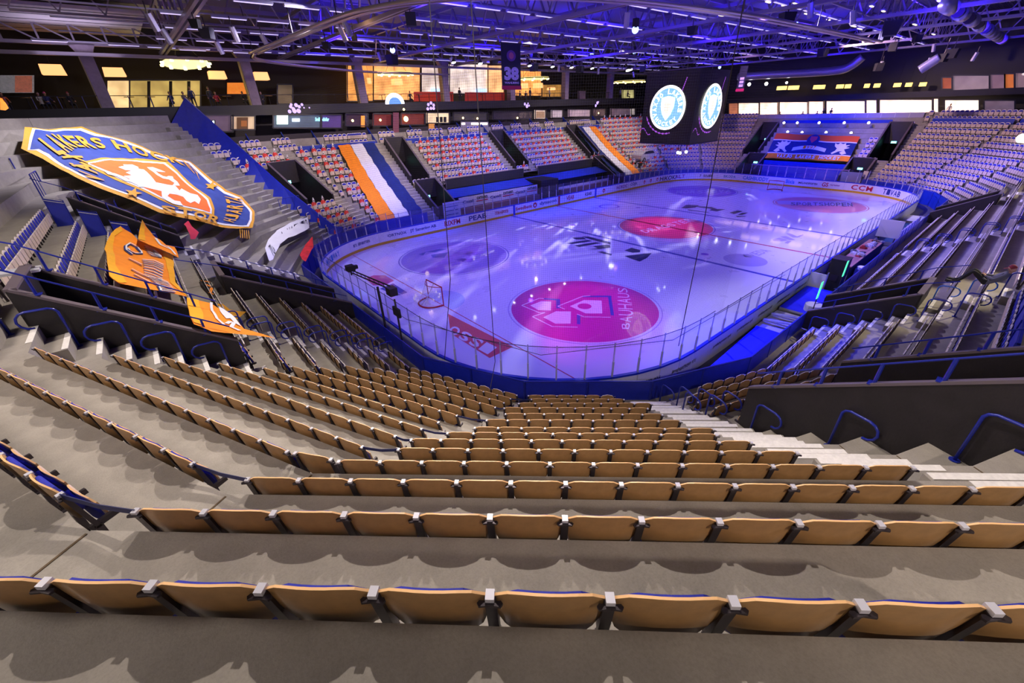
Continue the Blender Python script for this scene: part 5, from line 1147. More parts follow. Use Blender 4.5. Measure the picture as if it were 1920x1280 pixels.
# blue partition wall at the right end of the standing terrace
mb = MB(); L = []
for e in (-.8, 0, 2.5, 5, 8, 10.8, 12.5, 14.5): L.append((P(9, vtx(9, e), e), surf(max(0, e), 0)))
LE = (-.8, 0, 2.5, 5, 8, 10.8, 12.5, 14.5)
for i, ((p, z), (q, z2)) in enumerate(zip(L, L[1:])):
    h1, h2 = 1.5+max(0, LE[i])*.13, 1.5+max(0, LE[i+1])*.13
    sp, sq = (Vector((.93, .36, 0))*(.25+max(0, LE[j])*.13) for j in (i, i+1)); h1, h2 = 1.15+max(0, LE[i])*.035, 1.15+max(0, LE[i+1])*.035
    mb.add([p+Vector((0, 0, z-.6)), q+Vector((0, 0, z2-.6)), q+sq+Vector((0, 0, z2+h2)), p+sp+Vector((0, 0, z+h1))], ((0, 1, 2, 3),))
    mb.add([p+sp+Vector((.1, .04, z-.8)), q+sq+Vector((.1, .04, z2-.8)), q+sq+Vector((.1, .04, z2+h2)), p+sp+Vector((.1, .04, z+h1))], ((0, 3, 2, 1),))
    mb.add([p+sp+Vector((0, 0, z+h1)), q+sq+Vector((0, 0, z2+h2)), q+sq+Vector((.1, .04, z2+h2)), p+sp+Vector((.1, .04, z+h1))], ((0, 1, 2, 3),))
tag(mb.build('terrace_partition', BLUEP), 'tall blue partition wall running down beside the standing terrace', 'partition')
mb = MB(); mb.quad((-22.6, -22.35, 4.1), (-13.9, -22.35, 4.1), (-13.9, -22.35, 5.15), (-22.6, -22.35, 5.15)); 
t = thing('aisle_barrier', 'blue barrier behind the raised row where the person sits', 'barrier')
for i in range(5): x = -22.9+i*1.8; mb = MB(); mb.box(x, -22.92, tZ(7), x+1.72, -22.87, tZ(7)+1.35); mb.build('panel', BLUEP, t); mb = MB(); mb.box(x-.05, -22.94, tZ(7), x, -22.84, tZ(7)+1.42); mb.build('post', RAIL, t)
mb = MB(); mb.beam((-22.95, -22.9, tZ(7)+1.42), (-13.9, -22.9, tZ(7)+1.42), .06, .05); mb.build('top_rail', RAIL, t)
t = thing('aisle_barrier', 'blue panel barrier with white edging before the upper left seat rows', 'barrier')
for k in (2, 3, 4, 5):
    eo, ei = eK(k), eK(k+1)+.1; p, q = P(12, -4.25, eo-.18, tZ(k)), P(12, -4.25, ei, tZ(k))
    mb = MB(); mb.add([p, q, q+Vector((0, 0, .95)), p+Vector((0, 0, 1.15))], ((0, 1, 2, 3),)); mb.add([v+Vector((0, .04, 0)) for v in (p, q, q+Vector((0, 0, .95)), p+Vector((0, 0, 1.15)))], ((3, 2, 1, 0),)); mb.build('panel', BLUEP, t)
    mb = MB(); mb.tube([p+Vector((0, 0, 0)), p+Vector((0, 0, 1.2)), q+Vector((0, 0, 1.0)), q], .02, 5); mb.build('frame_tube', RAIL, t)
    mb = MB(); mb.tube([p+Vector((0, -.02, 1.08)), q+Vector((0, -.02, .88))], .012, 4); mb.build('white_edge', WHITE, t)
# crush barriers on the terrace
for i, (g, tt, k, L) in enumerate(((11, -14, 3, 3.0), (11, -17.5, 5, 3), (10, -20.5, 6, 3), (12, -11, 1, 2.2), (12, -14.5, 0, 2.2), (10, -23, 9, 2.6), (12, -12.5, 4, 2.4), (9, 19.5, 8, 2))):
    n = G[g][0]; t = thing('crush_barrier', 'blue tubular crush barrier on the grey standing terrace, %s of the group' % ORD[i+1], 'barrier', P(g, tt, eK(k)-.3, tZ(k)), atan2(n.y, n.x)-pi/2)
    mb = MB(); mb.tube([(-L/2, 0, 0), (-L/2, 0, 1.1), (L/2, 0, 1.1), (L/2, 0, 0)], .03, 6); mb.build('frame', RAIL, t)
    for x in (-L/6, L/6): mb = MB(); mb.tube([(x, 0, 0), (x, 0, 1.1)], .02, 5); mb.build('upright', RAIL, t)
# ---------------------------------------------------------------- big crest banner, taut over the standing terrace
GOLD = mat('gold_cloth', (.62, .30, .03), .8, noise=(2, .12)); BNV = mat('banner_blue_cloth', (.028, .055, .26), .8, noise=(1.2, .2)); BOR = mat('banner_orange_cloth', (.86, .15, .025), .8, noise=(1.5, .1)); BWH = mat('banner_white_cloth', (.74, .73, .80), .8, noise=(2, .05))
Sx = 2.977
out = [(118, 822), (130, 775), (137, 712), (250, 718), (360, 714), (455, 712), (544, 745), (628, 766), (712, 793), (800, 822), (875, 855), (950, 880), (1062, 897), (1178, 999), (1265, 1061), (1352, 1089), (1392, 1138), (1418, 1185), (1420, 1230), (1410, 1268), (1340, 1278), (1220, 1268), (1080, 1235), (880, 1185), (700, 1115), (560, 1055), (420, 995), (330, 945), (240, 875), (180, 848)]
w1 = [(155, 830), (165, 775), (180, 722), (250, 726), (360, 720), (452, 721), (536, 752), (628, 774), (711, 801), (792, 829), (866, 862), (945, 889), (1057, 906), (1169, 1006), (1257, 1069), (1343, 1098), (1380, 1147), (1404, 1190), (1405, 1228), (1390, 1262), (1330, 1266), (1225, 1252), (1090, 1218), (890, 1168), (715, 1098), (580, 1040), (440, 982), (350, 932), (262, 862), (205, 832)]
w2 = [(168, 828), (182, 775), (196, 730), (255, 734), (360, 729), (448, 731), (530, 762), (626, 784), (707, 811), (786, 838), (858, 871), (940, 899), (1048, 916), (1160, 1015), (1250, 1078), (1336, 1107), (1368, 1154), (1392, 1192), (1392, 1226), (1378, 1254), (1328, 1256), (1228, 1242), (1096, 1208), (898, 1158), (722, 1088), (590, 1030), (452, 972), (362, 922), (275, 854), (218, 828)]
sg = [(440, 912), (600, 890), (760, 880), (930, 905), (1000, 960), (1100, 1055), (1170, 1115), (1197, 1165), (1195, 1208), (1100, 1185), (1000, 1160), (880, 1112), (740, 1045), (600, 980), (500, 940)]
sw = [(475, 918), (610, 900), (760, 891), (920, 914), (988, 966), (1088, 1062), (1158, 1122), (1182, 1168), (1180, 1198), (1095, 1174), (1000, 1148), (885, 1100), (745, 1034), (610, 970), (520, 936)]
so = [(495, 922), (615, 908), (760, 899), (912, 921), (980, 972), (1080, 1068), (1150, 1128), (1172, 1170), (1170, 1190), (1095, 1166), (1004, 1140), (890, 1092), (752, 1026), (618, 962), (535, 934)]
lion = [(658, 945), (690, 938), (685, 928), (735, 925), (768, 940), (772, 952), (800, 958), (815, 972), (832, 990), (850, 1012), (866, 1032), (930, 1042), (975, 1048), (1000, 1070), (1010, 1062), (1060, 1088), (1098, 1100), (1118, 1122), (1108, 1145), (1085, 1128), (1062, 1138), (1040, 1124), (1022, 1102), (985, 1090), (945, 1085), (935, 1095), (975, 1118), (1005, 1124), (1022, 1150), (965, 1142), (930, 1122), (905, 1102), (900, 1072), (840, 1058), (800, 1048), (775, 1050), (770, 1040), (742, 1024), (715, 1012), (722, 1002), (690, 985), (735, 988), (700, 972), (735, 965), (695, 960)]
tail = [(818, 938), (850, 934), (922, 966), (880, 968), (862, 962), (880, 985), (905, 1000), (925, 1003), (938, 993), (962, 992), (965, 1008), (985, 1025), (1000, 1048), (960, 1046), (970, 1035), (940, 1018), (905, 1012), (870, 992), (845, 968), (830, 955)]
arm = [(572, 952), (600, 965), (640, 970), (700, 992), (742, 1020), (700, 1012), (650, 985), (600, 975)]
px = lambda L: [(x/Sx, y/Sx) for x, y in L]
pts = np.array([list(onbowl(u, v, 1.0)) for u, v in px(out)]); cen = pts.mean(0)
U_, s_, Vt = np.linalg.svd(pts-cen); nrm = Vector(Vt[2]); nrm = nrm if nrm.z > 0 else -nrm; pc = Vector(cen)+nrm*.25
def bp(u, v, lift=0):
    d = ray(u, v); s = (pc-CAM).dot(nrm)/d.dot(nrm); return CAM+d*s+nrm*lift
def bpl(L, lift): return [bp(u, v, lift) for u, v in px(L)]
ban = thing('crest_banner', 'huge blue and gold shield banner with white lion spread over the left standing terrace', 'banner', pc)
bx = nrm.cross(Vector((0, 0, 1))).normalized(); by = nrm.cross(bx)
def wavy(mb, name, m, amp=.07, par=ban, cc=pc, ex=bx, ey=by, nn=nrm, res=.5, mats=None):
    me = mb.mesh(name, mats or [m]); bm = bmesh.new(); bm.from_mesh(me); bmesh.ops.triangulate(bm, faces=bm.faces[:], ngon_method='EAR_CLIP')
    for _ in range(5):
        L = [e for e in bm.edges if e.calc_length() > res]
        if not L: break
        bmesh.ops.subdivide_edges(bm, edges=L, cuts=1); bmesh.ops.triangulate(bm, faces=[f for f in bm.faces if len(f.verts) > 3])
    for v in bm.verts:
        q = v.co-cc; a, b = q.dot(ex), q.dot(ey)
        v.co = v.co+nn*(amp*sin(a*1.3+b*.6)+amp*.6*sin(b*2.1-a*.5)+amp*.3*sin(a*3.7+1))-cc
    bm.normal_update(); bm.to_mesh(me); bm.free(); o = bpy.data.objects.new(name, me); COL.objects.link(o); o.parent = par; return o
def layer(L, lift, name, m):
    mb = MB(); mb.add(bpl(L, lift), [tuple(range(len(L)))]); return wavy(mb, name, m)
layer(out, 0, 'gold_border', GOLD); layer(w1, .02, 'white_line', BWH); layer(w2, .04, 'blue_field', BNV); layer(sg, .06, 'shield_rim', GOLD); layer(sw, .08, 'shield_line', BWH); layer(so, .10, 'shield_field', BOR)
layer(lion, .12, 'lion', BWH); layer(tail, .12, 'lion_tail', BWH); layer(arm, .12, 'lion_arm', BWH)
for name, text, lo, up, b in (('lettering', 'LAKERS', [(325, 872), (390, 862), (420, 838), (480, 830), (540, 836), (600, 836)], [(205, 792), (270, 758), (350, 756), (430, 760), (495, 768), (560, 778)], .03),
                     ('lettering', 'HOCKEY', [(640, 833), (692, 848), (791, 873), (883, 898), (971, 923), (1044, 944), (1100, 990), (1132, 1022)], [(602, 790), (650, 803), (749, 828), (841, 852), (929, 876), (1002, 897), (1072, 946), (1104, 978)], .03),
                     ('lettering', 'VÄX', [(608, 1032), (560, 985), (500, 932), (450, 880)], [(492, 1003), (425, 950), (350, 886), (300, 842)], .04),
                     ('lettering', 'STOR', [(905, 1188), (1010, 1215), (1110, 1242), (1215, 1262)], [(885, 1150), (1000, 1172), (1110, 1192), (1245, 1218)], .03),
                     ('lettering', 'HJÄRTA', [(1300, 1248), (1345, 1200), (1358, 1150), (1350, 1105)], [(1245, 1235), (1262, 1190), (1262, 1140), (1245, 1095)], .03)):
    mb = MB(); strip_text(mb, text, [tuple(q) for q in bpl(lo, .12)], [tuple(q) for q in bpl(up, .12)], 0, b); wavy(mb, name, GOLD)
for cx, cy, r in ((740, 1090, 48), (1178, 1042, 36)):
    L = []
    for i in range(10): a = -pi/2+i*pi/5+.3; rr = r if i % 2 == 0 else r*.42; L.append((cx+rr*1.1*cos(a), cy+rr*.75*sin(a)))
    layer(L, .12, 'star', GOLD)
mb = MB(); 
for i in range(5): mb.tube([bp(450+i*4, 430+i*.6), bp(448+i*4, 436+i*.5)+Vector((0, 0, -.35))], .03, 5)
mb.build('gold_fringe', GOLD, ban, loc=-pc)
# ---------------------------------------------------------------- orange flags
def sheet_on(name, lab, out_, strokes, h=1.0, base=OR, cat='flag', extra=()):
    p0 = [onbowl(u, v, h) for u, v in out_]; c = sum(p0, Vector())/len(p0); A = np.array([list(q-c) for q in p0]); _, _, vt_ = np.linalg.svd(A); n = Vector(vt_[2]); n = n if n.z > 0 else -n; c = c+n*.12
    ex = n.cross(Vector((0, 0, 1))).normalized(); ey = n.cross(ex)
    def pp(u, v, l=0): d = ray(u, v); return CAM+d*((c-CAM).dot(n)/d.dot(n))+n*l
    r = thing(name, lab, cat, c)
    def lay(L, lift, nm, m): mb = MB(); mb.add([pp(u, v, lift) for u, v in L], [tuple(range(len(L)))]); return wavy(mb, nm, m, .05, r, c, ex, ey, n, .3)
    lay(out_, 0, 'cloth', base)
    for nm, L, m, lift in extra: lay(L, lift, nm, m)
    for pl, w, m, lift in strokes:
        mb = MB(); q = [pp(u, v, lift) for u, v in pl]
        for i in range(len(q)-1):
            d = (q[i+1]-q[i]).normalized(); s = n.cross(d).normalized()*w/2; mb.quad(q[i]-s-d*w*.2, q[i+1]-s+d*w*.2, q[i+1]+s+d*w*.2, q[i]+s-d*w*.2)
        wavy(mb, 'script_stroke', m, .05, r, c, ex, ey, n, .3)
    return r
def c2(x, y): return (180+x/7.11, 380+y/7.11)
AMB = mat('amber_cloth', (.86, .40, .01), .8, noise=(2, .12))
S1 = []
loop = [(470, 700), (400, 640), (400, 565), (450, 545), (540, 590), (600, 650), (600, 690), (520, 690), (440, 640), (430, 600), (400, 620)]
S1 += [([c2(*q) for q in loop], .10, NV, .03), ([c2(x+8, y-6) for x, y in loop], .05, BWH, .05)]
for i in range(7):
    a = [(640+i*14, 590+i*22), (760, 640+i*16), (860, 720+i*6)]; S1 += [([c2(*q) for q in a], .075, NV, .03), ([c2(x+6, y-7) for x, y in a], .045, BWH, .05)]
for i in range(8):
    a = [(610+i*6, 780+i*24), (760, 800+i*26), (880, 860+i*24)]; S1 += [([c2(*q) for q in a], .07, NV, .03), ([c2(x+5, y-8) for x, y in a], .045, BWH, .05)]
for i in range(8):
    a = [(700+i*24, 980+i*22), (860, 1010+i*22), (960+i*14, 1060+i*18)]; S1 += [([c2(*q) for q in a], .07, NV, .03), ([c2(x+5, y-8) for x, y in a], .045, BWH, .05)]
for a in ([(430, 770), (600, 850)], [(475, 885), (700, 985)], [(510, 950), (720, 1050)]): S1 += [([c2(*q) for q in a], .06, NV, .03), ([c2(x+5, y-7) for x, y in a], .035, BWH, .05)]
sheet_on('orange_flag', 'large orange flag with white and navy script hung over the left seat rows', [c2(*q) for q in ((200, 410), (325, 320), (400, 380), (560, 510), (720, 560), (870, 620), (1030, 690), (1025, 900), (1060, 1040), (1220, 1240), (1140, 1215), (900, 1150), (600, 1110), (300, 1080), (180, 960), (110, 620), (150, 500))], S1, 1.2, OR,
         extra=[('amber_edge', [c2(*q) for q in ((200, 410), (325, 320), (345, 400), (250, 440), (225, 620), (260, 830), (420, 1050), (300, 1080), (180, 960), (110, 620), (150, 500))], AMB, .02), ('amber_edge', [c2(*q) for q in ((880, 625), (1030, 690), (1025, 900), (1060, 1040), (1220, 1240), (1140, 1180), (1000, 1050), (940, 900))], AMB, .02)])
sheet_on('orange_flag', 'smaller pointed orange flag with white letters behind the large orange flag', [c2(*q) for q in ((555, 505), (605, 250), (680, 330), (830, 480), (930, 570), (1040, 600), (1110, 720), (1000, 670), (870, 620), (700, 560))], [([c2(790, 480), c2(860, 580), c2(1000, 640)], .09, BWH, .03), ([c2(830, 560), c2(950, 600), c2(1060, 690)], .07, BWH, .03)], 1.5, OR,
         extra=[('amber_edge', [c2(*q) for q in ((555, 505), (605, 250), (650, 320), (655, 520))], AMB, .02)])
def c3(x, y): return (340+x/7.11, 440+y/7.11)
sheet_on('orange_flag', 'orange flag with a white lion draped over the near left parapet', [c3(*q) for q in ((80, 820), (250, 860), (400, 900), (560, 1000), (740, 1170), (830, 1270), (1240, 1400), (700, 1330), (400, 1300), (160, 1210), (110, 1060))],
         [([c3(400, 900), c3(410, 1010), c3(470, 1130), c3(560, 1210)], .07, BWH, .03), ([c3(600, 1200), c3(640, 1180), c3(690, 1200), c3(660, 1250), c3(760, 1300)], .10, BWH, .03)], 1.3, OR,
         extra=[('amber_edge', [c3(*q) for q in ((80, 820), (235, 858), (290, 1050), (300, 1230), (160, 1190), (110, 1060))], AMB, .02), ('lion_head', [c3(*q) for q in ((505, 950), (560, 985), (640, 1060), (720, 1160), (790, 1250), (700, 1200), (640, 1140), (590, 1140), (540, 1080), (510, 1010))], BWH, .03)])
sheet_on('amber_cloth', 'crumpled amber cloth lying between the left seat rows', [c3(*q) for q in ((440, 890), (560, 905), (640, 1000), (740, 1030), (860, 1045), (740, 1130), (640, 1110), (600, 1010))], [], .5, AMB, 'cloth')
sheet_on('patterned_cloth', 'black and orange patterned cloth heap on the left steps', [c3(*q) for q in ((240, 590), (330, 575), (460, 560), (440, 600), (390, 640), (420, 720), (480, 820), (420, 850), (330, 740), (260, 650))], [([c3(270, 620), c3(370, 640)], .12, OR, .03), ([c3(330, 670), c3(380, 700)], .1, OR, .03), ([c3(400, 720), c3(380, 790), c3(420, 800)], .1, OR, .03)], .5, BLACK, 'cloth')
sheet_on('red_cloth', 'dark red cloth hanging over a blue rail below the crest banner', [(346, 418), (353, 413), (372, 437), (366, 448), (358, 447)], [], 1.2, mat('red_cloth', (.55, .01, .05), .8), 'cloth')
sheet_on('red_banner', 'bright red banner hanging by the boards at the left corner', [(566, 485), (562, 478), (572, 458), (586, 445), (588, 462), (578, 482), (573, 489)], [], 1.0, mat('red_banner_cloth', (.75, .02, .02), .8, noise=(2, .5)), 'banner')
t = sheet_on('text_banner', 'white banner with black hand painted letters on the terrace rail', [(497, 463), (504, 448), (519, 430), (548, 417), (577, 406), (580, 428), (560, 438), (540, 447), (526, 458), (516, 473), (512, 486), (505, 491)], [], 1.0, BWH, 'banner')
lo = [onbowl(u, v, 1.02) for u, v in ((512, 482), (524, 460), (545, 444), (578, 428))]; up = [onbowl(u, v, 1.02) for u, v in ((503, 462), (517, 440), (545, 424), (576, 410))]
for L in (lo, up):
    for i, q in enumerate(L): d = (q-CAM).normalized(); L[i] = q-d*.35
mb = MB(); strip_text(mb, 'TUNSELLA VAINIO', [tuple(q) for q in lo], [tuple(q) for q in up], 0, .0); mb.build('lettering', TB, t, loc=-t.location)
sheet_on('orange_flag', 'orange flag edge hanging at the far left of the upper balcony', [(0, 180), (5, 182), (16, 205), (10, 209), (0, 208)], [], 3.0, OR, 'flag')
# ---------------------------------------------------------------- far end banner
q = [ux(1456, 250, 38.6), ux(1613, 256, 38.6), ux(1590, 304, 34.2), ux(1434, 296, 34.2)]
q = [onbowl(u, v, 1.0) for u, v in ((1456, 250), (1613, 256), (1590, 303), (1434, 296))]
def bq(s, t_, l=0): return lerp(lerp(q[3], q[2], s), lerp(q[0], q[1], s), t_)+Vector((-.6, 0, .8))*l
t = thing('club_banner', 'wide orange, navy and white club banner with two lions on the far end stand', 'banner', (0, 0, 0))
def bband(t0, t1, m, nm, l=0, s0=0, s1=1):
    mb = MB(); mb.grid([[bq(lerp(s0, s1, i/12), lerp(t0, t1, j/3), l)+Vector((0, 0, .04*sin(i*1.3))) for i in range(13)] for j in range(4)]); mb.build(nm, m, t)
bband(0, .2, OR, 'orange_band'); bband(.2, .235, BWH, 'white_line'); bband(.235, .72, NV, 'navy_band'); bband(.72, .76, BWH, 'white_line'); bband(.76, 1, mat('red_orange_cloth', (.78, .10, .02), .8), 'red_band')
lp = [(.05, .1), (.3, .0), (.5, .15), (.35, .3), (.6, .25), (.9, .0), (1, .1), (.8, .3), (.75, .5), (.95, .7), (1, .95), (.8, .85), (.7, 1), (.5, .9), (.35, 1.0), (.3, .8), (.05, .85), (.25, .65), (.0, .6), (.3, .45), (.2, .3)]
for s0, s1 in ((.06, .24), (.95, .77)):
    mb = MB(); mb.add([bq(lerp(s0, s1, a), lerp(.24, .70, b), .08) for a, b in lp], [tuple(range(len(lp)))]); mb.build('lion', BWH, t)
mb = MB(); mb.add([bq(.5+.075*cos(2*pi*i/24), .78+.21*sin(2*pi*i/24), .10) for i in range(24)], [tuple(range(24))]); mb.build('crest_disc', NV, t)
mb = MB(); mb.add([bq(.5+x, .78+y, .14) for x, y in ((-.04, .12), (.04, .12), (.04, 0), (0, -.14), (-.04, 0))], [(4, 3, 2, 1, 0)]); mb.build('crest_shield', mat('crest_red', (.7, .05, .12), .7), t)
mb = MB(); mb.add([bq(lerp(.30, .70, i/10), .44+.10*sin(pi*i/10), .10) for i in range(11)]+[bq(lerp(.70, .30, i/10), .30+.10*sin(pi*(10-i)/10), .10) for i in range(11)], [tuple(range(22))]); mb.build('ribbon', BWH, t)
mb = MB(); strip_text(mb, '1997', [tuple(bq(.42, .40, .14)), tuple(bq(.58, .40, .14))], [tuple(bq(.42, .52, .14)), tuple(bq(.58, .52, .14))], 0, .02); mb.build('lettering', OR, t)
mb = MB(); strip_text(mb, 'VÄXJÖ LAKERS HOCKEY', [tuple(bq(.14, .03, .08)), tuple(bq(.9, .03, .08))], [tuple(bq(.14, .16, .08)), tuple(bq(.9, .16, .08))], 0, .03); mb.build('lettering', BWH, t)
# ---------------------------------------------------------------- scoreboard cube
SB = mat('scoreboard_black', (.010, .008, .016), .35); LW = mat('screen_white', (1, .97, .88), .4, emit=1.9); LB = mat('screen_pale_blue', (.28, .62, .86), .4, emit=1.0); LC = mat('screen_cream', (1, .86, .62), .4, emit=1.2); LP = mat('screen_purple_glint', (.5, .12, .7), .4, emit=.7)
sb = thing('scoreboard_cube', 'black hanging scoreboard cube showing a round white and blue club crest', 'scoreboard', (.1, 0, 7.45)); hs, H = 2.38, 5.3
mb = MB(); n = 20; ring0 = []
for i in range(n*4):
    k, f = divmod(i, n); a = (f/n-.5)*2; bul = .10*(1-a*a)
    x, y = [(a*hs, -hs-bul), (hs+bul, a*hs), (-a*hs, hs+bul), (-hs-bul, -a*hs)][k]; ring0.append((x, y))
mb.prism(ring0, (0, 0, 0), (1, 0, 0), (0, 1, 0), (0, 0, 1), H); mb.build('housing', SB, sb)
mb = MB(); mb.tube([(x*1.005, y*1.005, .05) for x, y in ring0], .05, 5, closed=True); mb.build('lower_rim', STEEL, sb)
for nm, axis, right in (('end', Vector((-1, 0, 0)), Vector((0, -1, 0))), ('side', Vector((0, -1, 0)), Vector((1, 0, 0)))):
    c = axis*(hs+.13)+Vector((0, 0, 2.72)); up = Vector((0, 0, 1)); R_ = 1.62
    mb = MB()
    def dsc(r, l, mi, r2=None): mb.add([c+axis*l+right*(r*cos(2*pi*i/48))+up*((r2 or r)*sin(2*pi*i/48)) for i in range(48)], [tuple(range(48))], mi)
    dsc(R_, 0, 0); dsc(1.42, .01, 1); dsc(.98, .02, 0) if False else None
    for i, ch in enumerate('VÄXJÖ LAKERS'):
        if ch == ' ': continue
        a = radians(205-i*19.5); p = c+axis*.02+right*(1.17*cos(a))+up*(1.17*sin(a)); e1 = right*sin(a)-up*cos(a); e2 = right*cos(a)+up*sin(a); put_text(mb, ch, p, e1, e2, .30, .36, 0, .03)
    for i, ch in enumerate('HOCKEY'):
        a = radians(225+i*18); p = c+axis*.02+right*(1.17*cos(a))+up*(1.17*sin(a)); put_text(mb, ch, p, -right*sin(a)+up*cos(a), -(right*cos(a)+up*sin(a)), .26, .34, 0, .03)
    shp = [(-.62, .72), (0, .86), (.62, .72), (.60, .1), (.40, -.45), (0, -.92), (-.40, -.45), (-.60, .1)]
    mb.add([c+axis*.03+right*x+up*y for x, y in shp], [tuple(range(8))], 0); mb.add([c+axis*.04+right*x*.5+up*y*.5 for x, y in shp], [tuple(range(8))], 2)
    mb.build('screen_crest', [LW, LB, LC], sb)
    mb = MB()
    for i in range(26): a = radians(200+i*3.4); p = c+axis*.03+right*(1.95*cos(a))+up*(1.9*sin(a)); mb.disc(p, .035+.02*(i % 3), 6, axis, 0)
    for i in range(14): p = c+axis*.03+right*(1.15+.02*i)+up*(1.2+.065*i); mb.disc(p, .03+.015*(i % 2), 6, axis, 0)
    for i in range(14): p = c+axis*.03+right*(-2.4+.08*i)+up*(-1.75+.25*sin(i*.4)); mb.disc(p, .03+.02*(i % 2), 6, axis, 0)
    mb.build('screen_glints', LP, sb)
for x, y in ((-2, -1), (0, 2), (2, -1), (-1, 2)): mb = MB(); mb.tube([(x, y, H), (x*.9, y*.9, H+3.6)], .02, 5); mb.build('cable', mat('tan_cable', (.35, .3, .2), .6), sb)
t = thing('show_light', 'cluster of bright white lights under the scoreboard', 'lamp', (0, 0, 6.6))
for x, y in ((0, -.4), (.3, 0), (1.2, -.3)): mb = MB(); mb.disc((x, y, 0), .12, 10, (-.7, -.5, -.2), .05); mb.build('lens', mat('cold_lens', (.8, .85, 1), .3, emit=9), t); mb = MB(); mb.tube([(x, y, 0), (x, y, .85)], .03, 5); mb.build('stem', BLACK, t)
# ---------------------------------------------------------------- roof
DK = mat('corrugated_deck', (.24, .23, .32), .45, .4); nt = DK.node_tree; tc = nt.nodes.new('ShaderNodeTexCoord'); wv = nt.nodes.new('ShaderNodeTexWave'); wv.inputs['Scale'].default_value = 2.2; wv.bands_direction = 'Y'
bmp = nt.nodes.new('ShaderNodeBump'); bmp.inputs['Strength'].default_value = .8; bmp.inputs['Distance'].default_value = .08; nt.links.new(tc.outputs['Object'], wv.inputs['Vector']); nt.links.new(wv.outputs['Fac'], bmp.inputs['Height']); nt.links.new(bmp.outputs[0], nt.nodes['Principled BSDF'].inputs['Normal'])
mb = MB(); mb.box(-56, -40, 19.3, 54, 42, 19.5); struct(mb.build('ceiling', DK))
mb = MB(); mb.box(-42.5, 24.2, 17.3, -33.4, 36, 17.5); 
soff = mb.build('ceiling_soffit', mat('pale_soffit', (.52, .47, .50), .6, noise=(1.5, .1))); struct(soff)
for i in range(5): mb = MB(); mb.box(-42.5, 25+i*2.3, 17.27, -33.4, 25.04+i*2.3, 17.30); mb.build('joint', STEEL, soff)
TS = mat('truss_steel', (.24, .20, .26), .38, .35)
TX = [-42.4, -32.6, -23.2, -13.2, -2.6, 7.8, 17.9, 28.3, 38.3]
for i, x in enumerate(TX):
    zb, zt_, y0, y1 = 15.45, 17.9, -34, 30.6
    if i == 0: zb, zt_, y0 = 16.4, 18.6, -34
    t = thing('roof_truss', 'long steel roof truss across the hall, %s from the near end' % ORD[i+1], 'truss', (x, y0, zb))
    L = y1-y0
    for dx in (-.16, .16): mb = MB(); mb.box(dx-.09, 0, 0, dx+.09, L, .2); mb.build('bottom_chord', TS, t)
    mb = MB(); mb.box(-.14, 0, zt_-zb, .14, L, zt_-zb+.24); mb.build('top_chord', TS, t)
    n = 26
    for j in range(n):
        a, b = L*j/n, L*(j+1)/n; m_ = (a+b)/2
        mb = MB(); mb.beam((0, a, .2), (0, m_, zt_-zb), .10, .10); mb.beam((0, m_, zt_-zb), (0, b, .2), .10, .10); mb.build('web_brace', TS, t)
mb_ = None
for j, y in enumerate((-28, -22, -16, -10, -4, 2, 8, 14, 20, 26)):
    mb = MB(); mb.box(-44, y-.09, 18.15, 46, y+.09, 18.45); tag(mb.build('roof_purlin', TS), None, 'purlin', 'purlins above the trusses'); bpy.data.objects[-1] if False else None
    COL.objects[-1]['label'] = 'long straight purlin above the trusses, %s from the right of the hall' % ORD[j+1]
# diagonal lattice between trusses, longitudinal
for j, y in enumerate((-9, 4, 17)):
    t = thing('lattice_girder', 'lengthwise lattice girder high under the roof, %s from the right' % ORD[j+1], 'truss', (-40, y, 15.9))
    mb = MB(); mb.box(0, -.06, 0, 82, .06, .12); mb.build('lower_chord', TS, t); mb = MB(); mb.box(0, -.06, 2.0, 82, .06, 2.12); mb.build('upper_chord', TS, t)
    for k in range(41): mb = MB(); mb.beam((k*2, 0, .1), (k*2+1, 0, 2.0), .07, .07); mb.beam((k*2+1, 0, 2.0), (k*2+2, 0, .1), .07, .07); mb.build('lattice_brace', TS, t)
t = thing('eave_truss', 'long eave truss carried by the concourse columns', 'truss', (-50, 31.2, 15.95))
for z, h in ((0, .22), (1.45, .24)): mb = MB(); mb.box(0, -.15, z, 90, .15, z+h); mb.build('chord', TS, t)
for k in range(45):
    mb = MB(); mb.beam((k*2, 0, .2), (k*2, 0, 1.45), .12, .12); mb.beam((k*2, 0, 1.4), (k*2+2, 0, .2), .10, .10); mb.build('web_brace', TS, t)
mb = MB(); mb.box(-50, 30.6, 15.2, 40, 30.8, 15.45); tag(mb.build('eave_beam', TS), 'slim purple lit beam along the eave above the concourse', 'beam')
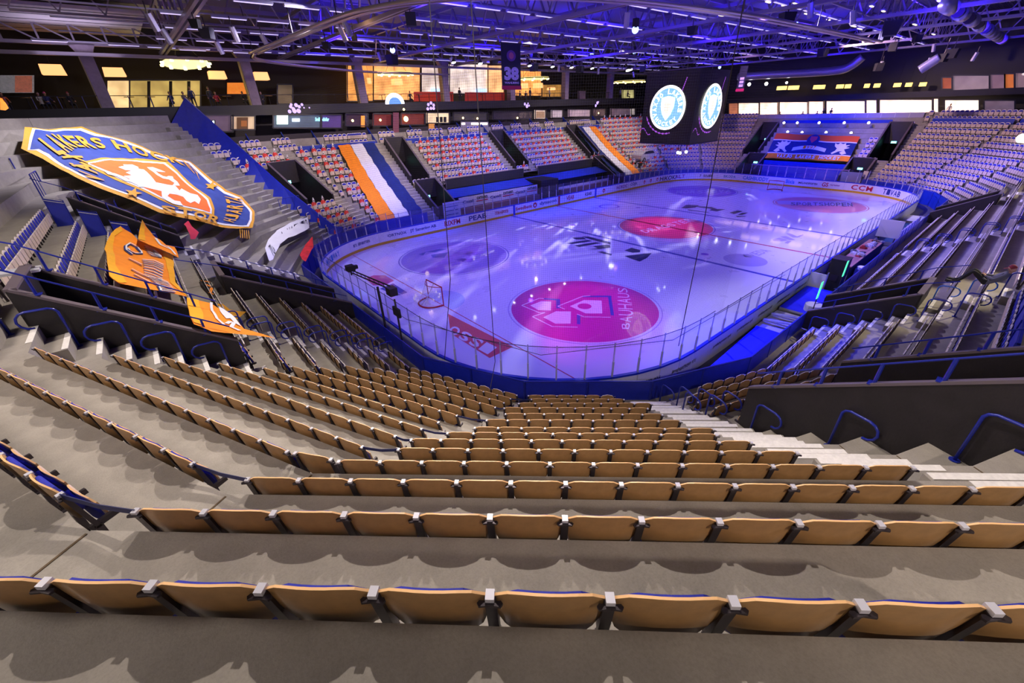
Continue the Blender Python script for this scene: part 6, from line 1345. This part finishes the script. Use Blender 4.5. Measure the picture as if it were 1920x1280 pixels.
# strip luminaires
LSE = mat('strip_light_tube', (.70, .60, 1), .4, emit=1.0); LSH = mat('strip_light_housing', (.45, .43, .6), .4, .3)
base = None; cntl = 0
HM = MB(); HM.box(-.95, -.13, .03, .95, .13, .14); hm = HM.mesh('housing', [LSH]); TM = MB(); TM.box(-.92, -.05, 0, .92, .05, .03); tm = TM.mesh('tube', [LSE])
for ry, y in enumerate((-7.5, -2.2, 3, 8, 13, 17.8, 23.2, 28.2)):
    mb = MB(); mb.box(-38.5, y-.03, 15.86, 41, y+.03, 15.93); tag(mb.build('light_tray', LSH), 'thin cable tray carrying the %s row of strip lights from the right' % ORD[ry+1], 'tray', 'cable trays of the strip lights'); nx = 0
    for k in range(32):
        x = -38+k*2.45+(y % 3)*.3
        if x > 41 or not on_screen((x, y, 15.6), 5): continue
        if (k*7+int(y*3)) % 11 == 0: continue
        if x < -33: continue
        nx += 1
        t = thing('strip_light', 'slim lilac strip light, %s along the %s row counted from the right' % (ORD[nx], ORD[ry+1]), 'ceiling light', (x, y, 15.72), group='strip lights under the roof'); cntl += 1
        for nm, me in (('housing', hm), ('tube', tm)): o = bpy.data.objects.new(nm, me); COL.objects.link(o); o.parent = t
for i, (u, v) in enumerate(((94, 78), (233, 86), (362, 95), (460, 100))):
    p = uy(u, v, 27.5); t = thing('strip_light', 'white strip light below the left eave truss, %s from the left' % ORD[i+1], 'ceiling light', p)
    for nm, me in (('housing', hm), ('tube', tm)): o = bpy.data.objects.new(nm, me); COL.objects.link(o); o.parent = t
print('strips', cntl)
WARM = mat('warm_strip_glow', (1, .80, .50), .4, emit=2.2)
for i, (u, v) in enumerate([(1440, 5), (1470, 12), (1490, 8), (1520, 20), (1512, 27), (1532, 27), (1546, 30), (1560, 34), (1553, 38), (1575, 38), (1574, 43), (1338, 27), (1352, 30), (1365, 34), (1395, 48), (1412, 52), (1425, 56), (1440, 57), (1600, 50), (1612, 55), (1634, 13), (1656, 22), (1760, 3), (1798, 29), (1840, 54), (1715, 47), (1750, 65)]):
    p = uz(u, v, 15.9); t = thing('warm_strip_light', 'short warm white strip light under the right roof, %s counted from the middle' % ORD[i+1], 'ceiling light', p, group='warm strip lights under the roof'); s_ = .3 if p.x < 12 else .6
    mb = MB(); mb.box(-s_, -.06, 0, s_, .06, .05); mb.build('tube', WARM, t); mb = MB(); mb.box(-s_-.05, -.12, .05, s_+.05, .12, .14); mb.build('housing', LSH, t)
# curved twin lighting rail
RPm = mat('aluminium_rail', (.50, .42, .40), .3, .6)
def railpath(off):
    return [(-28.3-off, 17.3, 14.5), (-27.9-off, 8.9, 14.5), (-27.6-off, 2.7, 14.5), (-27-off*.9, -.7, 14.5), (-25.4-off*.6, -3.4-off*.6, 14.5), (-22.4-off*.3, -5.6-off*.9, 14.5), (-17.5, -7.2-off, 14.5), (-10, -8.2-off, 14.5), (0, -8.6-off, 14.5), (14, -8.8-off, 14.5)]
def smooth(pts, n=6):
    pts = [Vector(p_) for p_ in pts]; o = []
    for i in range(len(pts)-1):
        p0, p1, p2, p3 = pts[max(0, i-1)], pts[i], pts[i+1], pts[min(len(pts)-1, i+2)]
        for j in range(n):
            t_ = j/n; o.append(.5*((2*p1)+(p2-p0)*t_+(2*p0-5*p1+4*p2-p3)*t_*t_+(3*p1-p0-3*p2+p3)*t_**3))
    return o+[pts[-1]]
t = thing('curved_rail', 'curved twin aluminium lighting rail sweeping under the roof', 'rail', (0, 0, 0))
for off in (0, .5): mb = MB(); mb.tube(smooth(railpath(off)), .09, 6); mb.build('rail_tube', RPm, t, True)
for off in (0, .6): mb = MB(); mb.tube(smooth([(-28.4, 17.4, 14.5), (-27.6, 20.6+off, 14.5), (-24.5, 23.7+off, 14.5), (-21, 26+off, 14.5), (-14.3, 29+off, 14.5), (-4, 30+off, 14.5)]), .09, 6); mb.build('rail_tube', RPm, t, True)
for i, p in enumerate(railpath(.25)[::1]): mb = MB(); mb.tube([p, (p[0], p[1], 17.8)], .03, 5); mb.build('hanger', STEEL, t)
# ducts
DM = mat('silver_duct', (.45, .43, .6), .3, .6)
def duct(pts, r, lab, n=14):
    mb = MB(); mb.tube(smooth(pts, 5), r, n); tag(mb.build('air_duct', DM, smooth=True), lab, 'duct')
duct([ux(1385, 144, 43), ux(1450, 140, 43), ux(1520, 136, 43), ux(1575, 131, 43), ux(1598, 122, 43), ux(1618, 106, 43)], .55, 'thick bent violet lit air duct above the far end')
duct([ux(1725, 131, 30), ux(1745, 118, 30), ux(1762, 107, 30)], .45, 'short slanting duct end above the far right stand')
t = thing('segmented_duct', 'pale duct made of short segments running along the upper right roof', 'duct', (4, -14.4, 15.3))
for i in range(14):
    if i % 2 == 0 or i > 8: mb = MB(); mb.tube([(i*2.4, 0, 0), (i*2.4+1.9, 0, 0)], .42, 12); mb.build('segment', DM, t, True)
    mb = MB(); mb.tube([(i*2.4+1.9, 0, 0), (i*2.4+2.4, 0, 0)], .34, 10); mb.build('collar', STEEL, t)
# loudspeakers and spotlights
for i, (u, v, s) in enumerate(((1475, 35, 1.5), (1672, 52, 1.6), (1660, 66, 1.0), (1720, 72, .8), (1675, 88, .9), (1785, 100, 1.0), (1768, 108, .9), (1648, 125, .9), (770, 36, 1.7), (664, 70, .8), (612, 85, .9), (735, 112, 1.4), (926, 112, 1.1), (1001, 126, 1.1), (1087, 130, 1.0), (1000, 101, 1.0), (366, 44, 1.0), (388, 62, 1.3), (1298, 57, 1.1), (1543, 98, 1.0), (1205, 128, .9))):
    p = uz(u, v, 15.0) if v < 100 else uy(u, v, 24) if u < 1300 else ux(u, v, 30)
    d = (p-CAM).length; w = s*d/55
    t = thing('loudspeaker', 'black loudspeaker or dark fixture hanging under the roof, %s listed from the right' % ORD[i+1], 'loudspeaker', p, rf.random()*3)
    t['label'] = 'dark hanging loudspeaker box %s' % ('beneath the roof above the far right stand', 'high at the upper right roof, largest one', 'just under the largest upper right loudspeaker', 'at the upper right beside a white lamp arm', 'small one above the far end lamps', 'at the end of the slanting duct', 'lower one at the end of the slanting duct', 'beside the bend of the thick duct', 'big one right of the curved rail', 'small one below the curved rail at its middle', 'below the curved rail at the left', 'lit blue above the left ring chandelier', 'just left of the number banner', 'just right of the number banner', 'over the concourse between banner and scoreboard', 'hidden above the number banner', 'on the big slanted truss at the upper left', 'oval one right of the slanted upper left truss', 'above the scoreboard at the left', 'above the far end strip lights', 'directly left of the scoreboard top')[i]
    mb = MB(); mb.prism([(-.3*w, -.35*w), (.3*w, -.35*w), (.4*w, .3*w), (-.4*w, .3*w)], (0, -.3*w, 0), (1, 0, 0), (0, 0, 1), (0, 1, 0), .6*w); mb.build('cabinet', BLACK, t)
    mb = MB(); mb.beam((0, 0, .3*w), (0, 0, max(.8, 15.6-p.z)), .05, .05); mb.build('bracket', STEEL, t)
for i, (u, v) in enumerate(((276, 25), (303, 55), (405, 78), (434, 50), (490, 65), (645, 40), (637, 52), (709, 98), (845, 108), (1048, 122), (1122, 128), (1187, 135), (1600, 20), (1752, 82), (1780, 90), (1745, 108), (1655, 115), (1833, 98), (1520, 5), (1177, 22))):
    p = uz(u, v, 15.2) if v < 95 else uy(u, v, 25) if u < 1300 else ux(u, v, 30)
    t = thing('spotlight', 'small pale tilted spotlight under the roof, %s counted along the roof' % ORD[i+1], 'spotlight', p, rf.random()*2, 'small spotlights under the roof'); mb = MB(); mb.tube([(0, 0, 0), (.12, -.2, -.7)], .16, 8); mb.build('barrel', mat('pale_lamp_barrel', (.45, .42, .55), .4, .4), t); mb = MB(); mb.tube([(0, 0, 0), (0, 0, .5)], .03, 5); mb.build('yoke', STEEL, t)
for i, (u, v) in enumerate(((1362, 160), (1405, 158), (1437, 157), (1475, 155), (1361, 168))):
    p = ux(u, v, 43.5); t = thing('flood_lamp', 'bright white flood lamp under the far end roof, %s from the left' % ORD[(2, 3, 4, 5, 1)[i]], 'lamp', p, group='bright lamps above the far end'); mb = MB(); mb.disc((0, 0, 0), .24 if i < 3 else .15, 12, (-1, 0, -.2), .06); mb.build('lens', mat('flood_lens', (1, .97, .92), .3, emit=14), t); mb = MB(); mb.box(.05, -.15, -.1, .3, .15, .2); mb.build('housing', BLACK, t)
mb = MB(); p = ux(1890, 270/3.0, 30)
t = thing('flood_lamp', 'bright round flood lamp at the right edge above the pale seats', 'lamp', ux(1916, 259, 33)); mb = MB(); mb.disc((0, 0, 0), .42, 16, (-1, -.3, 0), .1); mb.build('lens', MATS['flood_lens'], t); mb = MB(); mb.box(.1, -.3, -.2, .5, .3, .4); mb.build('housing', BLACK, t); mb = MB(); mb.tube([(.2, 0, -.2), (.2, 0, -3)], .05); mb.build('pole', STEEL, t)
t = thing('flood_lamp', 'bright white work lamp standing behind the sitting person', 'lamp', (-11.2, -22.9, tZ(7)+.1)); mb = MB(); mb.disc((0, 0, 1.7), .22, 14, (-.8, .5, 0), .06); mb.build('lens', MATS['flood_lens'], t); mb = MB(); mb.box(.02, -.2, 1.5, .2, .1, 1.9); mb.build('housing', BLACK, t); mb = MB(); mb.tube([(.1, 0, 0), (.1, 0, 1.5)], .04); mb.build('pole', STEEL, t)
for i, (u, v, w) in enumerate(((1188+4, 45, 0), (735, 86, 0), (1190, 92, 0), (1110, 95, 0), (1350, 122, 0))):
    p = uz(u, v, 15.1) if v < 80 else uy(u, v, 18); t = thing('moving_head_light', 'bright blue white moving head light %s' % ('high over the scoreboard', 'above the left ring chandelier', 'on the near truss over the scoreboard', 'right of the number banner', 'right of the scoreboard top')[i], 'show light', p, group='blue white show lights on the trusses'); mb = MB(); mb.disc((0, 0, -.3), .22, 10, (-.6, -.7, -.3), .06); mb.build('lens', mat('blue_white_lens', (.35, .5, 1), .3, emit=4), t); mb = MB(); mb.box(-.15, -.15, -.2, .15, .15, .3); mb.build('body', BLACK, t)
DL = mat('downlight_glow', (.95, .92, 1), .3, emit=22)
for i, x in enumerate((-8.2, -4.7, -.9, 2.7, 6.6, 10.1, 14.2, 22.5)):
    t = thing('high_bay_lamp', 'bright high bay lamp facing the ice, %s from the left in its row' % ORD[i+1], 'lamp', (x, 22.4, 15.0), group='high bay lamps mirrored in the ice'); r_ = .22 if i < 7 else .5
    mb = MB(); mb.disc((0, 0, 0), r_, 14, (0, -.3, -1), .03); mb.build('lens', DL, t); mb = MB(); mb.tube([(0, 0, .05), (0, 0, .35)], [r_*1.15, r_*.5], 12); mb.build('housing', STEEL, t); mb = MB(); mb.tube([(0, 0, .3), (0, 0, 3)], .02, 5); mb.build('stem', STEEL, t)
# hanging number banner
a, b = uy(942, 168, 7), uy(975, 84, 7)
t = thing('number_banner', 'dark hanging banner with a crest and the white number 38', 'banner', a); w, h = b.x-a.x, b.z-a.z; BK = mat('black_banner_cloth', (.012, .012, .04), .7); LV = mat('lavender_print', (.60, .52, .92), .7); RD = mat('crimson_cloth', (.5, .01, .10), .7)
mb = MB(); mb.box(0, -.03, h*.09, w, .03, h); mb.build('cloth', BK, t); mb = MB(); mb.box(-.02, -.035, 0, w+.02, .035, h*.09); mb.build('red_hem', RD, t); mb = MB(); mb.box(-.1, -.05, h, w+.1, .05, h+.08); mb.build('pole', STEEL, t)
mb = MB(); put_text(mb, '38', (w/2, -.04, h*.36), (1, 0, 0), (0, 0, 1), w*.78, h*.30, 0, .06); mb.build('number', LV, t)
mb = MB(); put_text(mb, 'WAHLBERG', (w/2, -.04, h*.155), (1, 0, 0), (0, 0, 1), w*.78, h*.05, 0, .04); mb.build('lettering', LV, t); t['label'] = 'dark hanging banner with a crest and the white number 38'
mb = MB(); mb.disc((w/2, -.045, h*.75), w*.24, 20, (0, -1, 0), r2=h*.12); mb.build('crest_ring', mat('purple_print', (.14, .05, .3), .7), t); mb = MB(); mb.disc((w/2, -.055, h*.75), w*.13, 12, (0, -1, 0), r2=h*.075); mb.build('crest_shield', mat('pink_print', (.5, .12, .25), .7), t)
t = thing('number_banner', 'narrow dark banner with lavender squares right of the scoreboard', 'banner', ux(1381, 172, 30)); 
mb = MB(); mb.box(-.02, -.9, .35, .02, .1, 3.0); mb.build('cloth', BK, t)
for k in range(3): mb = MB(); mb.box(-.04, -.7, .55+k*.42, -.02, -.15, .85+k*.42); mb.build('print_square', LV, t)
mb = MB(); mb.box(-.03, -.95, 0, .03, .15, .35); mb.build('red_hem', RD, t)
# ---------------------------------------------------------------- car on the podium
car = thing('car', 'silver white sport utility car parked on the podium in the far stand', 'car', (25.2, 19.9, 2.55), pi); CP = mat('silver_car_paint', (.55, .53, .60), .25, .3, coat=.6); CG = mat('dark_car_glass', (.015, .015, .03), .1)
pr = [(-2.2, .35), (-2.25, .75), (-2.1, 1.0), (-1.55, 1.15), (-.9, 1.62), (.2, 1.68), (1.2, 1.6), (1.95, 1.2), (2.2, 1.05), (2.25, .6), (2.2, .35), (1.75, .3), (1.62, .62), (1.35, .72), (1.08, .62), (.95, .3), (-1.0, .3), (-1.12, .62), (-1.4, .72), (-1.68, .62), (-1.8, .3)]
mb = MB(); mb.prism(pr, (0, -.9, 0), (1, 0, 0), (0, 0, 1), (0, 1, 0), 1.8); mb.build('body', CP, car)
wp = [(-1.3, 1.14), (-.82, 1.54), (.2, 1.60), (1.15, 1.52), (1.65, 1.2)]
for y in (-.915, .905): mb = MB(); mb.prism(wp, (0, y, 0), (1, 0, 0), (0, 0, 1), (0, 1, 0), .01); mb.build('side_window', CG, car)
mb = MB(); mb.quad((-1.57, -.75, 1.17), (-1.57, .75, 1.17), (-.93, .7, 1.63), (-.93, -.7, 1.63)); mb.build('windscreen', CG, car)
for x in (-1.4, 1.35):
    for y in (-.93, .73): mb = MB(); mb.disc((x, y, .34), .36, 16, (0, 1, 0), .2); wl = mb.build('wheel', BLACK, car); mb = MB(); mb.disc((x, y-.01 if y < 0 else y+.21, .34), .2, 10, (0, 1, 0), .01); mb.build('hub', LSTEEL, wl)
for y in (-.6, .6): mb = MB(); mb.box(-2.27, y-.2, .8, -2.2, y+.2, .92); mb.build('headlight', CAP, car)
mb = MB(); mb.box(22.6, 18.9, 0, 28.4, 21.6, 2.55); struct(mb.build('floor_podium', BLACK))
t = thing('podium_sign', 'black sign reading SKODA ENYAQ iV on the front of the car podium', 'sign', (23.4, 18.6, 1.35)); mb = MB(); mb.box(0, 0, 0, 5.4, .1, 1.15); mb.build('board', BLACK, t); mb = MB(); put_text(mb, 'SKODA ENYAQ iV', (2.7, -.02, .5), (1, 0, 0), (0, 0, 1), 4.8, .5, 0, .03); mb.build('lettering', mat('lilac_sign_letters', (.75, .65, .95), .5, emit=.5), t)
# ---------------------------------------------------------------- people
def skin_body(name, J, E_, R_, mats, parent, sub=1):
    me = bpy.data.meshes.new(name); me.from_pydata(J, E_, []); o = bpy.data.objects.new(name, me); COL.objects.link(o)
    o.modifiers.new('s', 'SKIN'); sl = me.skin_vertices[0].data
    for i, r in enumerate(R_): sl[i].radius = (r, r)
    sl[0].use_root = True; m = o.modifiers.new('u', 'SUBSURF'); m.levels = sub; m.render_levels = sub
    dg = bpy.context.evaluated_depsgraph_get(); m2 = bpy.data.meshes.new_from_object(o.evaluated_get(dg)); o.modifiers.clear(); o.data = m2; m2.name = name
    m2.materials.clear()
    for q in mats: m2.materials.append(q)
    o.parent = parent; return o
SK = mat('skin', (.50, .28, .20), .55); HR = mat('dark_hair', (.04, .025, .015), .7)
def paint(o, fn):
    me = o.data
    for p in me.polygons: p.material_index = fn(p.center); p.use_smooth = True
def head(parent, c, fwd, r=.105, hair=HR, cap=None):
    f = Vector(fwd).normalized(); s = f.cross(Vector((0, 0, 1))).normalized(); u = s.cross(f); bm = bmesh.new(); bmesh.ops.create_icosphere(bm, subdivisions=3, radius=1)
    for v in bm.verts:
        x, y, z = v.co.x, v.co.y, v.co.z
        k = 1-.18*max(0, -z); nose = .16*math.exp(-((x/.16)**2+((z+.12)/.22)**2)) if y > .6 else 0; eye = -.05*(math.exp(-(((x-.36)/.16)**2+((z-.08)/.12)**2))+math.exp(-(((x+.36)/.16)**2+((z-.08)/.12)**2))) if y > .4 else 0
        v.co = Vector(c)+s*(x*.78*k*r)+f*((y*.95+nose+eye)*r)+u*(z*1.22*r)
    me = bpy.data.meshes.new('head'); bm.to_mesh(me); bm.free(); me.materials.append(SK)
    for p in me.polygons: p.use_smooth = True
    h = bpy.data.objects.new('head', me); COL.objects.link(h); h.parent = parent
    bm = bmesh.new(); bmesh.ops.create_icosphere(bm, subdivisions=3, radius=1); geom = [v for v in bm.verts if v.co.z < -.25 or (v.co.y > .45 and v.co.z < .42)]; bmesh.ops.delete(bm, geom=geom, context='VERTS')
    for v in bm.verts: x, y, z = v.co; v.co = Vector(c)+s*(x*.86*r)+f*(y*1.02*r)+u*(z*1.30*r)
    me = bpy.data.meshes.new('hair'); bm.to_mesh(me); bm.free(); me.materials.append(cap or hair); o = bpy.data.objects.new('cap' if cap else 'hair', me); COL.objects.link(o); o.parent = h
    if cap: mb = MB(); q = Vector(c)+u*.45*r; mb.add([q+f*r*.9+s*r*.6, q+f*r*1.9+s*r*.4, q+f*r*1.9-s*r*.4, q+f*r*.9-s*r*.6], ((0, 1, 2, 3), (3, 2, 1, 0))); mb.build('cap_peak', cap, h)
    mb = MB()
    for sg_ in (-1, 1): mb.disc(Vector(c)+s*(.30*r*sg_)+f*(.90*r)+u*(.1*r), .09*r, 8, f, .01*r)
    mb.build('eyes', BLACK, h); mb = MB(); mb.beam(Vector(c)+s*(.25*r)+f*(.93*r)-u*(.55*r), Vector(c)-s*(.25*r)+f*(.93*r)-u*(.55*r), .05*r, .06*r); mb.build('mouth', mat('lips', (.45, .14, .12), .5), h)
    return h
def hand(parent, w, d, r=.009, curl=.5):
    d = Vector(d).normalized(); s, u = frame(d); J = [tuple(w), tuple(Vector(w)+d*.08)]; E_ = [(0, 1)]; R_ = [.022, .032]
    for k, (off, L) in enumerate(((-.028, .07), (-.010, .08), (.010, .075), (.028, .06))):
        b = Vector(w)+d*.085+s*off; n = len(J); J += [tuple(b), tuple(b+d*L*.5-u*L*.2*curl), tuple(b+d*L*.75-u*L*.6*curl)]; E_ += [(1, n), (n, n+1), (n+1, n+2)]; R_ += [r*1.1, r, r*.8]
    n = len(J); b = Vector(w)+d*.03+s*.03; J += [tuple(b), tuple(b+d*.03+s*.03-u*.01), tuple(b+d*.06+s*.035-u*.02)]; E_ += [(0, n), (n, n+1), (n+1, n+2)]; R_ += [r*1.3, r*1.2, r]
    o = skin_body('hand', J, E_, R_, [SK], parent); return o
def person(loc, rz, pose, lab, top, legs, cap=None, hair=HR, small=True, scale=1):
    r = thing('person', lab, 'person', loc, rz); r.scale = (scale,)*3; r['category'] = 'person'
    if pose == 'sit': hip, kn, an, ch, sh, el, wr, hd = .50, (.42, .50), (.44, .10), .80, 1.02, (.16, .78), (.40, .74), (0, .02, 1.26)
    else: hip, kn, an, ch, sh, el, wr, hd = .92, (.03, .50), (0, .08), 1.18, 1.40, (.02, 1.12), (.14, .92), (0, .03, 1.65)
    J = [(0, 0, hip), (0, 0, (hip+ch)/2), (0, 0, ch), (0, -.01, sh+.02), (0, 0, sh+.12)]; E_ = [(0, 1), (1, 2), (2, 3), (3, 4)]; R_ = [.145, .125, .145, .10, .055]
    for s in (-1, 1):
        n = len(J); J += [(s*.10, 0, hip-.02), (s*.12, kn[0], kn[1]), (s*.12, an[0], an[1]), (s*.12, an[0]+.16, .04)]; E_ += [(0, n), (n, n+1), (n+1, n+2), (n+2, n+3)]; R_ += [.095, .062, .045, .04]
        n = len(J); J += [(s*.17, -.01, sh), (s*.23, el[0], el[1]), (s*.20, wr[0], wr[1])]; E_ += [(3, n), (n, n+1), (n+1, n+2)]; R_ += [.062, .045, .032]
    b = skin_body('body', J, E_, R_, [top, legs, SK], r); cut_ = hip+.02
    paint(b, lambda c: 2 if c.z > sh+.07 else (1 if (c.z < cut_-.02 or (pose == 'sit' and c.y > .2 and c.z < hip+.12)) else 0))
    head(r, hd, (0, 1, -.1), .11, hair, cap)
    for s in (-1, 1): hand(r, (s*.20, wr[0], wr[1]), (-.1*s, .6, -.4) if pose == 'sit' else (-.1*s, .3, -.9))
    return r
TK = {}
def clo(n, c):
    return mat('cloth_'+n, c, .8)
folk = [(12, 196, 'sit', 'person in orange hooded top leaning at the left balcony rail', 'orange', (.75, .16, .05), None), (80, 196, 'sit', 'person in pale grey top sitting at the left balcony rail', 'pale', (.45, .42, .38), None),
        (93, 196, 'sit', 'person in navy jacket with bright pink cap at the left balcony', 'navy', (.02, .03, .12), 'pink'), (136, 196, 'sit', 'person in black with dark red cap further along the left balcony', 'black', (.02, .02, .03), 'red'),
        (326, 199, 'sit', 'person in navy top draped with an orange scarf on the balcony', 'navy', (.02, .03, .12), None), (350, 197, 'sit', 'person in dark top leaning over the balcony table', 'grey', (.15, .13, .16), None), (366, 197, 'stand', 'person standing in dark blue shirt with white print', 'blue', (.03, .05, .2), None),
        (398, 192, 'stand', 'slim person standing against the wall left of the orange poster', 'dark', (.04, .04, .06), None), (409, 194, 'sit', 'person in red and navy sitting beside the balcony rail', 'red', (.4, .03, .05), None), (457, 186, 'sit', 'dark silhouetted person in front of the orange poster', 'black', (.02, .02, .03), None),
        (493, 190, 'sit', 'person in dark top right of the second column', 'dark', (.04, .04, .06), None), (770, 188, 'sit', 'dark person sitting below the left ring chandelier', 'dark', (.04, .04, .06), None), (862, 178, 'stand', 'black silhouette standing in the white lit room', 'black', (.02, .02, .03), None),
        (975, 188, 'sit', 'dark person sitting just right of the number banner', 'dark', (.04, .04, .06), None), (986, 187, 'sit', 'second dark person right of the number banner', 'dark', (.04, .04, .06), None), (994, 187, 'stand', 'third dark person right of the number banner, standing', 'dark', (.04, .04, .06), None),
        (1030, 187, 'stand', 'person in pale shirt at the lamp lit bar', 'pale', (.45, .42, .38), None), (1162, 186, 'stand', 'person in pale shirt left of the yellow lit doorway', 'pale', (.45, .42, .38), None), (1176, 186, 'sit', 'person before the yellow lit doorway', 'grey', (.15, .13, .16), None)]
CAPC2 = {'pink': mat('pink_cap', (.85, .05, .35), .7), 'red': mat('dark_red_cap', (.35, .02, .05), .7)}
for u, v, pose, lab, cn, cc, cp in folk:
    p = uy(u, v, 32.2); person((p.x, 32.2, 11.46), pi+rf.uniform(-.5, .5) if u > 300 else pi+rf.uniform(.2, .6), pose, lab, clo(cn, cc), clo('trousers', (.02, .02, .03)), CAPC2.get(cp))
for i, (u, v, pose) in enumerate(((1506, 214, 'sit'), (1533, 213, 'sit'), (1545, 212, 'stand'), (1559, 211, 'stand'), (1463, 215, 'sit'))):
    p = ux(u, v, 45.2); person((44.9, p.y, 7.5), pi/2, pose, 'dark silhouetted %s person before the bright far windows, %s from the left' % ('standing' if pose == 'stand' else 'seated', ORD[(2, 3, 4, 5, 1)[i]]), clo('black', (.02, .02, .03)), clo('trousers', (.02, .02, .03)), scale=.95)
p = ux(1780, 205, 45.8); person((45.5, p.y, 7.7), pi/2, 'stand', 'person in white shirt and dark trousers in the far right window', clo('white', (.7, .68, .7)), clo('trousers', (.02, .02, .03)), scale=.95)
for k, y in enumerate((-1.4,)):
    pass
# stools and tables along the balcony
for i, x in enumerate((-44, -42.5, -40.4, -36, -34.5, -29.5, -28.4, -24.6, -13.8, -12, -9.7, -6.9, -2, 3.2, 9.6, 11.4, 14.2, 16)):
    t = thing('bar_table', 'small dark bar table behind the balcony rail, %s from the left' % ORD[i+1], 'table', (x, 32.9, 11.45), group='bar tables along the balcony'); mb = MB(); mb.tube([(0, 0, 0), (0, 0, 1.0)], .04, 6); mb.disc((0, 0, 0), .25, 10, t=.03); mb.build('pedestal', BLACK, t); mb = MB(); mb.disc((0, 0, 1.0), .38, 14, t=.04); mb.build('table_top', mat('honey_table_top', (.30, .16, .04), .5), t)
# reclining spectator on the right stand
PB = (-14.75, -22.15, tZ(7)); 
pr_ = thing('person', 'person in grey jacket, black trousers and dark red cap reclining across a seat', 'person', PB, 0)
JK = mat('grey_jacket', (.10, .105, .15), .7); TRo = mat('black_trousers', (.008, .008, .010), .8)
# local: y towards the rink; sits low in the seat, knees raised, feet on the row in front
J = [(0, .22, .50), (0, .08, .62), (0, -.10, .76), (.0, -.22, .92), (0, -.26, 1.0)]; E_ = [(0, 1), (1, 2), (2, 3), (3, 4)]; R_ = [.15, .135, .15, .11, .055]
for s, kx in ((-1, -.16), (1, .12)):
    n = len(J); J += [(s*.10, .24, .50), (kx, .66, .86), (kx*1.1, .92, .40), (kx*1.15, 1.10, .34)]; E_ += [(0, n), (n, n+1), (n+1, n+2), (n+2, n+3)]; R_ += [.105, .075, .052, .045]
    n = len(J); J += [(s*.19, -.16, .90), (s*.28, .06, .70), (s*.10, .30, .74)]; E_ += [(3, n), (n, n+1), (n+1, n+2)]; R_ += [.068, .052, .036]
b = skin_body('body', J, E_, R_, [JK, TRo, SK], pr_, 2); paint(b, lambda c: 2 if c.z > .97 and c.y < -.2 else (1 if c.y > .20 and not (c.z > .62 and c.y < .34 and abs(c.x) > .05) else 0))
h = head(pr_, (0, -.24, 1.13), (0, .9, -.45), .115, HR, mat('maroon_cap', (.20, .02, .04), .8))
for s in (-1, 1): hand(pr_, (s*.10, .30, .74), (-s*.4, .6, .5), .009, 1.2)
mb = MB(); mb.box(-.035, .40, .80, .035, .412, .95); o = mb.build('phone', mat('phone_pink_case', (.5, .15, .2), .4)); tag(o, 'small phone in the hands of the reclining person', 'phone'); o.location = PB
for s, kx in ((-1, -.18), (1, .135)): mb = MB(); mb.prism([(-.05, 0), (.05, 0), (.055, .20), (0, .27), (-.055, .20)], (kx, 1.0, .27), (1, 0, 0), (0, 1, .1), (0, 0, 1), .10); mb.build('shoe', BLACK, pr_)
# concrete blocks: parapet heads with pale drilled plates
t = thing('plate_block', 'pale drilled cover plate on the near left parapet end', 'cover plate', P(12, 7.0, eK(3)+.35, 7.45)); mb = MB(); mb.prism([(-.5, -.22), (.5, -.22), (.5, .22), (-.5, .22)], (0, 0, 0), (.9, .3, -.1), (0, 1, 0), (0, 0, 1), .06); mb.build('plate', CAP, t)
for i in range(4): mb = MB(); mb.disc((-.4+i*.26, -.1+i*.04, .06), .025, 8, t=.01); mb.build('bolt', STEEL, t)
